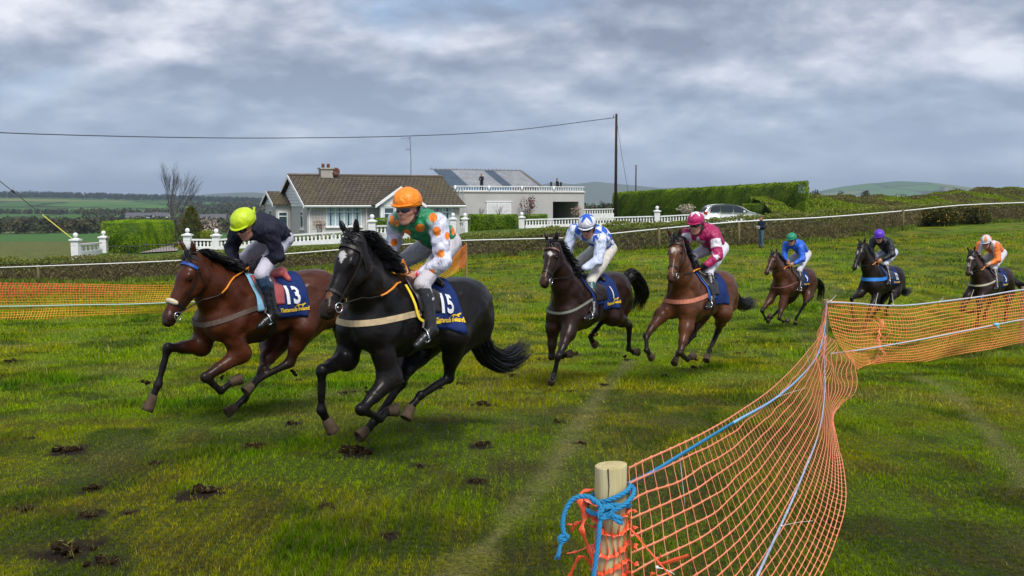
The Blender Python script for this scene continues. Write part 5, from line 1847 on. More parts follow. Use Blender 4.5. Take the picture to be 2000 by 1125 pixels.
# the long low hedge along the track (brown twigs, greener top)
def track_hedge():
    n = 105000
    X = rng.uniform(-46, 62, n) if False else np.interp(rng.random(n), np.linspace(0, 1, 50), np.linspace(-42, 58, 50))
    yc = hedgeY(X) + .75
    topline = np.interp(X, [-42, -30, -19, -10.5, -1.5, 6.2, 13.5, 19, 30, 41, 58], [3.45, 3.45, 3.22, 2.65, 2.02, 1.38, .93, .68, .30, .05, -.3])
    zt = CZ - topline + (fbm(X * .8, X * 0 + 2, 4, 81) - .5) * .45
    ang = rng.uniform(0, PI, n)
    hh = rng.random(n)
    wid = .85 * (1 - .35 * hh ** 3) * (1 + .35 * (fbm(X * .9, hh * 2, 2, 82) - .5))
    Y = yc - np.cos(ang * .62) * wid * rng.uniform(.75, 1.02, n)
    zb = surf_z(X, hedgeY(X) - .2) - .05
    top = rng.random(n) < .3
    Z = np.where(top, zt + rng.normal(scale=.06, size=n), zb + (zt - zb) * hh)
    Y = np.where(top, yc + rng.uniform(-.7, .9, n), Y)
    pts = np.c_[X, Y, Z]
    rel = np.clip((Z - zb) / np.maximum(zt - zb, .3), 0, 1)
    g = sst(.45, 1.0, rel + (fbm(X * .35, rel, 3, 83) - .5) * .9) * .9 + .10 * rng.random(n)
    g = np.clip(g + sst(.55, .75, fbm(X * .13 + 4, X * 0, 2, 87)) * .4, 0, 1)
    br = mixcol(n, (.13, .105, .04), (.25, .20, .09), None, .4); gr = mixcol(n, (.12, .155, .022), (.22, .24, .04), None, .35)
    cols = br * (1 - g[:, None]) + gr * g[:, None]
    # twiggy: long thin strips low down
    V1, F1, C1 = leaf_quads(pts[rel < .6], .30, cols[rel < .6], .12, .5)
    V2, F2, C2 = leaf_quads(pts[rel >= .6], .12, cols[rel >= .6], .6)
    V, F_, C = np.concatenate([V1, V2]), np.concatenate([F1, F2 + len(V1)]), np.concatenate([C1, C2])
    # core
    xs = np.linspace(-42, 58, 90); cv = []; cf = []
    for x in xs:
        y = float(hedgeY(x)) + .75; b0 = float(surf_z(np.array([x]), np.array([y - .9]))[0]) - .1
        t_ = CZ - float(np.interp(x, [-42, -30, -19, -10.5, -1.5, 6.2, 13.5, 19, 30, 41, 58], [3.45, 3.45, 3.22, 2.65, 2.02, 1.38, .93, .68, .30, .05, -.3])) - .22
        cv += [(x, y - .62, b0), (x, y - .45, t_), (x, y + .5, t_), (x, y + .6, b0)]
    for i in range(len(xs) - 1):
        for k in range(3): a = i * 4 + k; cf.append((a, a + 1, a + 5, a + 4))
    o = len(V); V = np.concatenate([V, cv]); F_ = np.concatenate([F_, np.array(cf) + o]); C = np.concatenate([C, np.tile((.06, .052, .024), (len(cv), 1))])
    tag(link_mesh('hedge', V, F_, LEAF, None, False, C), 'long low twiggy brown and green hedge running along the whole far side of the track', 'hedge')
    # tall grass at its foot is part of the turf; rough tufts
    m = 26000
    X = rng.uniform(-38, 55, m); Y = hedgeY(X) - np.abs(rng.normal(scale=.8, size=m)); Z = surf_z(X, Y)
    keep = fbm(X * .5, Y * .5, 3, 85) > .42
    X, Y, Z = X[keep], Y[keep], Z[keep]
    hgt = rng.uniform(.1, .38, len(X)) * (1.1 - .25 * np.minimum(hedgeY(X) - Y, 3))
    pts = np.c_[X, Y, Z + hgt * .45]
    V, F_, C = leaf_quads(pts, .34, mixcol(len(X), (.09, .17, .012), (.17, .19, .03), None, .35), .18, 2.0)
    tag(link_mesh('rough_grass', V, F_, LEAF, None, False, C), kind='stuff', label='longer rough grass growing at the foot of the track hedge', cat='grass')


track_hedge()

GREEN0, GREEN1 = (.045, .11, .006), (.13, .24, .008)
# bright clipped hedge by the drive, left
fpA = [gxy(197, 70), gxy(272, 67), gxy(341, 84), gxy(256, 90)]
clipped_hedge(fpA, [ztopat(434, 70), ztopat(434, 67), ztopat(431, 84), ztopat(429, 90)], 42000, .075, (.10, .21, .004), (.27, .42, .006),
              'tall bright lime green clipped hedge beside the driveway railings', lump=.06, rnd=.5)
# clipped hedge in front of the garage
clipped_hedge([gxy(915, 86), gxy(1011, 89), gxy(1010, 92), gxy(916, 89)], [ztopat(421, 86), ztopat(421, 89), ztopat(419.5, 92), ztopat(419.5, 89)], 16000, .09, (.08, .18, .006), (.22, .34, .008),
              'low square clipped green hedge in front of the white garage door', lump=.03, rnd=.1)
clipped_hedge([gxy(1024, 96), gxy(1068, 96), gxy(1068, 99), gxy(1024, 99)], [ztopat(420, 96)] * 2 + [ztopat(419, 99)] * 2, 5000, .09, (.08, .18, .006), (.22, .34, .008),
              'short low clipped hedge behind the balustrade under the copper leaved shrub', lump=.03, rnd=.1)
clipped_hedge([gxy(736, 70), gxy(800, 72), gxy(802, 74), gxy(737, 72)], [ztopat(428, 70), ztopat(426, 72), ztopat(426, 74), ztopat(427, 72)], 8000, .08, (.08, .18, .006), (.22, .34, .008),
              'small clipped hedge behind the balustrade in front of the porch', lump=.04, rnd=.15)
clipped_hedge([gxy(868, 80), gxy(905, 84), gxy(905, 86), gxy(868, 82)], [ztopat(425, 80), ztopat(423, 84), ztopat(423, 86), ztopat(425, 82)], 3000, .09, (.08, .18, .006), (.22, .34, .008),
              'small clipped hedge between the two gate pillars near the ladder', lump=.04, rnd=.15)
# the big hedge, right
fpB = [gxy(1196, 128), gxy(1572, 80), gxy(1577, 84), gxy(1205, 134)]
clipped_hedge(fpB, [ztopat(378, 128), ztopat(357, 80), ztopat(356, 84), ztopat(377, 134)], 110000, .13, (.08, .16, .008), (.23, .33, .014),
              'big tall dark green hedge behind the parked white car', lump=.13, rnd=.5)
clipped_hedge([gxy(1450, 82), gxy(1502, 81), gxy(1503, 83), gxy(1451, 84)], [ztopat(399, 82), ztopat(398, 81), ztopat(398, 83), ztopat(399, 84)], 5000, .10, (.08, .15, .006), (.20, .27, .01),
              'small yellow green clipped hedge just behind the bonnet of the white car', lump=.10, rnd=.3)


# bank of scrub at the right
def bank():
    n = 95000
    X = rng.uniform(20, 62, n)
    Yc = np.interp(X, [20, 26, 40, 62], [84, 88, 100, 120])
    d = rng.random(n)
    Y = Yc - 9 + d * 11
    tp = np.interp(X, [20, 24, 33, 40, 50, 62], [.15, .30, .35, .70, 1.25, 1.6])
    base = gz(X, Y)
    z = base + (CZ + tp - base) * sst(0, .85, d) + (fbm(X * .35, Y * .35, 4, 91) - .5) * 1.0
    g = fbm(X * .22, Y * .5, 4, 93)
    gr = mixcol(n, (.13, .20, .010), (.23, .29, .018), None, .3); br = mixcol(n, (.10, .10, .03), (.20, .18, .06), None, .35)
    f = sst(.48, .60, g + .12 * sst(.5, 1, d))[:, None]
    c = gr * (1 - f) + br * f
    V, F_, C = leaf_quads(np.c_[X, Y, z], .26, c, .5, .3)
    xs = np.linspace(20, 62, 60); ds = np.linspace(0, 1.05, 10); G = []
    for x in xs:
        for q in ds:
            y = float(np.interp(x, [20, 26, 40, 62], [84, 88, 100, 120])) - 9 + q * 11; b = float(gz(np.array([x]), np.array([y]))[0])
            t_ = CZ + float(np.interp(x, [20, 24, 33, 40, 50, 62], [.15, .30, .35, .70, 1.25, 1.6]))
            zz_ = b + (t_ - b) * float(sst(0, .85, np.array(q))) + (float(fbm(np.array([x * .35]), np.array([y * .35]), 4, 91)[0]) - .5) - .06
            if q > 1: zz_ = b - .3
            G.append((x, y, zz_))
    o = len(V); V = np.concatenate([V, G]); F_ = np.concatenate([F_, grid_faces(60, 10) + o]); C = np.concatenate([C, np.tile((.06, .085, .012), (len(G), 1))])
    tag(link_mesh('scrub_bank', V, F_, LEAF, None, False, C), 'long grassy bank covered in scrub and brambles rising behind the track hedge', 'bank')


bank()


def bush(name, px, py0, py1, wpx, D, c0, c1, label, cat, n=2500, size=.1, flowers=None, group=None, dens=1.0, shape='round', stem=(.05, .04, .03), aspect=.55):
    """bush between photo rows py0 (top) and py1 (base), width wpx at depth D"""
    zt = P(px, py0, D)[2]; g = gxy(px, D); zb = min(P(px, py1, D)[2], zt - .3); zg = sz1(g[0], g[1]); H = zt - zb; W = wpx / FPX * D / 2
    root = empty(name, (g[0], g[1], zg)); tag(root, label, cat, group)
    r = rng.random(n) ** (1 / 2.2); th = rng.uniform(0, 2 * PI, n); ph = np.arccos(rng.uniform(-1, 1, n))
    x = r * np.sin(ph) * np.cos(th); y = r * np.sin(ph) * np.sin(th); z = r * np.cos(ph)
    if shape == 'cone':
        zz_ = rng.random(n) ** 1.4; rr = 1.35 * (1 - zz_) ** .8 * np.sqrt(rng.uniform(.3, 1, n)) * (1 + .25 * np.sin(zz_ * 24 + th * 3))
        x, y, z = rr * np.cos(th), rr * np.sin(th), zz_ * 2 - 1
    lum = fbm(x * 2.2 + px, y * 2.2 + z * 2, 3, 7)
    sc_ = .72 + .6 * lum
    keep = fbm(x * 3 + px, z * 3 + y * 2, 2, 9) > (.5 - .35 * dens)
    pts = np.c_[x * W * sc_, y * W * sc_, (zb - zg) + H * .5 + z * H * .5 * np.clip(sc_, .8, 1.05)][keep]
    pts = pts[pts[:, 2] > -.05]
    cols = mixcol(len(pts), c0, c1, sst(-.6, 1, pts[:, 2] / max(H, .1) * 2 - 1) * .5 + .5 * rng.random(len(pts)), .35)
    fo = foliage('foliage', pts, size, cols, parent=root, aspect=aspect)
    if flowers:
        m = flowers[1]; idx = rng.choice(len(pts), min(m, len(pts)), replace=False)
        p2 = pts[idx] * 1.03
        V, F_, C = leaf_quads(p2, flowers[2], mixcol(len(p2), flowers[0], flowers[0], None, .2), .9)
        tag(link_mesh('flowers', V, F_, LEAF, root, False, C), kind='stuff')
    mb = MB()
    for i in range(7):
        a = i * .9; mb.tube([(0, 0, -.1), (.15 * W * math.cos(a), .15 * W * math.sin(a), H * .25), (.5 * W * math.cos(a), .5 * W * math.sin(a), (zb - zg) + H * .7)], [.035, .025, .008], 5)
    mb.build('stem', mat('stem_bark', stem, .9, .1), root)
    return root


bush('conifer', 374, 400, 483, 62, 76, (.030, .038, .006), (.13, .13, .012), 'dark golden conifer with a pointed top beside the driveway', 'tree', 9000, .11, shape='cone', aspect=.4)
bush('shrub', 388, 452, 486, 44, 74, (.04, .045, .008), (.10, .13, .02), 'dark low shrub tucked against the golden conifer', 'shrub', 2500, .1)
bush('blossom_shrub', 412, 424, 464, 44, 78, (.10, .10, .05), (.3, .25, .2), 'pink white flowering shrub behind the balustrade near the golden conifer', 'shrub', 500, .09, ((.62, .50, .46), 650, .11), dens=.3)
bush('blossom_shrub', 624, 427, 450, 26, 69, (.10, .10, .05), (.3, .25, .2), 'small pink white flowering shrub under the wide front window', 'shrub', 350, .08, ((.60, .46, .42), 420, .09), dens=.3)
bush('blossom_shrub', 1127, 402, 424, 22, 100, (.10, .10, .05), (.3, .25, .2), 'pale flowering shrub beside the open garage', 'shrub', 300, .1, ((.50, .36, .30), 380, .12), dens=.3)
bush('blossom_shrub', 1340, 398, 420, 32, 98, (.10, .11, .05), (.3, .27, .2), 'cream flowering shrub between the big hedge and the balustrade', 'shrub', 400, .1, ((.60, .52, .42), 560, .13), dens=.4)
bush('copper_shrub', 1031, 378, 420, 34, 97, (.055, .012, .014), (.15, .03, .03), 'dark red copper leaved shrub against the garage wall', 'shrub', 900, .15, dens=.2)
bush('copper_shrub', 868, 386, 405, 30, 78, (.055, .012, .014), (.14, .03, .03), 'dark red leaved shrub against the bungalow wall beyond the porch', 'shrub', 420, .12, dens=.2)
bush('yellow_shrub', 349, 478, 494, 18, 71, (.16, .18, .01), (.42, .38, .01), 'small bright yellow green shrub at the foot of the railings', 'shrub', 700, .07)
bush('yellow_shrub', 404, 446, 470, 30, 73, (.10, .17, .01), (.30, .34, .02), 'light yellow green shrub behind the balustrade left of the blossom', 'shrub', 900, .08)
bush('gorse_bush', 1838, 401, 442, 75, 76, (.03, .038, .010), (.085, .085, .02), 'dark gorse bush dotted with yellow flowers, nearer to the rope post', 'gorse bush', 6500, .15, ((.50, .33, .01), 700, .10), 'gorse bushes by the track hedge')
bush('gorse_bush', 1895, 400, 441, 74, 78, (.03, .038, .010), (.085, .085, .02), 'dark gorse bush dotted with yellow flowers, farther along the hedge', 'gorse bush', 6000, .15, ((.50, .33, .01), 600, .10), 'gorse bushes by the track hedge')
for i, (px, D) in enumerate([(568, 66.5), (585, 66.8), (603, 67), (620, 67.2), (641, 67.4), (662, 67.6), (681, 67.8), (700, 68), (440, 66.8), (455, 66.8), (540, 66.8)]):
    py = 395 + (ground_h(np.array([gxy(px, D)[0]]), np.array([D]))[0]) / D * 2000
    bush('daffodils', px, py - 20, py, 20, D, (.06, .15, .01), (.14, .24, .02), 'clump of yellow daffodils in green leaves seen between the balusters', 'flowers', 260, .22, ((.62, .46, .02), 34, .12), 'daffodil clumps behind the balustrade', aspect=.15)


# ---- branching trees
def branch_tree(name, px, py0, D, label, spread=.35, lean=.10, seed=1, depth=6, r0=.12, group=None, zbase=None, trunk_frac=.30, twig=(.055, .045, .045), bl=.24):
    r = random.Random(seed); g = gxy(px, D)
    zb = float(gz(np.array([g[0]]), np.array([g[1]]))[0]) if zbase is None else zbase
    H = P(px, py0, D)[2] - zb
    root = empty(name, (g[0], g[1], zb)); tag(root, label, 'tree', group)
    tr = MB(); br = MB()
    p0 = Vector((0, 0, -.2)); p1 = Vector((lean * .3, 0, H * trunk_frac))
    tr.tube([p0, p0 * .5 + p1 * .5 + Vector((.03, 0, 0)), p1], [r0, r0 * .85, r0 * .7], 8)

    def rec(p, d, L, rad, k):
        if k == 0: return
        q = p + d * L
        m = p + d * L * .5 + Vector((r.uniform(-1, 1), r.uniform(-1, 1), 0)) * L * .05
        br.tube([p, m, q], [rad, rad * .8, rad * .62], 5 if k > 2 else 3, False)
        for _ in range(3 if k > 2 else 3):
            nd = (d + Vector((r.uniform(-1, 1) * spread + lean * .25, r.uniform(-1, 1) * spread, r.uniform(-.05, .30)))).normalized()
            rec(p + d * L * r.uniform(.45, 1.0), nd, L * r.uniform(.62, .82), rad * .58, k - 1)
    for i in range(5):
        d = Vector((r.uniform(-1, 1) * spread * 1.3 + lean, r.uniform(-1, 1) * spread, 1)).normalized()
        rec(p0.lerp(p1, r.uniform(.6, 1)), d, H * bl, r0 * .5, depth)
    tr.build('trunk', BARK, root, True)
    br.build('branches', mat('twigs' + name, twig, .9, .1), root)


branch_tree('bare_tree', 338, 352, 105, 'leafless winter tree with a fine twiggy crown leaning right', .25, .14, 4, 6, .10, trunk_frac=.36, twig=(.085, .08, .085), bl=.36)
branch_tree('sapling', 937, 384, 96, 'thin bare sapling against the barn wall near the ladder', .30, .05, 6, 4, .03, 'bare saplings by the garage', twig=(.12, .09, .08))
branch_tree('sapling', 975, 386, 96, 'bare spreading sapling in front of the white garage door', .55, .0, 9, 4, .03, 'bare saplings by the garage', twig=(.12, .09, .08))
branch_tree('dark_tree', 1190, 374, 128, 'stunted dark shrubby tree at the left end of the big hedge', .6, -.1, 3, 4, .2, twig=(.05, .05, .03))


# ---- far woods and hedgerow trees (a mass no one could count)
def far_trees():
    PT, SZ, CL = [], [], []
    items = []
    r = rng
    for k in range(520): items.append((r.uniform(-30, 560), r.uniform(450, 700), r.uniform(4, 7.5)))          # dark belt below the fields
    for k in range(260): items.append((r.uniform(-30, 420), r.uniform(880, 940) + 0, r.uniform(5, 9)))
    for k in range(160): items.append((r.uniform(-30, 240), r.uniform(1500, 1540), r.uniform(5, 9)))
    for k in range(200): items.append((r.uniform(150, 620), r.uniform(1150, 1500), r.uniform(6, 11)))
    for k in range(260): items.append((r.uniform(330, 620), r.uniform(1700, 2300), r.uniform(8, 14)))
    for k in range(900): items.append((r.uniform(-40, 620), r.uniform(2800, 3300), r.uniform(11, 15)))          # forest on the ridge
    for k in range(200): items.append((r.uniform(1040, 1260), r.uniform(420, 700), r.uniform(5, 9)))
    pass
    for k in range(120): items.append((r.uniform(120, 340), r.uniform(690, 760), r.uniform(4, 7)))
    for px, D, s in items:
        g = gxy(px, D); z = CZ - float(ground_h(np.array([g[0]]), np.array([g[1]]))[0])
        if px > 1500: z = CZ - float(ground_h(np.array([g[0]]), np.array([g[1]]))[0]) + (.028 * D if D < 330 else 4)
        m = 46; q = r.normal(size=(m, 3)); q /= np.linalg.norm(q, axis=1)[:, None]; q *= r.random(m)[:, None] ** .35
        q *= np.array([s * .42 * r.uniform(.7, 1.5), s * .42, s * .5]); q[:, 2] = q[:, 2] * (1 - .35 * np.sign(q[:, 2]) * np.abs(q[:, 0]) / s) + s * .42
        PT.append(q + np.array([g[0], g[1], z])); SZ.append(np.full(m, s * .26))
        c = np.array([.040, .050, .022]) * r.uniform(.6, 1.3) if D < 2500 else np.array([.018, .034, .018]) * r.uniform(.7, 1.2)
        if r.random() < .45: c = c * np.array([1.9, 1.35, 1.4])
        CL.append(np.tile(c, (m, 1)) * r.uniform(.6, 1.5, (m, 1)))
    V, F_, C = leaf_quads(np.concatenate(PT), 1.0, np.concatenate(CL), .8)
    sz_ = np.repeat(np.concatenate(SZ), 4)[:, None]; cen = np.repeat(np.concatenate(PT), 4, axis=0); V = cen + (V - cen) * sz_
    tag(link_mesh('distant_woods', V, F_, leaf_mat('far_leaves', .0, .9), None, False, C), 'dark far woods and hedgerow trees across the valley', 'woods', kind='stuff')


far_trees()


# ---- scattered trees on the skyline beyond the bank
for i, (px, py, D, w, lb) in enumerate([(1592, 371, 210, 26, 'dark bushy tree just right of the big hedge end'), (1640, 374, 240, 22, 'low round tree on the skyline beneath the green hill'), (1690, 372, 260, 20, 'small pointed dark tree in front of the green hill'),
        (1868, 368, 250, 44, 'broad spreading tree on the skyline right of the green hill'), (1915, 366, 240, 34, 'leafless brownish tree on the skyline above the gorse'), (1948, 371, 230, 30, 'low round tree near the right end of the skyline'), (1985, 366, 235, 44, 'tall bushy tree at the right edge of the skyline'), (2030, 370, 230, 50, 'bushy tree just beyond the right edge of the skyline'), (1760, 378, 280, 60, 'low wide thicket on the skyline below the hill top')]):
    g = gxy(px, D); zt = P(px, py, D)[2]; zb = zt - (3.4 if w < 30 else 4.2)
    r_ = empty('skyline_tree', (g[0], g[1], zb)); tag(r_, lb, 'tree', 'skyline trees beyond the bank'); W = w / FPX * D / 2; H = zt - zb
    n = 900; q = rng.normal(size=(n, 3)); q /= np.linalg.norm(q, axis=1)[:, None]; q *= rng.random(n)[:, None] ** .4
    sc_ = .6 + .8 * fbm(q[:, 0] * 1.8 + px, q[:, 2] * 1.8 + q[:, 1], 3, 9)
    pts = np.c_[q[:, 0] * W * sc_, q[:, 1] * W * sc_, H * .45 + q[:, 2] * H * .55 * sc_]
    foliage('crown', pts, .38, mixcol(n, (.035, .045, .02), (.09, .085, .04), None, .4), parent=r_)
    mb = MB(); mb.tube([(0, 0, -9), (0, 0, H * .5)], [.25, .12], 6); mb.build('trunk', BARK, r_)

# ================================================================= buildings
PAINT = mat('white_paint', (.82, .83, .83), .6, .3, noise=(3, .18))
WALLM = mat('pebble_render', (.54, .53, .51), .9, .1, noise=(1.5, .14), bump=(60, .5, .01))
GLASS = mat('window_glass', (.03, .06, .08), .08, .7)
CURT = mat('net_curtain', (.42, .56, .60), .8, .2, noise=(6, .3))


def tile_mat(name, c0, c1, sx, sy):
    m = bpy.data.materials.new(name); m.use_nodes = True
    t = NT(m.node_tree); o = t.n('ShaderNodeOutputMaterial'); b = t.n('ShaderNodeBsdfPrincipled'); t.l(b.outputs[0], o.inputs[0])
    tcn = t.n('ShaderNodeTexCoord')
    br = t.n('ShaderNodeTexBrick'); br.offset = .5
    t.l(t.mapping(tcn.outputs['UV'], scale=(1, 1, 1)), br.inputs['Vector'])
    br.inputs['Color1'].default_value = (*c0, 1); br.inputs['Color2'].default_value = (*c1, 1); br.inputs['Mortar'].default_value = (c0[0] * .35, c0[1] * .35, c0[2] * .35, 1)
    br.inputs['Scale'].default_value = 1; br.inputs['Brick Width'].default_value = sx; br.inputs['Row Height'].default_value = sy; br.inputs['Mortar Size'].default_value = .035
    nz = t.noise(tcn.outputs['Object'], .7, 5, .6); nz2 = t.noise(tcn.outputs['Object'], 3.5, 4, .6)
    c = t.mix(t.ramp(nz, [(.45, 0.0), (.7, .5)]), br.outputs[0], (.115, .095, .035))
    c = t.mix(t.ramp(nz2, [(.35, 0.0), (.7, .5)]), c, t.mix(1.0, c, (.55, .55, .55), 'MULTIPLY'))
    t.l(c, b.inputs['Base Color']); b.inputs['Roughness'].default_value = .85; b.inputs['Specular IOR Level'].default_value = .15
    bn = t.n('ShaderNodeBump'); bn.inputs['Strength'].default_value = .8; bn.inputs['Distance'].default_value = .03
    t.l(br.outputs['Fac'], bn.inputs['Height']); bn.invert = True; t.l(bn.outputs[0], b.inputs['Normal'])
    return m


TILE = tile_mat('concrete_tiles', (.085, .070, .055), (.12, .10, .08), .33, .34)


def uv_quad(o, scale=1.0):
    """planar uv from each face's own axes (metres)"""
    me = o.data; uvl = me.uv_layers.new(name='UVMap')
    for f in me.polygons:
        n = f.normal; h = Vector((0, 0, 1)).cross(n)
        if h.length < .01: h = Vector((1, 0, 0))
        h.normalize(); v = n.cross(h)
        for li in f.loop_indices:
            c = me.vertices[me.loops[li].vertex_index].co
            uvl.data[li].uv = (c.dot(h) * scale, c.dot(v) * scale)


class LF:
    """building frame: origin on the plan, ex along the front, ey to the back, z world"""
    def __init__(s, x, y, ang):
        s.o = np.array([x, y]); a = R(ang); s.ex = np.array([math.cos(a), math.sin(a)]); s.ey = np.array([-math.sin(a), math.cos(a)]); s.ang = a

    def __call__(s, a, b, z): p = s.o + s.ex * a + s.ey * b; return (p[0], p[1], z)

    def boxm(s, mb, a0, a1, b0, b1, z0, z1):
        vs = [s(a, b, z) for z in (z0, z1) for a, b in ((a0, b0), (a1, b0), (a1, b1), (a0, b1))]
        mb.add(vs, [(0, 3, 2, 1), (4, 5, 6, 7), (0, 1, 5, 4), (1, 2, 6, 5), (2, 3, 7, 6), (3, 0, 4, 7)])
        return mb


def zc(h): return CZ + h


BH = LF(-14.36, 72.0, 26)
ZE, ZR, ZG = zc(-.05), zc(1.90), zc(-3.0)
LEN, DEP = 11.6, 8.0
bung = empty('bungalow', BH(LEN / 2, DEP / 2, ZG)); tag(bung, 'pale bungalow with mossy brown tiled roof, white gabled porch and chimney', 'house')
bung_inv = Matrix.Translation(-Vector(BH(LEN / 2, DEP / 2, ZG)))


def bpart(mb, name, m, par=None, smooth=False, root=None, origin=None):
    """build mesh in world coordinates under a root Empty placed at its own location"""
    root = root or bung
    off = np.array(root.location)
    mb.v = [tuple(np.array(v) - off) for v in mb.v]
    return mb.build(name, m, par or root, smooth)


# walls (front, back, gables as a five-sided solid)
mb = MB()
mb.prism([BH(0, 0, ZG), BH(0, 0, ZE - .08), BH(0, DEP / 2, ZR - .16), BH(0, DEP, ZE - .08), BH(0, DEP, ZG)], np.array(BH(LEN, 0, 0)) - np.array(BH(0, 0, 0)))
bpart(mb, 'wall', WALLM)
# white boarded gable
mb = MB()
for i in range(9):
    z0 = ZE - .25 + i * .22; z1 = z0 + .20
    f = lambda z: max(0.0, (ZR - .22 - z) / (ZR - ZE) * (DEP / 2))
    w0, w1 = min(f(z0), DEP / 2 - .02), min(f(z1), DEP / 2 - .02)
    if w0 <= 0: continue
    c = DEP / 2
    mb.prism([BH(-.03, c - w0, z0), BH(-.03, c + w0, z0), BH(-.015, c + w1, z1), BH(-.015, c - w1, z1)], np.array(BH(-.03, 0, 0)) - np.array(BH(0, 0, 0)))
bpart(mb, 'gable_boards', PAINT)
# roof slopes with overhang
mb = MB(); ov = .45; sl = (ZR - ZE) / (DEP / 2)
th = .09
for s0, s1 in ((-ov, DEP / 2), (DEP + ov, DEP / 2)):
    za = ZE - ov * sl
    mb.prism([BH(-.35, s0, za), BH(LEN + .3, s0, za), BH(LEN + .3, s1, ZR), BH(-.35, s1, ZR)], (0, 0, th))
rf = bpart(mb, 'roof', TILE); uv_quad(rf)
mb = MB(); mb.tube([BH(-.36, DEP / 2, ZR + .11), BH(LEN + .32, DEP / 2, ZR + .11)], .10, 8); bpart(mb, 'ridge_tiles', mat('ridge', (.13, .10, .07), .8, noise=(2, .4)), rf)
# barge boards, fascia, gutter
mb = MB()
za = ZE - ov * sl
for a in (-.40,):
    for s0 in (-ov, DEP + ov):
        mb.prism([BH(a, s0, za - .14), BH(a, DEP / 2, ZR - .14), BH(a, DEP / 2, ZR + .10), BH(a, s0, za + .10)], np.array(BH(.045, 0, 0)) - np.array(BH(0, 0, 0)))
BH.boxm(mb, -.35, LEN + .3, -ov - .03, -ov - .002, za - .12, za + .05)
bpart(mb, 'barge_board', PAINT)
mb = MB(); mb.tube([BH(-.35, -ov - .08, za + .0), BH(LEN + .3, -ov - .08, za - .02)], .06, 6); bpart(mb, 'gutter', PAINT)
mb = MB(); mb.tube([BH(4.3, -.10, za), BH(4.3, -.05, ZG)], .045, 6); mb.tube([BH(.25, -.3, za), BH(.12, -.06, za - .4), BH(.12, -.06, ZG)], .045, 6); bpart(mb, 'downpipe', PAINT)


def window(fr, a0, a1, b, z0, z1, cols, root, face='x', top=.3, curt=True):
    """framed window on the wall plane b (front) or, face='y', on the gable a=b"""
    q = (lambda a, d, z: fr(a, b + d, z)) if face == 'x' else (lambda a, d, z: fr(b + d, a, z))

    def bx(mb, a, aa, d0, d1, z, zz_):
        vs = [q(p, d, k) for k in (z, zz_) for p, d in ((a, d0), (aa, d0), (aa, d1), (a, d1))]
        mb.add(vs, [(0, 3, 2, 1), (4, 5, 6, 7), (0, 1, 5, 4), (1, 2, 6, 5), (2, 3, 7, 6), (3, 0, 4, 7)])
    fw = .07
    mb = MB()
    bx(mb, a0, a1, -.045, -.002, z0, z0 + fw); bx(mb, a0, a1, -.045, -.002, z1 - fw, z1)
    n = cols
    for i in range(n + 1):
        x = a0 + (a1 - a0 - fw) * i / n; bx(mb, x, x + fw, -.043, -.002, z0 + fw, z1 - fw)
    if top:
        zt = z1 - (z1 - z0) * top; 
        for i in range(n):
            x = a0 + (a1 - a0 - fw) * i / n; bx(mb, x + fw, a0 + (a1 - a0 - fw) * (i + 1) / n, -.041, -.002, zt, zt + fw * .9)
    w_ = bpart(mb, 'window', PAINT, root=root)
    mb = MB(); bx(mb, a0 + .02, a1 - .02, -.018, -.010, z0 + .02, z1 - .02); 
    g = bpart(mb, 'pane', CURT if curt else GLASS, par=w_, root=root)
    if curt:
        mb = MB()
        for i in range(n):
            x = a0 + (a1 - a0) * (i + .42) / n; bx(mb, x, x + (a1 - a0) / n * .16, -.022, -.0185, z0 + .05, z1 - .05)
        bpart(mb, 'curtain_gap', GLASS, par=w_, root=root)
    mb = MB(); bx(mb, a0 - .08, a1 + .08, -.12, -.001, z0 - .09, z0 - .003); bpart(mb, 'sill', PAINT, par=w_, root=root)
    return w_


window(BH, 1.35, 3.95, 0, zc(-1.73), zc(-.27), 4, bung, top=.30)
window(BH, 9.4, 11.0, 0, zc(-1.75), zc(-.35), 2, bung)
window(BH, 1.0, 1.9, 0, zc(-1.9), zc(-.6), 1, bung, 'y', curt=False)
# decorative block panel between corner and window
mb = MB()
for i in range(4):
    for j in range(6): BH.boxm(mb, .35 + i * .22, .50 + i * .22, -.02, -.002, zc(-1.9) + j * .24, zc(-1.9) + j * .24 + .16)
bpart(mb, 'block_panel', mat('render_blocks', (.40, .38, .35), .9))
# wing with small gable at the left rear
WZ, WR_ = ZE - .02, zc(.75)
mb = MB()
mb.prism([BH(-1.1, 4.7, ZG), BH(-1.1, 4.7, WZ), BH(-1.1, 6.5, WR_ - .1), BH(-1.1, 8.3, WZ), BH(-1.1, 8.3, ZG)], np.array(BH(1.08, 0, 0)) - np.array(BH(0, 0, 0)))
bpart(mb, 'wing_wall', WALLM)
mb = MB()
s2 = (WR_ - WZ) / 1.8
for s0, sg in ((4.7 - .3, 1), (8.3 + .3, -1)):
    mb.prism([BH(-1.4, s0, WZ - .3 * s2), BH(-.03, s0, WZ - .3 * s2), BH(-.03, 6.5, WR_), BH(-1.4, 6.5, WR_)], (0, 0, .08))
r2 = bpart(mb, 'wing_roof', TILE); uv_quad(r2)
mb = MB()
for i in range(5):
    z0 = WZ - .1 + i * .2; w0 = max(.02, (WR_ - .1 - z0) / s2); w1 = max(.01, (WR_ - .1 - z0 - .18) / s2)
    mb.prism([BH(-1.13, 6.5 - w0, z0), BH(-1.13, 6.5 + w0, z0), BH(-1.115, 6.5 + w1, z0 + .18), BH(-1.115, 6.5 - w1, z0 + .18)], np.array(BH(-.02, 0, 0)) - np.array(BH(0, 0, 0)))
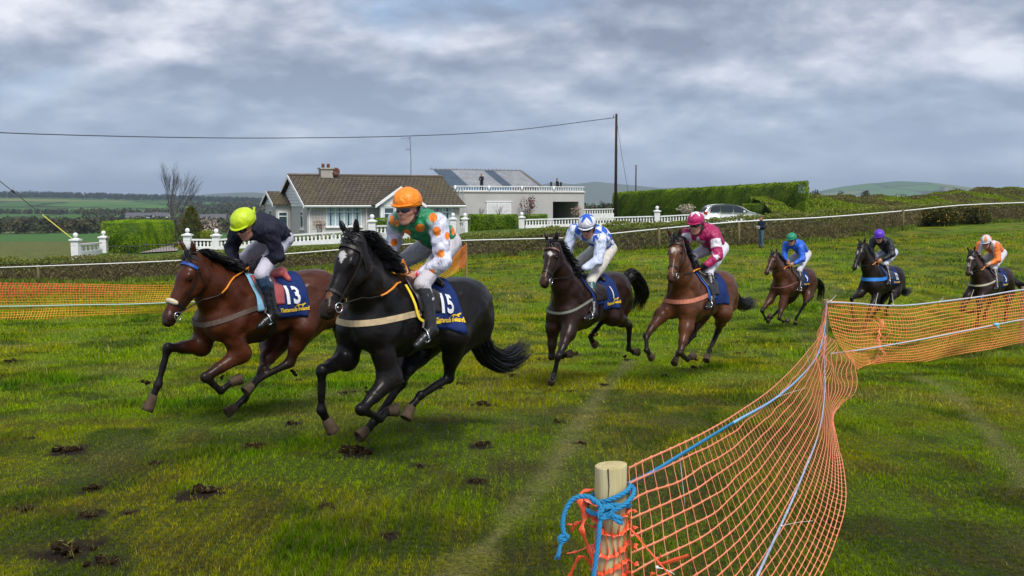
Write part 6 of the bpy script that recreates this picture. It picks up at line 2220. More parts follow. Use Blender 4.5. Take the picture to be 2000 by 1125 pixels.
for s0 in (4.4, 8.6):
    mb.prism([BH(-1.44, s0, WZ - .3 * s2 - .12), BH(-1.44, 6.5, WR_ - .12), BH(-1.44, 6.5, WR_ + .1), BH(-1.44, s0, WZ - .3 * s2 + .1)], np.array(BH(.035, 0, 0)) - np.array(BH(0, 0, 0)))
bpart(mb, 'wing_barge_board', PAINT)
window(BH, 5.9, 7.0, -1.1, zc(-1.9), zc(-.6), 1, bung, 'y', curt=False)
window(BH, -.95, -.25, 4.7, zc(-1.9), zc(-.7), 1, bung, 'x', curt=False)
# porch
PA, PB, PC = 4.75, 8.05, (4.75 + 8.05) / 2
PZ = zc(-.12); PR = zc(1.02)
mb = MB(); BH.boxm(mb, PA + .25, PB - .25, -1.25, -.002, ZG, zc(-2.2)); BH.boxm(mb, PA + .2, PA + .42, -1.3, -1.05, zc(-2.2), PZ); BH.boxm(mb, PB - .42, PB - .2, -1.3, -1.05, zc(-2.2), PZ); BH.boxm(mb, PA + .2, PB - .2, -1.3, -1.12, PZ - .2, PZ - .004)
bpart(mb, 'porch', PAINT)
mb = MB(); ps = (PR - PZ) / (PC - PA)
for a0, sg in ((PA - .25, 1), (PB + .25, -1)):
    mb.prism([BH(a0, -1.55, PZ - .25 * ps), BH(PC, -1.55, PR), BH(PC, 3.0, PR), BH(a0, 3.0, PZ - .25 * ps)][::sg], (0, 0, .08))
pr = bpart(mb, 'porch_roof', TILE); uv_quad(pr)
mb = MB()
mb.prism([BH(PA + .1, -1.32, PZ), BH(PB - .1, -1.32, PZ), BH(PC, -1.32, PR - .1)], np.array(BH(0, .05, 0)) - np.array(BH(0, 0, 0)))
for a0 in (PA - .27, PB + .27):
    mb.prism([BH(a0, -1.60, PZ - .27 * ps - .10), BH(PC, -1.60, PR - .12), BH(PC, -1.60, PR + .12), BH(a0, -1.60, PZ - .27 * ps + .12)], np.array(BH(0, .045, 0)) - np.array(BH(0, 0, 0)))
bpart(mb, 'porch_gable', PAINT)
window(BH, PA + .45, PA + 1.25, -1.22, zc(-1.95), zc(-.35), 1, bung, curt=False)
window(BH, PA + 2.1, PB - .5, -1.22, zc(-1.95), zc(-.35), 1, bung, curt=False)
mb = MB(); BH.boxm(mb, PA + 1.3, PA + 2.05, -1.24, -1.19, ZG, zc(-.35)); dr = bpart(mb, 'door', PAINT)
mb = MB(); BH.boxm(mb, PA + 1.45, PA + 1.9, -1.26, -1.242, zc(-1.5), zc(-.5)); bpart(mb, 'door_pane', GLASS, par=dr)
mb = MB(); mb.tube([BH(PA + 1.36, -1.29, zc(-1.62)), BH(PA + 1.36, -1.29, zc(-1.5))], .02, 6); bpart(mb, 'handle', STEEL if 'STEEL' in globals() else PAINT, par=dr)
# chimney with pots and a dish
mb = MB(); BH.boxm(mb, 2.05, 2.95, DEP / 2 - .35, DEP / 2 + .35, ZR - .3, ZR + .55); BH.boxm(mb, 1.97, 3.03, DEP / 2 - .43, DEP / 2 + .43, ZR + .552, ZR + .66)
ch = bpart(mb, 'chimney', mat('chimney_render', (.42, .38, .33), .9, noise=(5, .3)), par=rf)
for a in (2.3, 2.7):
    mb = MB(); p = np.array(BH(a, DEP / 2, ZR + .66)) - np.array(bung.location); mb.lathe(p, [(.13, 0), (.11, .25), (.13, .28), (.11, .30)], 10); mb.build('chimney_pot', mat('terracotta', (.22, .09, .05), .8), ch, True)
mb = MB(); p = np.array(BH(3.15, DEP / 2 - .45, ZR + .38)) - np.array(bung.location)
M_ = Matrix.Rotation(R(80), 4, 'X') @ Matrix.Rotation(0, 4, 'Z')
vs = []; n = 18
for rr_, zz_ in ((0, -.09), (.14, -.07), (.26, -.02), (.30, 0), (.30, .012), (.13, -.055)):
    for k in range(n): vs.append(tuple(Vector(p) + M_ @ Vector((rr_ * math.cos(2 * PI * k / n), rr_ * math.sin(2 * PI * k / n), zz_))))
mb.add(vs, [(i * n + k, i * n + (k + 1) % n, (i + 1) * n + (k + 1) % n, (i + 1) * n + k) for i in range(5) for k in range(n)])
mb.build('satellite_dish', mat('rusty_dish', (.13, .05, .03), .7, noise=(12, .5)), ch, True)

# television aerial on the roof
ap = BH(9.26, DEP / 2 + .1, ZR)
an = empty('television_aerial', ap); tag(an, 'tall thin television aerial mast rising behind the bungalow roof ridge', 'aerial')
gm = mat('galvanised', (.12, .12, .13), .5, .5, metal=.4)
mb = MB(); mb.tube([(0, 0, -.3), (0.02, 0, 1.5), (-.05, 0, 3.15)], [.03, .028, .022], 6); mb.build('mast', gm, an)
mb = MB(); mb.tube([(-.75, 0, 3.0), (.05, 0, 3.08)], .012, 5)
for i in range(7): mb.tube([(-.7 + i * .1, -.15, 3.0), (-.7 + i * .1, .15, 3.0)], .007, 4)
mb.tube([(-.05, 0, 3.05), (-.25, 0, 2.8)], .008, 4); mb.build('yagi_antenna', gm, an)
mb = MB(); mb.tube([(-.40, 0, 2.15), (.05, 0, 2.2)], .011, 5)
for i in range(5): mb.tube([(-.36 + i * .09, 0, 2.0 + .02 * i), (-.36 + i * .09, 0, 2.3)], .007, 4)
mb.build('yagi_antenna', gm, an)

# ---- garage block and barn
GB = LF(-5.08, 95.0, 26)
GZ, GT = zc(-3.2), zc(.93)
GR_L = 13.55
gar = empty('garage_block', GB(GR_L / 2, 5, GZ)); tag(gar, 'long flat roofed garage block with white door, open bay and balustraded roof terrace', 'outbuilding')
GW = mat('painted_render', (.47, .46, .45), .85, .15, noise=(.6, .15), bump=(25, .2, .01))
mb = MB()
bay0, bay1 = 10.05, 12.9
GB.boxm(mb, 0, bay0, 0, 9.5, GZ, GT); GB.boxm(mb, bay1, GR_L, 0, 9.5, GZ, GT); GB.boxm(mb, bay0, bay1, 0, 9.5, zc(.06), GT); GB.boxm(mb, bay0, bay1, 6.5, 9.5, GZ, zc(.058))
bpart(mb, 'wall', GW, root=gar)
mb = MB(); GB.boxm(mb, -.08, GR_L + .08, -.10, 9.6, GT + .002, GT + .12); bpart(mb, 'coping', mat('coping', (.55, .53, .50), .8, noise=(2, .2)), root=gar)
mb = MB(); GB.boxm(mb, 3.0, 5.55, -.05, -.004, zc(-3.1), zc(-.02)); gd = bpart(mb, 'garage_door', PAINT, root=gar)
mb = MB()
for i in range(7): GB.boxm(mb, 3.1, 4.22, -.065, -.052, zc(-3.0) + i * .42, zc(-3.0) + i * .42 + .36); GB.boxm(mb, 4.32, 5.45, -.065, -.052, zc(-3.0) + i * .42, zc(-3.0) + i * .42 + .36)
bpart(mb, 'door_panel', mat('white_paint2', (.62, .63, .64), .5), par=gd, root=gar)
mb = MB(); GB.boxm(mb, 2.9, 5.65, -.09, -.003, zc(.0), zc(.10)); bpart(mb, 'lintel', PAINT, root=gar)
mb = MB(); GB.boxm(mb, 8.6, 9.3, -.05, -.004, zc(-3.1), zc(-1.2)); bpart(mb, 'side_door', mat('dark_door', (.02, .018, .02), .5), root=gar)
# terrace balustrade: rail, base and small balusters
mb = MB(); GB.boxm(mb, -.3, GR_L, .0, .16, GT + .52, GT + .60); GB.boxm(mb, -.3, GR_L, .02, .14, GT + .121, GT + .18)
rl = bpart(mb, 'terrace_rail', PAINT, root=gar)
for i in range(52):
    a = -.15 + i * .265
    mb = MB(); p = np.array(GB(a, .08, GT + .18)) - np.array(gar.location)
    if i % 13 == 0: mb.box(p + np.array([0, 0, .2]), (.2, .2, .48))
    else: mb.lathe(p, [(.05, 0), (.03, .04), (.055, .12), (.03, .24), (.05, .34)], 6)
    mb.build('baluster', PAINT, rl, True)
# barn behind
barn = empty('barn', GB(6.3, 7, GT)); tag(barn, 'barn above the terrace with grey and blue striped sheet metal lean-to roof', 'barn')
bz0, bz1 = zc(1.48), zc(3.22)
mb = MB(); GB.boxm(mb, 1.55, 11.0, 4.9, 9.3, GT + .13, bz0 - .05); 
mb.prism([GB(10.9, 4.9, bz0 - .06), GB(10.9, 9.3, bz1 - .08), GB(10.9, 9.3, bz0 - .06)], np.array(GB(.08, 0, 0)) - np.array(GB(0, 0, 0)))
bpart(mb, 'wall', mat('grey_cladding', (.25, .25, .25), .8, noise=(1, .3)), root=barn)
mb = MB(); GB.boxm(mb, 1.9, 7.9, 4.84, 4.895, GT + .15, bz0 - .1); bpart(mb, 'glazed_front', mat('blue_glazing', (.10, .38, .60), .3, .5, noise=(2, .3)), root=barn)
cols_ = [0, 1, 0, 0, 1, 0, 0]; xs = [1.4, 2.3, 4.9, 5.0, 6.15, 7.2, 9.0, 11.1]
SH0 = mat('fibre_sheet', (.30, .31, .33), .7, .3, noise=(1.2, .35), bump=(7, .6, .04, (6, .3, 6)))
SH1 = mat('blue_sheet', (.07, .10, .14), .6, .3, noise=(1.2, .3), bump=(7, .5, .04, (6, .3, 6)))
rfp = None
for k, (a0, a1, blue) in enumerate([(1.4, 3.35, 1), (3.35, 5.7, 0), (5.7, 6.95, 0), (6.95, 8.1, 1), (8.1, 9.6, 0), (9.6, 11.1, 0)]):
    mb = MB(); nn_ = int((a1 - a0) / .15)
    for i in range(nn_):
        x0 = a0 + (a1 - a0) * i / nn_; x1 = a0 + (a1 - a0) * (i + 1) / nn_; dz = .03 if i % 2 else 0
        mb.prism([GB(x0, 4.6, bz0 + dz), GB(x1 - .004, 4.6, bz0 + dz), GB(x1 - .004, 9.35, bz1 + dz), GB(x0, 9.35, bz1 + dz)], (0, 0, .03))
    bpart(mb, 'roof_sheet', SH1 if blue else SH0, root=barn)
mb = MB(); mb.prism([GB(11.1, 4.5, bz0 - .06), GB(11.1, 9.45, bz1 - .06), GB(11.1, 9.45, bz1 + .12), GB(11.1, 4.5, bz0 + .12)], np.array(GB(.35, 0, 0)) - np.array(GB(0, 0, 0)))
bpart(mb, 'verge', mat('verge_concrete', (.14, .13, .12), .9, noise=(3, .3)), root=barn)
mb = MB(); mb.tube([GB(1.0, 9.35, bz1 + .13), GB(11.2, 9.35, bz1 + .13)], .07, 6)
for i in range(22): mb.tube([GB(1.2 + i * .45, 9.3, bz1 + .1), GB(1.2 + i * .45, 9.3, bz1 + .28)], .03, 4)
bpart(mb, 'ridge_flashing', SH0, root=barn)
# ladder leaning on the terrace
lp = GB(.9, -.9, zc(-2.9)); lt = GB(.25, -.14, GT + .5)
mb = MB(); d_ = GB.ex * .20
for sg in (1, -1): mb.tube([(lp[0] + sg * d_[0], lp[1] + sg * d_[1], lp[2]), (lt[0] + sg * d_[0], lt[1] + sg * d_[1], lt[2])], .03, 5)
ld = mb.build('ladder', mat('aluminium', (.40, .41, .43), .4, .5, metal=.5)); tag(ld, 'metal ladder leaning against the terrace beside the bungalow', 'ladder')
mb = MB()
for i in range(13):
    t_ = (i + .5) / 13; c = np.array(lp) * (1 - t_) + np.array(lt) * t_; mb.tube([(c[0] - d_[0], c[1] - d_[1], c[2]), (c[0] + d_[0], c[1] + d_[1], c[2])], .018, 5)
mb.build('rungs', mat('aluminium'), ld)


# ================================================================= balustrades
def pillar(px, ptop, D, root_m, sc=1.0):
    """square pier with cap and ball; ptop = photo row of the ball top"""
    g = gxy(px, D); zb = sz1(g[0], g[1]); zt = P(px, ptop, D)[2]
    H = zt - zb
    w = .44 * sc
    r = empty('gate_pillar', (g[0], g[1], zb))
    mb = MB(); cz_ = H - .44 * sc
    mb.box((0, 0, cz_ / 2 - .05), (w, w, cz_ + .1)); mb.box((0, 0, cz_ - .28), (w * 1.04, w * 1.04, .03)); mb.build('shaft', PAINT, r)
    mb = MB(); mb.box((0, 0, cz_ + .045), (w * 1.38, w * 1.38, .086)); mb.box((0, 0, cz_ + .125), (w * 1.15, w * 1.15, .07), taper=.35); mb.build('cap', PAINT, r)
    mb = MB(); q = .15 * sc
    mb.lathe((0, 0, cz_ + .16), [(.05, 0), (.05, .03)] + [(q * math.sin(a), .03 + q - q * math.cos(a)) for a in np.linspace(.35, PI, 9)], 14); mb.build('ball', PAINT, r, True)
    return r


def balustrade(p0, p1, label, skip=0.0, ph=.86, n=None, plinth=.34):
    """p=(px, rail_top_row, D)"""
    a = P(*p0); b = P(*p1); L = float(np.linalg.norm((b - a)[:2])); ex = (b - a)[:2] / L
    n = n or int(L / .33)
    root = empty('balustrade', (a[0], a[1], a[2] - ph)); tag(root, label, 'balustrade', 'white balustrade sections')
    ang = math.atan2(ex[1], ex[0]); slope = math.atan2(b[2] - a[2], L)
    M_ = Matrix.Rotation(ang, 3, 'Z') @ Matrix.Rotation(-slope, 3, 'Y')
    Ls = math.hypot(L, b[2] - a[2])
    mb = MB(); mb.box(M_ @ Vector((Ls / 2, 0, ph - .055)), (Ls, .24, .10), M_); mb.build('top_rail', PAINT, root)
    mb = MB(); mb.box(M_ @ Vector((Ls / 2, 0, plinth - .34)), (Ls, .26, .75), M_); mb.build('plinth', PAINT, root)
    h = ph - .10 - plinth - .035
    for i in range(n):
        x = Ls * (i + .5) / n; c = M_ @ Vector((x, 0, plinth + .034))
        mb = MB(); mb.lathe(c, [(.075, 0), (.075, .04 * h / .4), (.04, .08 * h / .4), (.085, .2 * h / .4), (.06, .28 * h / .4), (.036, .34 * h / .4), (.07, .37 * h / .4), (.07, h)], 8)
        mb.build('baluster', PAINT, root, True)
    return root


PL = [(147, 456, 62.6, 'white ball topped pillar at the left end, before the open fields'), (202, 452, 69.5, 'white ball topped pillar joined to the lime green clipped hedge'), (366, 447, 66, 'white ball topped pillar beside the driveway railings, near the golden conifer'),
      (422, 448, 66.5, 'white ball topped pillar just behind the lime capped jockey'), (727, 420, 66, 'white ball topped pillar in front of the bungalow porch'), (885, 417, 76, 'white ball topped gate pillar behind the green and orange jockey'),
      (908, 417, 83, 'white ball topped gate pillar left of the square hedge'), (1019, 415, 90, 'white ball topped pillar at the right end of the square hedge'), (1283, 403, 92, 'white ball topped pillar near the white car')]
for px, pt, D, lb in PL:
    r_ = pillar(px, pt, D, None, 1.0 if D < 80 else 1.08)
    tag(r_, lb, 'pillar', 'ball topped balustrade pillars')
balustrade((154, 476, 63), (195, 473, 69), 'short white balustrade between the two leftmost pillars', n=5)
balustrade((373, 466.5, 66), (416, 467, 66.5), 'short white balustrade beside the golden conifer', n=6)
balustrade((429, 466.5, 66.5), (722, 448, 66), 'long white balustrade in front of the bungalow window', n=38)
balustrade((733, 440, 66.5), (880, 437, 75), 'white balustrade in front of the porch behind the leading jockey', n=22)
balustrade((1026, 428, 90), (1277, 421.5, 92), 'long white balustrade behind the checked jockey', n=44, ph=.9)
balustrade((1290, 421.5, 92), (1352, 418, 93), 'white balustrade running up to the white car', n=11, ph=.9)
balustrade((1140, 408.5, 112), (1198, 407, 114), 'farther white balustrade at the left end of the big hedge', n=12, ph=.9)
balustrade((889, 432, 77), (905, 432, 82.5), 'short white balustrade between the two gate pillars', n=5)

# drive and railings
mb = MB()
dv = [hit_ground(262, 505), hit_ground(345, 500)]
q = []
for px, D in ((270, 66.2), (345, 66.2), (352, 76), (352, 96), (345, 96), (312, 76)):
    g = gxy(px, D); q.append((g[0], g[1], sz1(g[0], g[1]) + .09))
mb.add(q, [(0, 1, 2, 5), (5, 2, 3, 4)]); tag(mb.build('driveway', mat('gravel', (.33, .30, .28), .95, .1, noise=(4, .3), bump=(40, .5, .02))), kind='structure')


def railings(px0, px1, D0, D1, y0, label):
    a = gxy(px0, D0); b = gxy(px1, D1); L = np.linalg.norm(b - a); za = P(px0, y0, D0)[2]; zb_ = P(px1, y0, D1)[2]
    root = empty('railings', (a[0], a[1], sz1(a[0], a[1]))); tag(root, label, 'railings', 'low iron railings by the drive')
    ir = mat('black_iron', (.02, .02, .02), .5)
    mb = MB(); A3 = np.array([a[0], a[1], za]) - np.array(root.location); B3 = np.array([b[0], b[1], zb_]) - np.array(root.location)
    for dz in (0, -.72): mb.tube([A3 + [0, 0, dz], B3 + [0, 0, dz]], .022, 5)
    mb.build('rail', ir, root)
    n = int(L / .17)
    mb = MB()
    for i in range(n + 1): c = A3 + (B3 - A3) * i / n; mb.tube([c + [0, 0, .06], c + [0, 0, -.95]], .014, 4)
    mb.build('bars', ir, root)


railings(275, 340, 66.6, 67.5, 478, 'low black iron railings across the pale gravel driveway')
railings(212, 272, 65, 66, 481, 'low black iron railings in front of the lime green clipped hedge')

# ================================================================= poles and wires
WOOD = mat('creosoted_wood', (.045, .036, .032), .9, .1, noise=(6, .4), bump=(20, .5, .02, (1, 1, .1)))
POST = mat('post_wood', (.20, .165, .075), .85, .15, noise=(5, .35), bump=(20, .5, .02, (1, 1, .15)))
STAKE = mat('round_stake', (.42, .34, .17), .8, .2, noise=(7, .22), bump=(50, .45, .006, (1, 1, .06)))


def upole(px, ptop, D, label, rad=.14):
    g = gxy(px, D); zb = float(gz(np.array([g[0]]), np.array([g[1]]))[0]); zt = P(px, ptop, D)[2]
    r = empty('utility_pole', (g[0], g[1], zb)); tag(r, label, 'utility pole', 'wooden utility poles')
    mb = MB(); mb.tube([(0, 0, -.3), (0, 0, (zt - zb) * .5), (0, 0, zt - zb)], [rad * 1.15, rad, rad * .8], 10); mb.build('pole', WOOD, r, True)
    mb = MB(); mb.tube([(-.28, 0, zt - zb - .35), (.05, 0, zt - zb - .35)], .03, 6); mb.tube([(-.28, 0, zt - zb - .35), (-.28, 0, zt - zb - .12)], .045, 6); mb.build('bracket', mat('galvanised'), r)
    return np.array([g[0], g[1], zt])


pt1 = upole(1202, 224, 100, 'tall dark wooden utility pole behind the left end of the big hedge')
pt0 = upole(-150, 235, 62, 'wooden utility pole holding the left end of the overhead wire')
w_ = [P(1199, 230, 100), P(1000, 254.5, 95), P(800, 265.5, 89), (P(540, 269.5, 80)), P(300, 267.5, 73), P(0, 259, 65), P(-148, 247, 62)]
mb = MB(); cur = spline(w_, 14); mb.tube(cur, .035, 5)
for i, p in enumerate(cur[::1]):
    pass
tag(mb.build('overhead_wire', mat('black_cable', (.05, .055, .07), .6)), 'thick dark twisted overhead cable sagging from the utility pole across the sky', 'cable')
mb = MB(); mb.tube([P(1204, 232, 100), P(1214, 300, 100.5), P(1228, 380, 101)], .018, 4); tag(mb.build('stay_wire', mat('wire_grey', (.03, .032, .036), .8)), 'thin slack stay wire hanging from the tall utility pole', 'wire')
# left stay with yellow guard
A_ = P(-148, 236, 62); B_ = P(141, 466, 61)
sd = (B_ - A_)
st_ = empty('guy_wire', tuple(B_)); tag(st_, 'slanting guy wire with a yellow guard near the leftmost pillar', 'wire')
p2 = lambda t_: A_ + sd * t_ - B_ + np.array([0, 0, -1.0 * math.sin(PI * t_) * .0])
mb = MB(); mb.tube([p2(0), p2(1)], .028, 5); mb.build('wire', mat('wire_grey'), st_)
mb = MB(); mb.tube([p2(.80), p2(1.0)], .035, 6); mb.build('wire_guard', mat('yellow_guard', (.48, .46, .04), .5), st_)
mb = MB(); mb.tube([p2(.592), p2(.597), p2(.608), p2(.613)], [.03, .085, .085, .03], 8); mb.build('insulator', mat('black_strap'), st_)
# small pole
g = gxy(1241, 150); zt = P(1241, 324, 150)[2]; zb = float(gz(np.array([g[0]]), np.array([g[1]]))[0])
sp_o = empty('lamp_post', (g[0], g[1], zb)); tag(sp_o, 'small far thin lamp post standing behind the big hedge', 'lamp post')
mb = MB(); mb.tube([(0, 0, 0), (0, 0, zt - zb)], [.12, .08], 8); mb.build('pole', WOOD, sp_o); mb = MB(); mb.box((-.05, 0, zt - zb + .06), (.5, .22, .14), taper=.6); mb.build('lantern', mat('galvanised'), sp_o)
# lattice mast on the ridge
g = gxy(30, 3150); zt = P(30, 362, 3150)[2]; zb = float(CZ - ground_h(np.array([g[0]]), np.array([g[1]]))[0])
mb = MB()
for sx in (-1, 1): mb.tube([(sx * 1.6, 0, 0), (sx * .9, 0, zt - zb)], .5, 4)
for i in range(9): z = (zt - zb) * i / 9; mb.tube([(-1.5, 0, z), (1.4, 0, z + 4)], .3, 4); mb.tube([(1.5, 0, z), (-1.4, 0, z + 4)], .3, 4)
tag(mb.build('radio_mast', mat('mast_grey', (.4, .4, .42), .6), loc=(g[0], g[1], zb)), 'tiny lattice radio mast on the wooded ridge at the far left', 'mast')

# ---- rope rail along the track
rope_px = [(-120, 527, 59), (0, 522.5, 59), (71, 520, 59), (209, 515, 59), (354, 508.5, 59.4), (557, 496, 60), (758, 480, 61), (898, 470, 61), (1103, 464.5, 60.6), (1193, 456.5, 60.2), (1287, 447, 59.6), (1443, 433, 59.2), (1600, 425, 62.6), (1763, 412, 71.5), (1874, 401, 76), (2000, 395.6, 81), (2120, 392, 86)]
mb = MB(); mb.tube(spline([P(*q) for q in rope_px], 3), [.026 + .012 * min(1, k / 40) for k in range(3 * (len(rope_px) - 1) + 1)], 5)
tag(mb.build('rope_rail', mat('white_tape', (.78, .78, .76), .7)), 'long white tape stretched between posts in front of the track hedge', 'rope')
for px, py, D, lb in [(71, 519, 58.9, 'wooden post carrying the white tape at the far left, above the orange net'), (1103, 463, 60.5, 'wooden tape post behind the head of the white starred horse'), (1287, 446, 59.5, 'wooden tape post just left of the maroon jockey'),
                      (1443, 436, 59.1, 'wooden tape post between the maroon jockey and the standing man'), (1763, 411, 71.4, 'wooden tape post beside the gorse bushes')]:
    g = gxy(px, D); zt = P(px, py, D)[2]; zb = sz1(g[0], g[1])
    mb = MB(); h_ = zt - zb + .05; mb.tube([(0, 0, -.2), (.015, 0, h_ * .5), (0, 0, h_ - .02), (0, 0, h_)], [.085, .08, .08, .07], 9)
    tag(mb.build('tape_post', POST, None, True, loc=(g[0], g[1], zb)), lb, 'post', 'wooden posts holding the white tape')

# ================================================================= car
def car():
    root = empty('parked_car', tuple(np.r_[gxy(1425, 78), sz1(*gxy(1425, 78))])); tag(root, 'white hatchback car parked in front of the big dark hedge', 'car')
    body = MB()
    prof = [(-2.22, .35), (-2.26, .62), (-2.22, .95), (-2.10, 1.08), (-1.86, 1.40), (-1.62, 1.55), (-1.1, 1.62), (-.3, 1.64), (.35, 1.56), (.75, 1.40), (1.35, 1.06), (1.75, .97), (2.08, .84), (2.22, .62), (2.22, .38), (2.1, .24), (1.75, .22), (1.70, .40), (1.52, .60), (1.30, .64), (1.08, .58), (.94, .40), (.90, .22), (-.98, .22), (-1.02, .40), (-1.16, .58), (-1.38, .64), (-1.60, .58), (-1.74, .40), (-1.78, .22), (-2.1, .24)]
    n = len(prof); lev = [(-.86, .96), (-.90, 1.0), (.90, 1.0), (.86, .96)]
    vs = []
    for (yy, s_) in ((-.83, .0), (-.88, .0), (.88, .0), (.83, .0)):
        for x, z in prof:
            tuck = max(0, (z - .95)) * .28
            y2 = yy - math.copysign(tuck, yy)
            vs.append((x * (.985 if abs(yy) < .85 else 1), y2, z if abs(yy) > .85 or z < 1.5 else z + .02))
    fs = [tuple(range(n)), tuple(range(3 * n, 4 * n))[::-1]]
    for k in range(3): fs += [(k * n + (i + 1) % n, k * n + i, (k + 1) * n + i, (k + 1) * n + (i + 1) % n) for i in range(n)]
    body.add(vs, fs)
    b = body.build('body', mat('car_paint', (.78, .80, .82), .25, .5, coat=.6), root)
    bm = bmesh.new(); bm.from_mesh(b.data); bmesh.ops.recalc_face_normals(bm, faces=bm.faces[:]); bmesh.ops.bevel(bm, geom=bm.edges[:], offset=.025, segments=2, affect='EDGES'); bm.to_mesh(b.data); bm.free(); b.data.shade_smooth()
    gl = mat('car_glass', (.015, .022, .028), .05, .8)

    def side(pts, nm, m, s=-1, dy=.012):
        mb = MB(); q = []
        for x, z in pts:
            y = .88 - max(0, z - .95) * .28 + dy
            q.append((x, s * y, z))
        mb.prism(q, (0, s * .006, 0)); mb.build(nm, m, root)
    for s in (-1, 1):
        side([(-1.78, 1.08), (-1.72, 1.34), (-1.50, 1.46), (-1.02, 1.50), (-1.02, 1.06)], 'side_window', gl, s)
        side([(-.94, 1.06), (-.94, 1.50), (-.22, 1.52), (-.02, 1.50), (-.02, 1.03)], 'side_window', gl, s)
        side([(.06, 1.03), (.06, 1.49), (.38, 1.44), (.72, 1.30), (1.10, 1.06), (1.12, 1.02)], 'side_window', gl, s)
        for wx in (-1.38, 1.30):
            mb = MB(); M_ = Matrix.Rotation(PI / 2, 3, 'X')
            vs = []; nn_ = 20; pr_ = [(.17, -.10), (.30, -.11), (.33, -.08), (.33, .08), (.30, .10), (.17, .10)]
            for r_, z_ in pr_:
                for k in range(nn_): vs.append((wx + r_ * math.cos(2 * PI * k / nn_), s * .80 + z_, .33 + r_ * math.sin(2 * PI * k / nn_)))
            mb.add(vs, [(i * nn_ + k, i * nn_ + (k + 1) % nn_, (i + 1) * nn_ + (k + 1) % nn_, (i + 1) * nn_ + k) for i in range(5) for k in range(nn_)])
            wh = mb.build('wheel', mat('tyre', (.015, .015, .015), .8), root)
            mb = MB(); vs = [(wx, s * .90, .33)] + [(wx + .17 * math.cos(2 * PI * k / 20), s * .885, .33 + .17 * math.sin(2 * PI * k / 20)) for k in range(20)]
            mb.add(vs, [(0, 1 + k, 1 + (k + 1) % 20) for k in range(20)]); mb.build('rim', mat('rim_silver', (.4, .4, .42), .3, .5, metal=.6), wh)
        mb = MB(); mb.box((-2.12, s * .76, .98), (.22, .22, .20)); mb.build('tail_light', mat('tail_red', (.45, .02, .02), .2, .5), root)
        mb = MB(); mb.box((2.10, s * .66, .72), (.22, .34, .16)); mb.build('headlight', mat('lamp_clear', (.6, .62, .65), .1, .6), root)
        mb = MB(); mb.box((.78, s * .98, 1.10), (.14, .18, .13)); mb.build('wing_mirror', mat('car_paint'), root)
    mb = MB(); mb.prism([(-2.165, -.62, 1.06), (-2.165, .62, 1.06), (-1.91, .58, 1.40), (-1.91, -.58, 1.40)], (-.012, 0, .008)); mb.build('rear_window', gl, root)
    mb = MB(); mb.prism([(.80, -.62, 1.405), (.80, .62, 1.405), (1.34, .70, 1.09), (1.34, -.70, 1.09)], (.01, 0, .014)); mb.build('windscreen', gl, root)
    root.rotation_euler = (0, 0, R(6))


car()


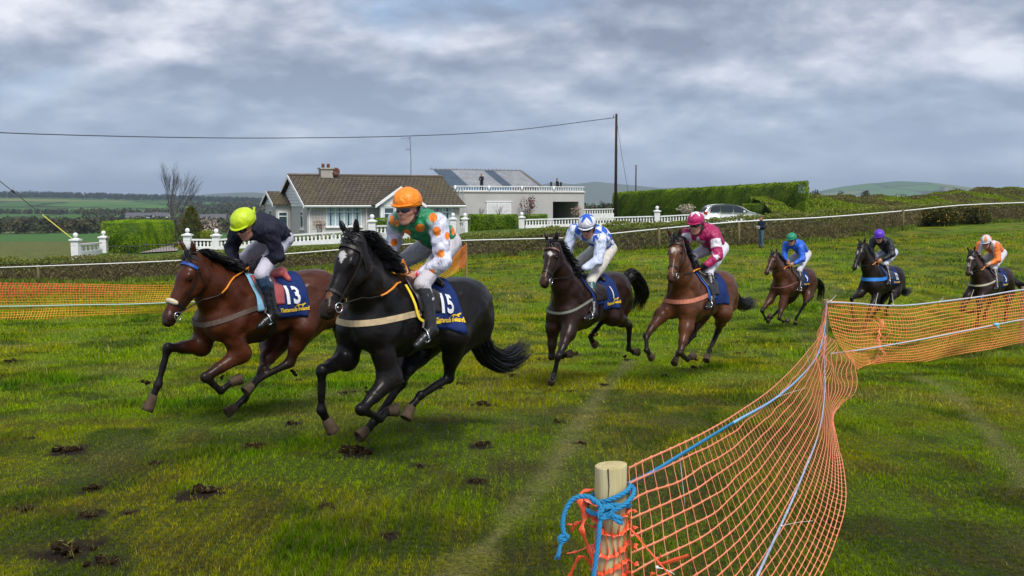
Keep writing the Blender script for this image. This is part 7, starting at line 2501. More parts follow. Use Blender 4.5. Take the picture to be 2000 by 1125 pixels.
# ================================================================= standing and sitting people
def person(px, feet_y, D, H, label, face=180, top=(.02, .025, .05), legs=(.06, .08, .12), hat=None, hair=(.05, .03, .02), pose='stand', z0=None, arms='down', turn=0, grp=None):
    s = H / 1.75
    g = gxy(px, D); zb = P(px, feet_y, D)[2] if z0 is None else z0
    root = empty('person', (g[0], g[1], zb)); root.rotation_euler = (0, 0, R(face)); tag(root, label, 'person', grp)
    A = lambda *v: np.array(v) * s
    lat = np.array([0, 1., 0]); h = .02
    sit = pose == 'sit'
    hipz = .48 if sit else .92
    pel = A(0, 0, hipz); neck = A(.06 if sit else .01, 0, hipz + .52); hc = neck + A(.05, 0, .17)
    J = {}
    for sg, k in ((1, 'L'), (-1, 'R')):
        sh = neck + A(0, .18 * sg, -.05)
        if arms == 'down': el = sh + A(-.03, .06 * sg, -.28); wr = el + A(.05, .0, -.24)
        elif arms == 'hold': el = sh + A(-.02, .06 * sg, -.28); wr = el + A(.20, -.10 * sg, .02)
        else: el = sh + A(.06, .08 * sg, -.26); wr = el + A(.16, -.20 * sg, .05)
        hip = pel + A(0, .09 * sg, -.02)
        if sit: kn = hip + A(.42, .03 * sg, .02); an = kn + A(.02, 0, -.43)
        else: kn = hip + A(.03, .02 * sg, -.42); an = A(-.01, .11 * sg, .08)
        to = an + A(.17, .03 * sg, -.05)
        J[k] = (sh, el, wr, hip, kn, an, to)
    S = SDF(); sk = SK
    HA, hp = build_head(S, hc, np.array([1., 0, -.1]), np.array([0, 0, 1.]), sk, s)
    S.rc(neck, hp(-.02, 0, -.05), .055 * s, .05 * s, sk)
    S.el(pel + A(0, 0, .3), I3, A(.09, .14, .28), sk, .05)
    for k in 'LR':
        sh, el, wr, hip, kn, an, to = J[k]; sg = 1 if k == 'L' else -1
        S.rc(sh, el, .045 * s, .038 * s, sk); S.rc(el, wr, .038 * s, .026 * s, sk); S.rc(hip, kn, .08 * s, .05 * s, sk); S.rc(kn, an, .05 * s, .035 * s, sk); S.rc(an, to, .03 * s, .02 * s, sk)
        hand(S, wr, wr - el, np.array([.6, 0, .8]), np.array([0, -1.0 * sg, 0]), sk, scale=s * 1.1)
    v, q, c = S.mesh(.013, tau=.008); link_mesh('body', v, q, SKIN, root, True, c)
    S = SDF(); t_ = np.array(top, float)
    S.el(pel + A(0, 0, .10), I3, A(.13, .175, .16), t_, .05); S.el(pel + A(.01, 0, .33), I3, A(.135, .19, .22), t_, .05); S.rc(J['L'][0], J['R'][0], .075 * s, .075 * s, t_, .05); S.rc(neck - A(0, 0, .04), neck + A(0, 0, .03), .08 * s, .07 * s, t_, .03)
    for k in 'LR': sh, el, wr = J[k][:3]; S.rc(sh, el, .068 * s, .058 * s, t_, .03); S.rc(el, el * .1 + wr * .9, .058 * s, .045 * s, t_, .02)
    v, q, c = S.mesh(h, wr=(.007, 22)); link_mesh('jacket', v, q, CLOTH, root, True, c)
    S = SDF(); l_ = np.array(legs, float); S.el(pel, I3, A(.12, .16, .13), l_, .05)
    for k in 'LR': hip, kn, an = J[k][3:6]; S.rc(hip, kn, .098 * s, .072 * s, l_, .04); S.rc(kn, an, .072 * s, .062 * s, l_, .02)
    v, q, c = S.mesh(h, wr=(.006, 20)); link_mesh('trousers', v, q, CLOTH, root, True, c)
    for k in 'LR':
        S = SDF(); an, to = J[k][5:7]; S.rc(an + A(-.04, 0, -.03), to, .045 * s, .035 * s, np.array([.03, .025, .02])); v, q, c = S.mesh(.015); link_mesh('shoe', v, q, CLOTH, root, True, c)
    S = SDF()
    if hat is not None:
        S.el(hp(-.005, 0, .085), HA, A(.115, .098, .065), np.array(hat), .02); S.el(hp(.095, 0, .055), HA, A(.06, .075, .014), np.array(hat), .02); nm = 'flat_cap'
    else:
        S.el(hp(-.03, 0, .06), HA, A(.098, .088, .095), np.array(hair), .02); nm = 'hair'
    v, q, c = S.mesh(.012); link_mesh(nm, v, q, CLOTH, root, True, c)
    return root, J


g = gxy(1487, 55.5)
mp, mJ = person(1487, 482, 55.5, 1.74, 'man in navy jacket, blue jeans and flat cap standing in front of the track hedge', face=205, top=(.012, .018, .045), legs=(.07, .115, .17), hat=(.10, .085, .07), arms='hold', z0=sz1(g[0], g[1]))
wr = (mJ['L'][2] + mJ['R'][2]) / 2 + np.array([.06, 0, -.02])
Mw = Matrix.Rotation(R(205), 3, 'Z')
mb = MB(); mb.box((0, 0, 0), (.03, .24, .17), Matrix.Rotation(.5, 3, 'Y'))
pp = empty('race_card', tuple(Vector(mp.location) + Mw @ Vector(wr))); pp.rotation_euler = (0, 0, R(205)); tag(pp, 'white race card held by the standing man in the navy jacket', 'paper')
mb.build('pages', mat('paper', (.65, .65, .68), .8), pp)
FL = GT + .125
person(941, 0, 96.6, 1.62, 'person in dark navy coat standing on the roof terrace in front of the barn', face=240, top=(.010, .014, .03), legs=(.012, .014, .022), arms='fold', z0=FL)
person(1089, 0, 100.5, 1.7, 'person in dark clothes sitting on the roof terrace at its right end', face=200, top=(.012, .014, .018), legs=(.014, .014, .018), pose='sit', arms='hold', z0=FL)
for (px, D, lb) in [(1091, 100.6, 'dark garden chair under the seated person on the terrace'), (1072, 100.0, 'empty dark garden chair on the roof terrace')]:
    g = gxy(px, D); ch_ = empty('garden_chair', (g[0], g[1], FL)); ch_.rotation_euler = (0, 0, R(200)); tag(ch_, lb, 'chair', 'garden chairs on the terrace')
    cm_ = mat('black_iron'); mb = MB(); mb.box((0, 0, .43), (.44, .46, .04)); mb.build('seat', cm_, ch_)
    mb = MB(); mb.box((-.22, 0, .70), (.03, .46, .42)); mb.build('backrest', cm_, ch_)
    for sx in (-1, 1):
        for sy in (-1, 1): mb = MB(); mb.tube([(sx * .2, sy * .2, 0), (sx * .19, sy * .2, .41)], .018, 5); mb.build('leg', cm_, ch_)

# ---- far cottages
cw = mat('cottage_white', (.62, .62, .60), .8); cr = mat('slate', (.08, .08, .09), .7)
for i, (px, D, w_, col_, lb) in enumerate([(262, 1150, 16, 0, 'tiny white cottage at the left end of the far village'), (283, 1120, 20, 0, 'long tiny white cottage in the far village'), (301, 1160, 14, 0, 'tiny white cottage in the middle of the far village'), (318, 1130, 15, 0, 'tiny white cottage at the right end of the far village'),
                                         (416, 900, 24, 1, 'tan stone farmhouse far off beyond the flowering shrub'), (428, 930, 14, 1, 'small tan outbuilding beside the far stone farmhouse'), (1672, 5600, 34, 0, 'tiny white house on the green hill, left of two'), (1793, 5600, 34, 0, 'tiny white house on the green hill, right of two')]):
    g = gxy(px, D)
    zb = CZ - float(ground_h(np.array([g[0]]), np.array([g[1]]))[0])
    if px > 1500: zb = P(px, 382 if px < 1700 else 380, D)[2] - 3; 
    r_ = empty('cottage', (g[0], g[1], zb)); tag(r_, lb, 'house', 'far off cottages')
    hh = 6 if col_ == 0 else 8
    if px > 1500: zb2 = 0
    mb = MB(); w2 = w_ / 2; dd = 4; lo_ = -8 if px < 1500 else -40
    mb.prism([(-w2, -dd, lo_), (-w2, -dd, hh * .5), (-w2, 0, hh), (-w2, dd, hh * .5), (-w2, dd, lo_)], (w_, 0, 0)); mb.build('wall', cw if col_ == 0 else mat('tan_stone', (.28, .19, .14), .9), r_)
    mb = MB()
    for s in (-1, 1): mb.prism([(-w2 - .5, s * (dd + .5), hh * .5 - .5), (w2 + .5, s * (dd + .5), hh * .5 - .5), (w2 + .5, 0, hh + .1), (-w2 - .5, 0, hh + .1)], (0, 0, .3))
    mb.build('roof', cr, r_)

# ================================================================= orange mesh barriers
NETM = mat('orange_plastic', (.84, .24, .10), .45, .35, noise=(3, .35, (.86, .38, .22)))
NETM2 = mat('orange_yellow_plastic', (.74, .24, .055), .5, .3, noise=(2, .5, (.76, .36, .06)))
NETM3 = mat('faded_orange_plastic', (.80, .36, .03), .5, .3, noise=(1.2, .5, (.80, .48, .05)))
NETRED = mat('red_orange_plastic', (.80, .12, .04), .5, .3)
for m_ in (NETM, NETM2, NETM3, NETRED):
    b = [n for n in m_.node_tree.nodes if n.type == 'BSDF_PRINCIPLED'][0]
    b.inputs['Subsurface Weight'].default_value = 0.0


def net_mesh(surf, rows, cols, wr, wc, node=1.0, sub=2, th=.4):
    """plastic mesh: surf(s, v)->point, s along, v down; ribbons with widened nodes"""
    V, F_ = [], []
    cnt = 0

    def rib(S_, Vv, w, vary):
        nonlocal cnt
        pts = surf(S_, Vv)
        t_ = np.gradient(pts, axis=0); t_ /= np.linalg.norm(t_, axis=1)[:, None] + 1e-9
        e = 1e-3
        dv = surf(S_, np.clip(Vv + e, 0, 1)) - surf(S_, np.clip(Vv - e, 0, 1)); ds = surf(np.clip(S_ + e, 0, 1), Vv) - surf(np.clip(S_ - e, 0, 1), Vv)
        n_ = np.cross(ds, dv); n_ /= np.linalg.norm(n_, axis=1)[:, None] + 1e-12
        b_ = np.cross(n_, t_); b_ /= np.linalg.norm(b_, axis=1)[:, None] + 1e-12
        ww = (w * vary)[:, None] / 2
        m = len(pts); tt = w * th / 2
        q = np.stack([pts - b_ * ww, pts + n_ * tt, pts + b_ * ww, pts - n_ * tt], 1).reshape(-1, 3)
        V.append(q)
        i = np.arange(m - 1)[:, None] * 4
        f = np.concatenate([np.concatenate([i + k, i + (k + 1) % 4, i + 4 + (k + 1) % 4, i + 4 + k], 1) for k in range(4)])
        F_.append(f + cnt); cnt += m * 4
    vs_ = np.linspace(0, 1, rows)
    for r_ in range(rows):
        m = cols * sub + 1
        s = np.linspace(0, 1, m)
        jit = (vnoise(s * cols * .31 + r_ * 9.7, s * 0 + r_ * 3.1, 77) - .5) * .012
        va = 1 + node * (np.arange(m) % sub == 0) * .9
        rib(s, np.clip(vs_[r_] + jit * (0 < r_ < rows - 1), 0, 1), wr, va)
    for c_i in range(cols + 1):
        m = (rows - 1) * sub + 1
        v = np.linspace(0, 1, m)
        jit = (vnoise(v * rows * .37 + c_i * 5.3, v * 0 + c_i * 1.7, 78) - .5) * .35 / cols
        va = .85 + node * (np.arange(m) % sub == 0) * .55
        rib(np.clip(c_i / cols + jit, 0, 1), v, wc, va)
    return np.concatenate(V), np.concatenate(F_)


def curve_fn(pts):
    """arc-length-ish interpolation of (s, point) control curve"""
    cur = np.array(spline(pts, 24)); d = np.r_[0, np.cumsum(np.linalg.norm(np.diff(cur, axis=0), axis=1))]; d /= d[-1]
    return lambda s: np.stack([np.interp(s, d, cur[:, k]) for k in range(3)], -1)


def lay(px, py, D): return P(px, py, D)


# -- near run, post A to post B
TD = [2.9, 3.25, 3.7, 4.4, 5.5, 7.4, 9.8, 12.8, 15.3]
T_ = [P(*q) for q in ((1228, 915, 2.9), (1262, 898, 3.25), (1320, 872, 3.7), (1381, 842, 4.4), (1441, 806, 5.5), (1512, 755, 7.4), (1566, 700, 9.8), (1603, 648, 12.8), (1618, 590, 15.3))]
MD = [2.9, 3.5, 4.1, 5.2, 6.3, 8.6, 11.2, 15.3]
M_ = [P(*q) for q in ((1238, 1265, 2.9), (1354, 1190, 3.5), (1442, 1120, 4.1), (1518, 1020, 5.2), (1560, 941.5, 6.3), (1600, 841, 8.6), (1611, 761, 11.2), (1612, 655, 15.3))]


def gp(px, D, dz=.03):
    p = P(px, 400, D); return np.array([p[0], p[1], sz1(p[0], p[1]) + dz])


BD = [2.9, 3.3, 3.9, 4.7, 5.7, 6.9, 8.8, 10.6, 12.4, 15.3]
B_ = [gp(1262, 2.9), gp(1380, 3.3), gp(1500, 3.9), gp(1585, 4.7), gp(1645, 5.7), gp(1668, 6.9), gp(1650, 8.8), gp(1640, 10.6), gp(1683, 12.4), P(1664, 690, 15.3)]


def dcurve(ds, pts):
    cur = np.array(spline([np.r_[p, d] for p, d in zip(pts, ds)], 16))
    k = np.maximum.accumulate(cur[:, 3]) + np.arange(len(cur)) * 1e-7
    return lambda D: np.stack([np.interp(D, k, cur[:, i]) for i in range(3)], -1)


gT, gM, gB = dcurve(TD, T_), dcurve(MD, M_), dcurve(BD, B_)


def surfN(s, v):
    s = np.broadcast_to(np.asarray(s, float), np.broadcast(s, v).shape); v = np.broadcast_to(np.asarray(v, float), s.shape)
    D = 2.9 + 12.4 * (s * 1.25 - s * s * .25)
    a, b, c = gT(D), gM(D), gB(D)
    u = v[..., None]
    p = a * (1 - u) * (1 - 2 * u) + b * 4 * u * (1 - u) + c * u * (2 * u - 1)
    # slack folds, strongest towards the far end
    k = (sst(.45, .95, s) * (.06 * np.sin(v * 8 + s * 22) + .035 * np.sin(v * 15 - s * 34))  + sst(.25, .5, s) * .012 * np.sin(s * 30 + v * 5)) * np.sin(np.clip(v, 0, 1) * PI * .85 + .12)
    p = p + k[..., None] * np.array([.9, -.1, .25])
    g = surf_z(p[..., 0], p[..., 1]) + .02
    p[..., 2] = np.maximum(p[..., 2], g)
    return p


V_, F_ = net_mesh(surfN, 21, 108, .0078, .0070, .9, 6, .35)
# wrap round post A: ragged strips and loops
nr_o = empty('mesh_barrier', tuple(T_[0])); tag(nr_o, 'nearest slack orange plastic mesh netting strung between the two foreground posts', 'barrier netting')
off = T_[0]
link_mesh('net', V_ - off, F_, NETM, nr_o)
PAx, PAy = P(1193, 900, 2.9)[:2]; PAr = .0455
PAz = P(1193, 908, 2.9)[2]
mb = MB()
rr = random.Random(12)
for i in range(12):
    z = PAz - .14 - i * .052 + rr.uniform(-.006, .006)
    a0 = R(15); a1 = R(-175 - rr.uniform(0, 20))
    s0 = surfN(np.array([.004]), np.array([(i + 2.6) / 20]))[0]
    pts = [s0, s0 * .5 + np.array([PAx + .06, PAy - .02, z]) * .5] + [np.array([PAx + (PAr + .007) * math.cos(a), PAy + (PAr + .007) * math.sin(a), z + .012 * math.sin(a * 2 + i) + .02 * (1 - k / 7)]) for k, a in enumerate(np.linspace(R(-10), a1, 8))]
    end = pts[-1]
    pts += [end + np.array([-.035 - rr.uniform(0, .02), rr.uniform(-.02, .03), rr.uniform(-.03, .03)]), end + np.array([-.05 - rr.uniform(0, .03), .02, rr.uniform(-.06, .02)])]
    cu = spline(pts, 6)
    w = [.0045 + .006 * (abs(math.sin(q * .55 + i)) ** 8) for q in range(len(cu))]
    mb.tube([p - off for p in cu], w, 6, flat=.35)
for i in range(7):      # verticals on and beside the post
    a = R(-20 - i * 22); x = PAx + (PAr + .008) * math.cos(a); y = PAy + (PAr + .008) * math.sin(a)
    if i > 6: x = PAx - .085 - .03 * (i - 7); y = PAy
    cu = spline([np.array([x + .006 * math.sin(q * 2 + i), y, PAz - .13 - .052 * q]) for q in range(12)], 4)
    mb.tube([p - off for p in cu], [.003 + .0045 * (abs(math.sin(q * PI / 4 + PI / 2)) ** 6) for q in range(len(cu))], 5, flat=.4)
for i in range(10):     # torn loose ends beside the post
    b0 = np.array([PAx + rr.uniform(.05, .15), PAy - .02 + rr.uniform(-.04, .02), PAz - rr.uniform(.2, .55)])
    cu = spline([b0, b0 + np.array([rr.uniform(-.03, .05), rr.uniform(-.04, 0), rr.uniform(-.05, .03)]), b0 + np.array([rr.uniform(-.04, .08), rr.uniform(-.05, 0), rr.uniform(-.10, .05)])], 5)
    mb.tube([p - off for p in cu], [.004 + .004 * abs(math.sin(q)) for q in range(len(cu))], 5, flat=.35)
mb.build('torn_strips', mat('deep_orange_plastic', (.80, .10, .03), .4, .4), nr_o)
# left loop seen against the grass
mb = MB(); cu = spline([P(1160, 955, 2.93), P(1136, 962, 2.92), P(1133, 985, 2.9), P(1142, 1010, 2.9), P(1136, 1035, 2.88), P(1150, 1070, 2.9), P(1160, 1100, 2.9)], 6)
mb.tube([p - off for p in cu], [.005 + .007 * (abs(math.sin(q * .45)) ** 4) for q in range(len(cu))], 6, flat=.35)
cu = spline([P(1180, 990, 2.86), P(1158, 985, 2.88), P(1142, 975, 2.9), P(1150, 1005, 2.9), P(1168, 1020, 2.87), P(1175, 1045, 2.86)], 6)
mb.tube([p - off for p in cu], [.004 + .007 * (abs(math.sin(q * .5)) ** 4) for q in range(len(cu))], 6, flat=.35); mb.build('torn_loop', mat('deep_orange_plastic'), nr_o)

# -- second run, from post B out of frame to the right
T2 = [P(1614, 588, 15.4), P(1670, 592, 16.1), P(1717, 596, 16.7), P(1770, 596, 17.2), P(1835, 589, 17.9), P(1917, 578.5, 18.7), P(2000, 565, 19.4), P(2150, 548, 21), P(2320, 540, 23)]
B2 = [P(1660, 700, 14.6), P(1683, 728, 15.6), P(1722, 712, 16.7), P(1783, 711, 17.2), P(1863, 693, 18.2), P(1938, 681, 18.8), P(2000, 668, 19.4), P(2150, 645, 21), P(2320, 630, 23)]
M2 = [P(1628, 650, 15.2), P(1672, 662, 15.7), P(1715, 660, 16.5), P(1776, 663, 17.0), P(1850, 648, 17.9), P(1926, 634, 18.6), P(1999, 622.8, 19.2), P(2150, 600, 21), P(2320, 588, 23)]
f1, f2, f3 = curve_fn(T2), curve_fn(M2), curve_fn(B2)


def surf2(s, v):
    s = np.broadcast_to(np.asarray(s, float), np.broadcast(s, v).shape); v = np.broadcast_to(np.asarray(v, float), s.shape)
    a, b, c = f1(s), f2(s), f3(s); u = v[..., None]
    p = a * (1 - u) * (1 - 2 * u) + b * 4 * u * (1 - u) + c * u * (2 * u - 1)
    # gathered at the tie
    g = np.exp(-((s - .135) / .022) ** 2)
    k = .035 * np.sin(s * 50 + v * 5) * v + .03 * np.sin(s * 23 + v * 9) + g * .10 * np.sin(v * 21)
    p = p + k[..., None] * np.array([-.15, -.9, .2])
    gz_ = surf_z(p[..., 0], p[..., 1]) + .02
    p[..., 2] = np.maximum(p[..., 2], gz_)
    return p


V_, F_ = net_mesh(surf2, 20, 180, .0145, .0120, .3, 2, .5)
o2 = link_mesh('mesh_barrier', V_ - T2[0], F_, NETM2, loc=tuple(T2[0])); tag(o2, 'yellow orange mesh netting stretching right from the second post across the last horses', 'barrier netting')
mb = MB(); c0 = surf2(np.array([.135]), np.array([0.0]))[0]
for i in range(22):
    v0 = rr.uniform(0, .9); b0 = surf2(np.array([.135 + rr.uniform(-.012, .012)]), np.array([v0]))[0]
    cu = spline([b0 - T2[0], b0 - T2[0] + np.array([rr.uniform(-.10, .10), -.05, -rr.uniform(.04, .12)]), b0 - T2[0] + np.array([rr.uniform(-.10, .10), -.04, -rr.uniform(.12, .28)])], 4)
    mb.tube(cu, .010, 5, flat=.5)
mb.build('gathered_net', NETM, o2)

# -- left run
T3 = [P(-120, 552, 27), P(0, 553, 28), P(160, 555, 29), P(330, 557, 30), P(600, 548, 34), P(760, 532, 38), P(863, 502, 41), P(911, 478, 43)]
B3 = [P(-120, 630, 27), P(0, 626, 28), P(160, 620, 29), P(330, 613, 30.3), P(600, 597, 34.2), P(760, 570, 38), P(863, 545, 41), P(908, 523, 43)]
f4, f5 = curve_fn(T3), curve_fn(B3)


def surf3(s, v):
    s = np.broadcast_to(np.asarray(s, float), np.broadcast(s, v).shape); v = np.broadcast_to(np.asarray(v, float), s.shape)
    a, c = f4(s), f5(s); u = v[..., None]
    p = a * (1 - u) + c * u
    k = .10 * np.sin(v * 6.3 + .5) * np.sin(s * 14) + .05 * np.sin(s * 60 + v * 7) * v + .07 * np.sin(v * 3.1)
    p = p + k[..., None] * np.array([-.1, -.9, .15])
    p[..., 2] = np.maximum(p[..., 2], surf_z(p[..., 0], p[..., 1]) + .02)
    return p


V_, F_ = net_mesh(surf3, 15, 290, .0135, .0165, .2, 2, .5)
rl_ = (V_[:, 2] - surf_z(V_[:, 0], V_[:, 1])) / 1.0
kx = sst(.52, .80, rl_ + .25 * (vnoise(V_[:, 0] * .7, V_[:, 0] * 0, 5) - .5)) * (.25 + .75 * sst(-9.5, -13.5, V_[:, 0]))
cN = np.array([.74, .36, .03]) * (1 - kx[:, None]) + np.array([.85, .10, .05]) * kx[:, None]
o3 = link_mesh('mesh_barrier', V_ - T3[0], F_, wrinkle_mat('faded_net', .5, .3, 0), loc=tuple(T3[0]), cols=cN); tag(o3, 'long yellow and red orange mesh netting on the far side behind the leading horses', 'barrier netting')
# folded-back end behind the leader
def surf4(s, v):
    s = np.broadcast_to(np.asarray(s, float), np.broadcast(s, v).shape); v = np.broadcast_to(np.asarray(v, float), s.shape)
    a = P(911, 478, 42.6) * s[..., None] + P(866, 500, 42.0) * (1 - s[..., None]); b = P(910, 522, 42.6) * s[..., None] + P(866, 528, 42) * (1 - s[..., None])
    p = a * (1 - v[..., None]) + b * v[..., None]
    return p + (.06 * np.sin(s * 9 + v * 7))[..., None] * np.array([0, -1., 0])
V_, F_ = net_mesh(surf4, 18, 20, .030, .028, .2, 2, .5)
link_mesh('folded_end', V_ - T3[0], F_, mat('dark_orange_plastic', (.42, .12, .03), .6, .3), o3)


def part_at(mb, name, m, par):
    o = np.array(par.location); mb.v = [tuple(np.array(v) - o) for v in mb.v]; return mb.build(name, m, par, True)


# ---- posts
def stake(name, x, y, zt, r, label, m=STAKE, seg=28, crack=True):
    zb = sz1(x, y) - .15; h = zt - zb; mb = MB()
    prof = [(r * 1.04, 0), (r * 1.03, h * .3), (r * 1.0, h * .7), (r, h - .02), (r, h - .004), (r * .995, h - .0012), (r * .975, h - .0002), (r * .93, h), (r * .5, h + .0005)]
    vs = []
    for rr_, z in prof:
        for k in range(seg):
            a = 2 * PI * k / seg; q = 1 + .018 * math.sin(3 * a + 1) + .010 * math.sin(7 * a)
            vs.append((rr_ * q * math.cos(a), rr_ * q * math.sin(a), z + (.004 * math.cos(a) if z > h * .9 else 0)))
    n = len(prof); vs.append((0, 0, h + .001))
    fs = [(i * seg + k, i * seg + (k + 1) % seg, (i + 1) * seg + (k + 1) % seg, (i + 1) * seg + k) for i in range(n - 1) for k in range(seg)] + [((n - 1) * seg + k, (n - 1) * seg + (k + 1) % seg, n * seg) for k in range(seg)]
    mb.add(vs, fs)
    o = mb.build(name, m, None, True, loc=(x, y, zb)); tag(o, label, 'post')
    return o


# wood with rings on the end grain
wm = bpy.data.materials.new('turned_post'); wm.use_nodes = True
t = NT(wm.node_tree); o_ = t.n('ShaderNodeOutputMaterial'); b_ = t.n('ShaderNodeBsdfPrincipled'); t.l(b_.outputs[0], o_.inputs[0]); tcn = t.n('ShaderNodeTexCoord')
gr = t.noise(t.mapping(tcn.outputs['Object'], scale=(30, 30, 1.6)), 1.0, 6, .6, .8)
kn = t.noise(t.mapping(tcn.outputs['Object'], scale=(9, 9, 4)), 1.0, 4, .6, .3)
c = t.ramp(gr, [(.3, (.36, .29, .13)), (.5, (.47, .39, .19)), (.7, (.56, .48, .27))])
c = t.mix(t.ramp(kn, [(.55, 0.0), (.75, .7)]), c, (.30, .26, .11))
wv = t.n('ShaderNodeTexWave', wave_type='RINGS', rings_direction='Z'); t.l(t.mapping(tcn.outputs['Object'], scale=(1, 1, .02)), wv.inputs['Vector']); wv.inputs['Scale'].default_value = 42; wv.inputs['Distortion'].default_value = 1.5
c = t.mix(t.math('MULTIPLY', wv.outputs['Fac'], .22), c, (.27, .19, .09))
t.l(c, b_.inputs['Base Color']); b_.inputs['Roughness'].default_value = .75; b_.inputs['Specular IOR Level'].default_value = .25
bn = t.n('ShaderNodeBump'); bn.inputs['Strength'].default_value = .5; bn.inputs['Distance'].default_value = .004; t.l(gr, bn.inputs['Height']); t.l(bn.outputs[0], b_.inputs['Normal'])
pa = stake('net_post', PAx, PAy, PAz, PAr, 'nearest round pale wooden post tied with blue rope', wm)
mb = MB(); mb.tube([(-.012, -PAr * 1.0, PAz - sz1(PAx, PAy) + .15 - .0), (-.009, -PAr * 1.018, PAz - sz1(PAx, PAy) + .15 - .05), (-.013, -PAr * 1.018, PAz - sz1(PAx, PAy) + .15 - .115)], [.0022, .0016, .0004], 5)
mb.build('crack', mat('crack_dark', (.06, .04, .02), .9), pa)
pB = P(1613, 585, 15.45)
stake('net_post', pB[0], pB[1], pB[2], .045, 'second wooden post where the orange netting turns the corner', mat('weathered_post', (.30, .21, .10), .85, noise=(7, .3)), 14)
for px, py, D, lb in [(1998, 560, 19.55, 'slim wooden net post at the right edge of the picture'), (911, 474, 43.3, 'thin wooden stake at the end of the folded netting behind the leader')]:
    p = P(px, py, D); stake('net_post', p[0], p[1], p[2], .035, lb, mat('weathered_post'), 10)

# ---- blue rope
BLUE = mat('blue_rope', (.02, .19, .37), .7, .2, noise=(12, .3, (.05, .27, .44)))


def rope(mb, pts, r, tw=.045, n=6, sub=10, off=(0, 0, 0)):
    cur = np.array(spline(pts, sub)); d = np.r_[0, np.cumsum(np.linalg.norm(np.diff(cur, axis=0), axis=1))]
    m = max(8, int(d[-1] / (tw / 7))); s = np.linspace(0, d[-1], m); c = np.stack([np.interp(s, d, cur[:, k]) for k in range(3)], 1)
    tg = np.gradient(c, axis=0); tg /= np.linalg.norm(tg, axis=1)[:, None] + 1e-9
    a = np.cross(tg, np.array([.3, .2, .93])); a /= np.linalg.norm(a, axis=1)[:, None] + 1e-9; b = np.cross(tg, a)
    for k in range(3):
        ph = 2 * PI * s / tw + k * 2 * PI / 3
        st = c + (a * np.cos(ph)[:, None] + b * np.sin(ph)[:, None]) * r * .52 - np.asarray(off)
        mb.tube(list(st), r * .56, n)


ro = empty('blue_rope', tuple(P(1185, 985, 2.83))); ofr = np.array(ro.location); tag(ro, 'bright blue rope knotted round the nearest post and threaded along the netting', 'rope')
mb = MB(); rr_ = .0072
def ringp(z0, tilt, ph=0, rad=PAr + .010): return [np.array([PAx + rad * math.cos(a), PAy + rad * math.sin(a), z0 + tilt * math.cos(a - ph)]) for a in np.linspace(0, 2 * PI, 13)]
zk = P(1185, 985, 2.86)[2]
rope(mb, ringp(zk + .018, .022), rr_, off=ofr); rope(mb, ringp(zk - .010, -.012, 1), rr_, off=ofr); rope(mb, ringp(zk + .002, .030, .5, PAr + .022), rr_, off=ofr)
mb.build('coils', BLUE, ro, True)
mb = MB()
kc_ = P(1183, 1000, 2.835)
for i in range(6):
    a = i * 1.05; rope(mb, [kc_ + np.array([.020 * math.cos(a + q), -.004 + .006 * math.sin(q * 2), .018 * math.sin(a + q * 1.3)]) for q in (0, .9, 1.8, 2.7)], rr_ * .9, off=ofr)
mb.build('knot', BLUE, ro, True)
mb = MB(); rope(mb, [kc_, P(1160, 976, 2.84), P(1140, 969, 2.85), P(1118, 976, 2.86), P(1103, 1000, 2.86), P(1099, 1025, 2.86), P(1102, 1046, 2.86)], rr_, off=ofr)
k2 = P(1101, 1051, 2.86)
for i in range(4):
    a = i * 1.3; rope(mb, [k2 + np.array([.012 * math.cos(a + q), .004 * math.sin(q * 2), .010 * math.sin(a + q * 1.3)]) for q in (0, .9, 1.8, 2.7)], rr_ * .85, off=ofr)
rope(mb, [k2, P(1094, 1068, 2.86), P(1090, 1088, 2.86)], rr_ * .9, off=ofr)
for i in range(7): mb.tube([P(1091, 1078, 2.86) - ofr, P(1088 + rr.uniform(-6, 6), 1093, 2.86) - ofr], [.003, .0008], 4)
mb.build('tail', BLUE, ro, True)
mb = MB(); rope(mb, [kc_, P(1172, 1020, 2.83), P(1168, 1060, 2.83), P(1163, 1100, 2.83), P(1158, 1140, 2.83), P(1156, 1200, 2.84)], rr_, off=ofr); mb.build('hanging_end', BLUE, ro, True)
mb = MB(); rope(mb, [kc_, P(1200, 1008, 2.83), P(1214, 1014, 2.84)], rr_, off=ofr); rope(mb, [kc_, P(1205, 1018, 2.83), P(1216, 1022, 2.83)], rr_ * .8, off=ofr); mb.build('short_end', BLUE, ro, True)
rp = [P(1218, 985, 2.9) * .3 + np.array([PAx + PAr + .012, PAy, zk + .03]) * .7, P(1224, 948, 2.95), P(1271, 924, 3.3), P(1341, 881, 3.85), P(1431.5, 826, 5.1), P(1517, 776, 7.2), P(1571, 728, 9.6), P(1598, 690, 12), P(1611, 640, 14.6), P(1614, 591, 15.4)]
mb = MB(); rope(mb, rp[:5], .0065, .05, off=ofr); mb.build('top_line', BLUE, ro, True)
cord_b = mat('pale_blue_cord', (.20, .40, .66), .6)
mb = MB(); mb.tube([p - ofr for p in spline(rp[4:], 8)], .0072, 6); mb.build('top_line', cord_b, ro, True)
mc = [P(1440, 1215, 3.75), P(1479, 1125, 4.3), P(1527, 1022, 5.2), P(1562, 941.5, 6.3), P(1600, 841, 8.6), P(1611, 761, 11.2), P(1610, 690, 13.6), P(1612, 650, 15.2)]
mb = MB(); mb.tube(spline(mc, 8), .0065, 6)
part_at(mb, 'cord', mat('white_blue_cord', (.45, .52, .70), .6, noise=(9, .5)), nr_o)
mb = MB(); mb.tube([p + np.array([0, -.03, 0]) for p in spline([P(1614, 590, 15.35)] + T2[1:], 6)], .014, 6)
part_at(mb, 'cord', mat('pale_cord', (.45, .48, .56), .6), o2)
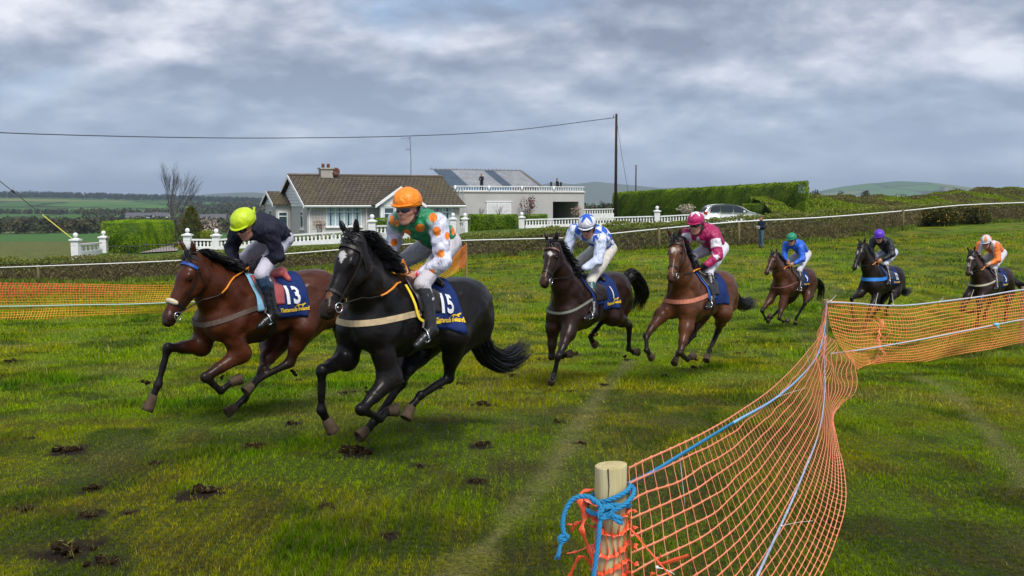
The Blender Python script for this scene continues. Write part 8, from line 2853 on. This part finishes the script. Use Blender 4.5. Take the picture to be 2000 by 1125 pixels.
mb = MB(); mb.tube([p + np.array([0, -.05, 0]) for p in spline([P(1620, 690, 15.0), P(1675, 683, 15.6)] + [P(1717, 676, 16.3), P(1776, 666, 17.0), P(1850, 652, 17.8), P(1926, 637, 18.5), P(1999, 622.8, 19.1), P(2150, 600, 20.9)], 6)], .012, 6)
part_at(mb, 'cord', mat('pale_cord'), o2)
mb = MB(); mb.box((0, 0, 0), (.09, .03, .06)); mb.tube([(0, 0, 0), (.05, -.02, -.09)], .012, 5)
kp = P(1946, 634, 18.5); mb.v = [tuple(np.array(v) + kp) for v in mb.v]; part_at(mb, 'knot', mat('light_blue_twine', (.25, .55, .75), .6), o2)
mb = MB(); mb.tube([surf3(np.array([s]), np.array([.62]))[0] + np.array([0, -.05, 0]) for s in np.linspace(0, .75, 60)], .020, 5)
part_at(mb, 'cord', mat('green_white_cord', (.38, .50, .42), .7), o3)
TIE = mat('cable_tie_white', (.68, .66, .62), .5)
for a, b, lb in [((1328, 896, 3.78), (1338, 990, 3.75), 'white cable tie hanging from the rope near the nearest post'), ((1517, 776, 7.15), (1575, 758, 7.1), 'white cable tie sticking out halfway along the near netting'),
             ((1526, 1027, 5.1), (1588, 1017, 5.05), 'white cable tie on the middle cord near the bottom of the netting'), ((1582, 715, 9.8), (1569, 670, 9.8), 'white cable tie pointing up from the far part of the near netting'),
             ((1709, 597, 16.6), (1715, 572, 16.6), 'upright white cable tie above the gathered netting, left of two'), ((1745, 596, 16.9), (1742, 572, 16.9), 'upright white cable tie above the gathered netting, right of two'),
             ((1622, 588, 15.3), (1633, 577, 15.3), 'white cable tie at the top of the second post'), ((1834, 590, 17.8), (1843, 582, 17.8), 'white cable tie on the top cord of the right hand netting'), ((1896, 582, 18.4), (1902, 566, 18.4), 'white cable tie on the top cord in front of the last horse'),
             ((1283, 1108, 3.0), (1318, 1122, 3.0), 'white cable tie in the torn netting at the bottom beside the post')]:
    A3, B3_ = P(*a), P(*b); mid = (A3 + B3_) / 2 + np.array([0, 0, .004]); mb = MB()
    w = .0028 if a[2] < 12 else .008
    mb.tube([p - A3 for p in spline([A3, mid, B3_], 4)], [w * (1 - .5 * k / 8) for k in range(9)], 5, flat=.6); mb.box((0, 0, 0), (w * 3, w * 3, w * 3))
    mb.v = [tuple(np.array(v) + A3) for v in mb.v]; part_at(mb, 'cable_tie', TIE, nr_o if a[2] < 15.5 else o2)

# ================================================================= clods of turf
SOIL = mat('soil', (.030, .017, .008), .95, .1, noise=(25, .5), bump=(60, .8, .01))
for i, (px, py, w) in enumerate(CLODS):
    p = hit_ground(px, py); D = p[1]; W = w / FPX * D; r_ = random.Random(i)
    S = SDF()
    flat = .30 if w > 40 else .48
    for k in range(12 if w > 30 else 7):
        c = np.array([max(-.45 * W, min(.45 * W, r_.gauss(0, W * .24))), max(-.35 * W, min(.35 * W, r_.gauss(0, W * .19))), abs(r_.gauss(0, W * .07))]); q = W * r_.uniform(.05, .13)
        S.el(c, I3, (q * r_.uniform(.8, 1.5), q * r_.uniform(.8, 1.4), q * flat * 2.2), (.05, .03, .015), W * .09)
    for k in range(0):
        c = np.array([r_.gauss(0, W * .48), r_.gauss(0, W * .42), W * .01]); q = W * r_.uniform(.02, .05)
        S.el(c, I3, (q, q * .9, q * .7), (.04, .025, .012), 0)
    v, f, c = S.mesh(max(W / 46, .004), wr=(W * .03, 22 / W))
    v = v + rng.normal(scale=W * .008, size=v.shape)
    m = SOIL
    o = link_mesh('turf_clod', v, f, m, None, False, loc=(p[0], p[1], sz1(p[0], p[1]) + W * .015))
    # a few blades stuck in it
    n = 44; bp = v[rng.choice(len(v), n)]
    V, F_, C = leaf_quads(bp + np.array([0, 0, W * .04]), W * .22, mixcol(n, (.10, .12, .015), (.20, .17, .06)), .12, .6)
    tag(link_mesh('grass_blades', V, F_, LEAF, o, False, C), kind='stuff')
    tag(o, 'dark brown clod of soil and turf kicked up on the grass', 'clod', 'clods kicked out of the turf')
# clods in the air behind the hooves
for i, (px, py, D, w) in enumerate([(345, 745, 9.8, .0), (290, 746, 9.0, .05), (720, 762, 9.3, .04), (574, 728, 10.6, .06), (1163, 655, 13.6, .05), (1222, 697, 13.8, .05), (966, 716, 9.6, .03), (1357, 699, 14.2, .06), (434, 737, 9.9, .04)]):
    if w == 0: continue
    S = SDF(); r_ = random.Random(90 + i)
    for k in range(5): S.el(np.array([r_.gauss(0, w * .4), r_.gauss(0, w * .4), r_.gauss(0, w * .35)]), I3, (w * .35, w * .3, w * .28), (0, 0, 0), w * .1)
    v, f, c = S.mesh(w / 9, wr=(w * .08, 2 / w)); tag(link_mesh('flying_clod', v, f, SOIL, None, False, loc=tuple(P(px, py, D))), 'small clod of earth flying up behind a galloping hoof', 'clod', 'clods flying behind the hooves')

# ---- the air
def add_haze():
    mb = MB()
    mb.box((0, 7900, 110), (34000, 16600, 420))
    m = bpy.data.materials.new('haze'); m.use_nodes = True
    t = NT(m.node_tree); o = t.n('ShaderNodeOutputMaterial'); v = t.n('ShaderNodeVolumePrincipled')
    v.inputs['Color'].default_value = (.62, .75, .93, 1); v.inputs['Density'].default_value = 1.0e-4
    v.inputs['Anisotropy'].default_value = .2
    t.l(v.outputs[0], o.inputs['Volume'])
    h = mb.build('haze', m); tag(h, kind='stuff')


add_haze()
sc.cycles.max_bounces = 6
sc.cycles.diffuse_bounces = 3
sc.cycles.transparent_max_bounces = 16
sc.cycles.volume_bounces = 0
print('objects', len(bpy.data.objects))
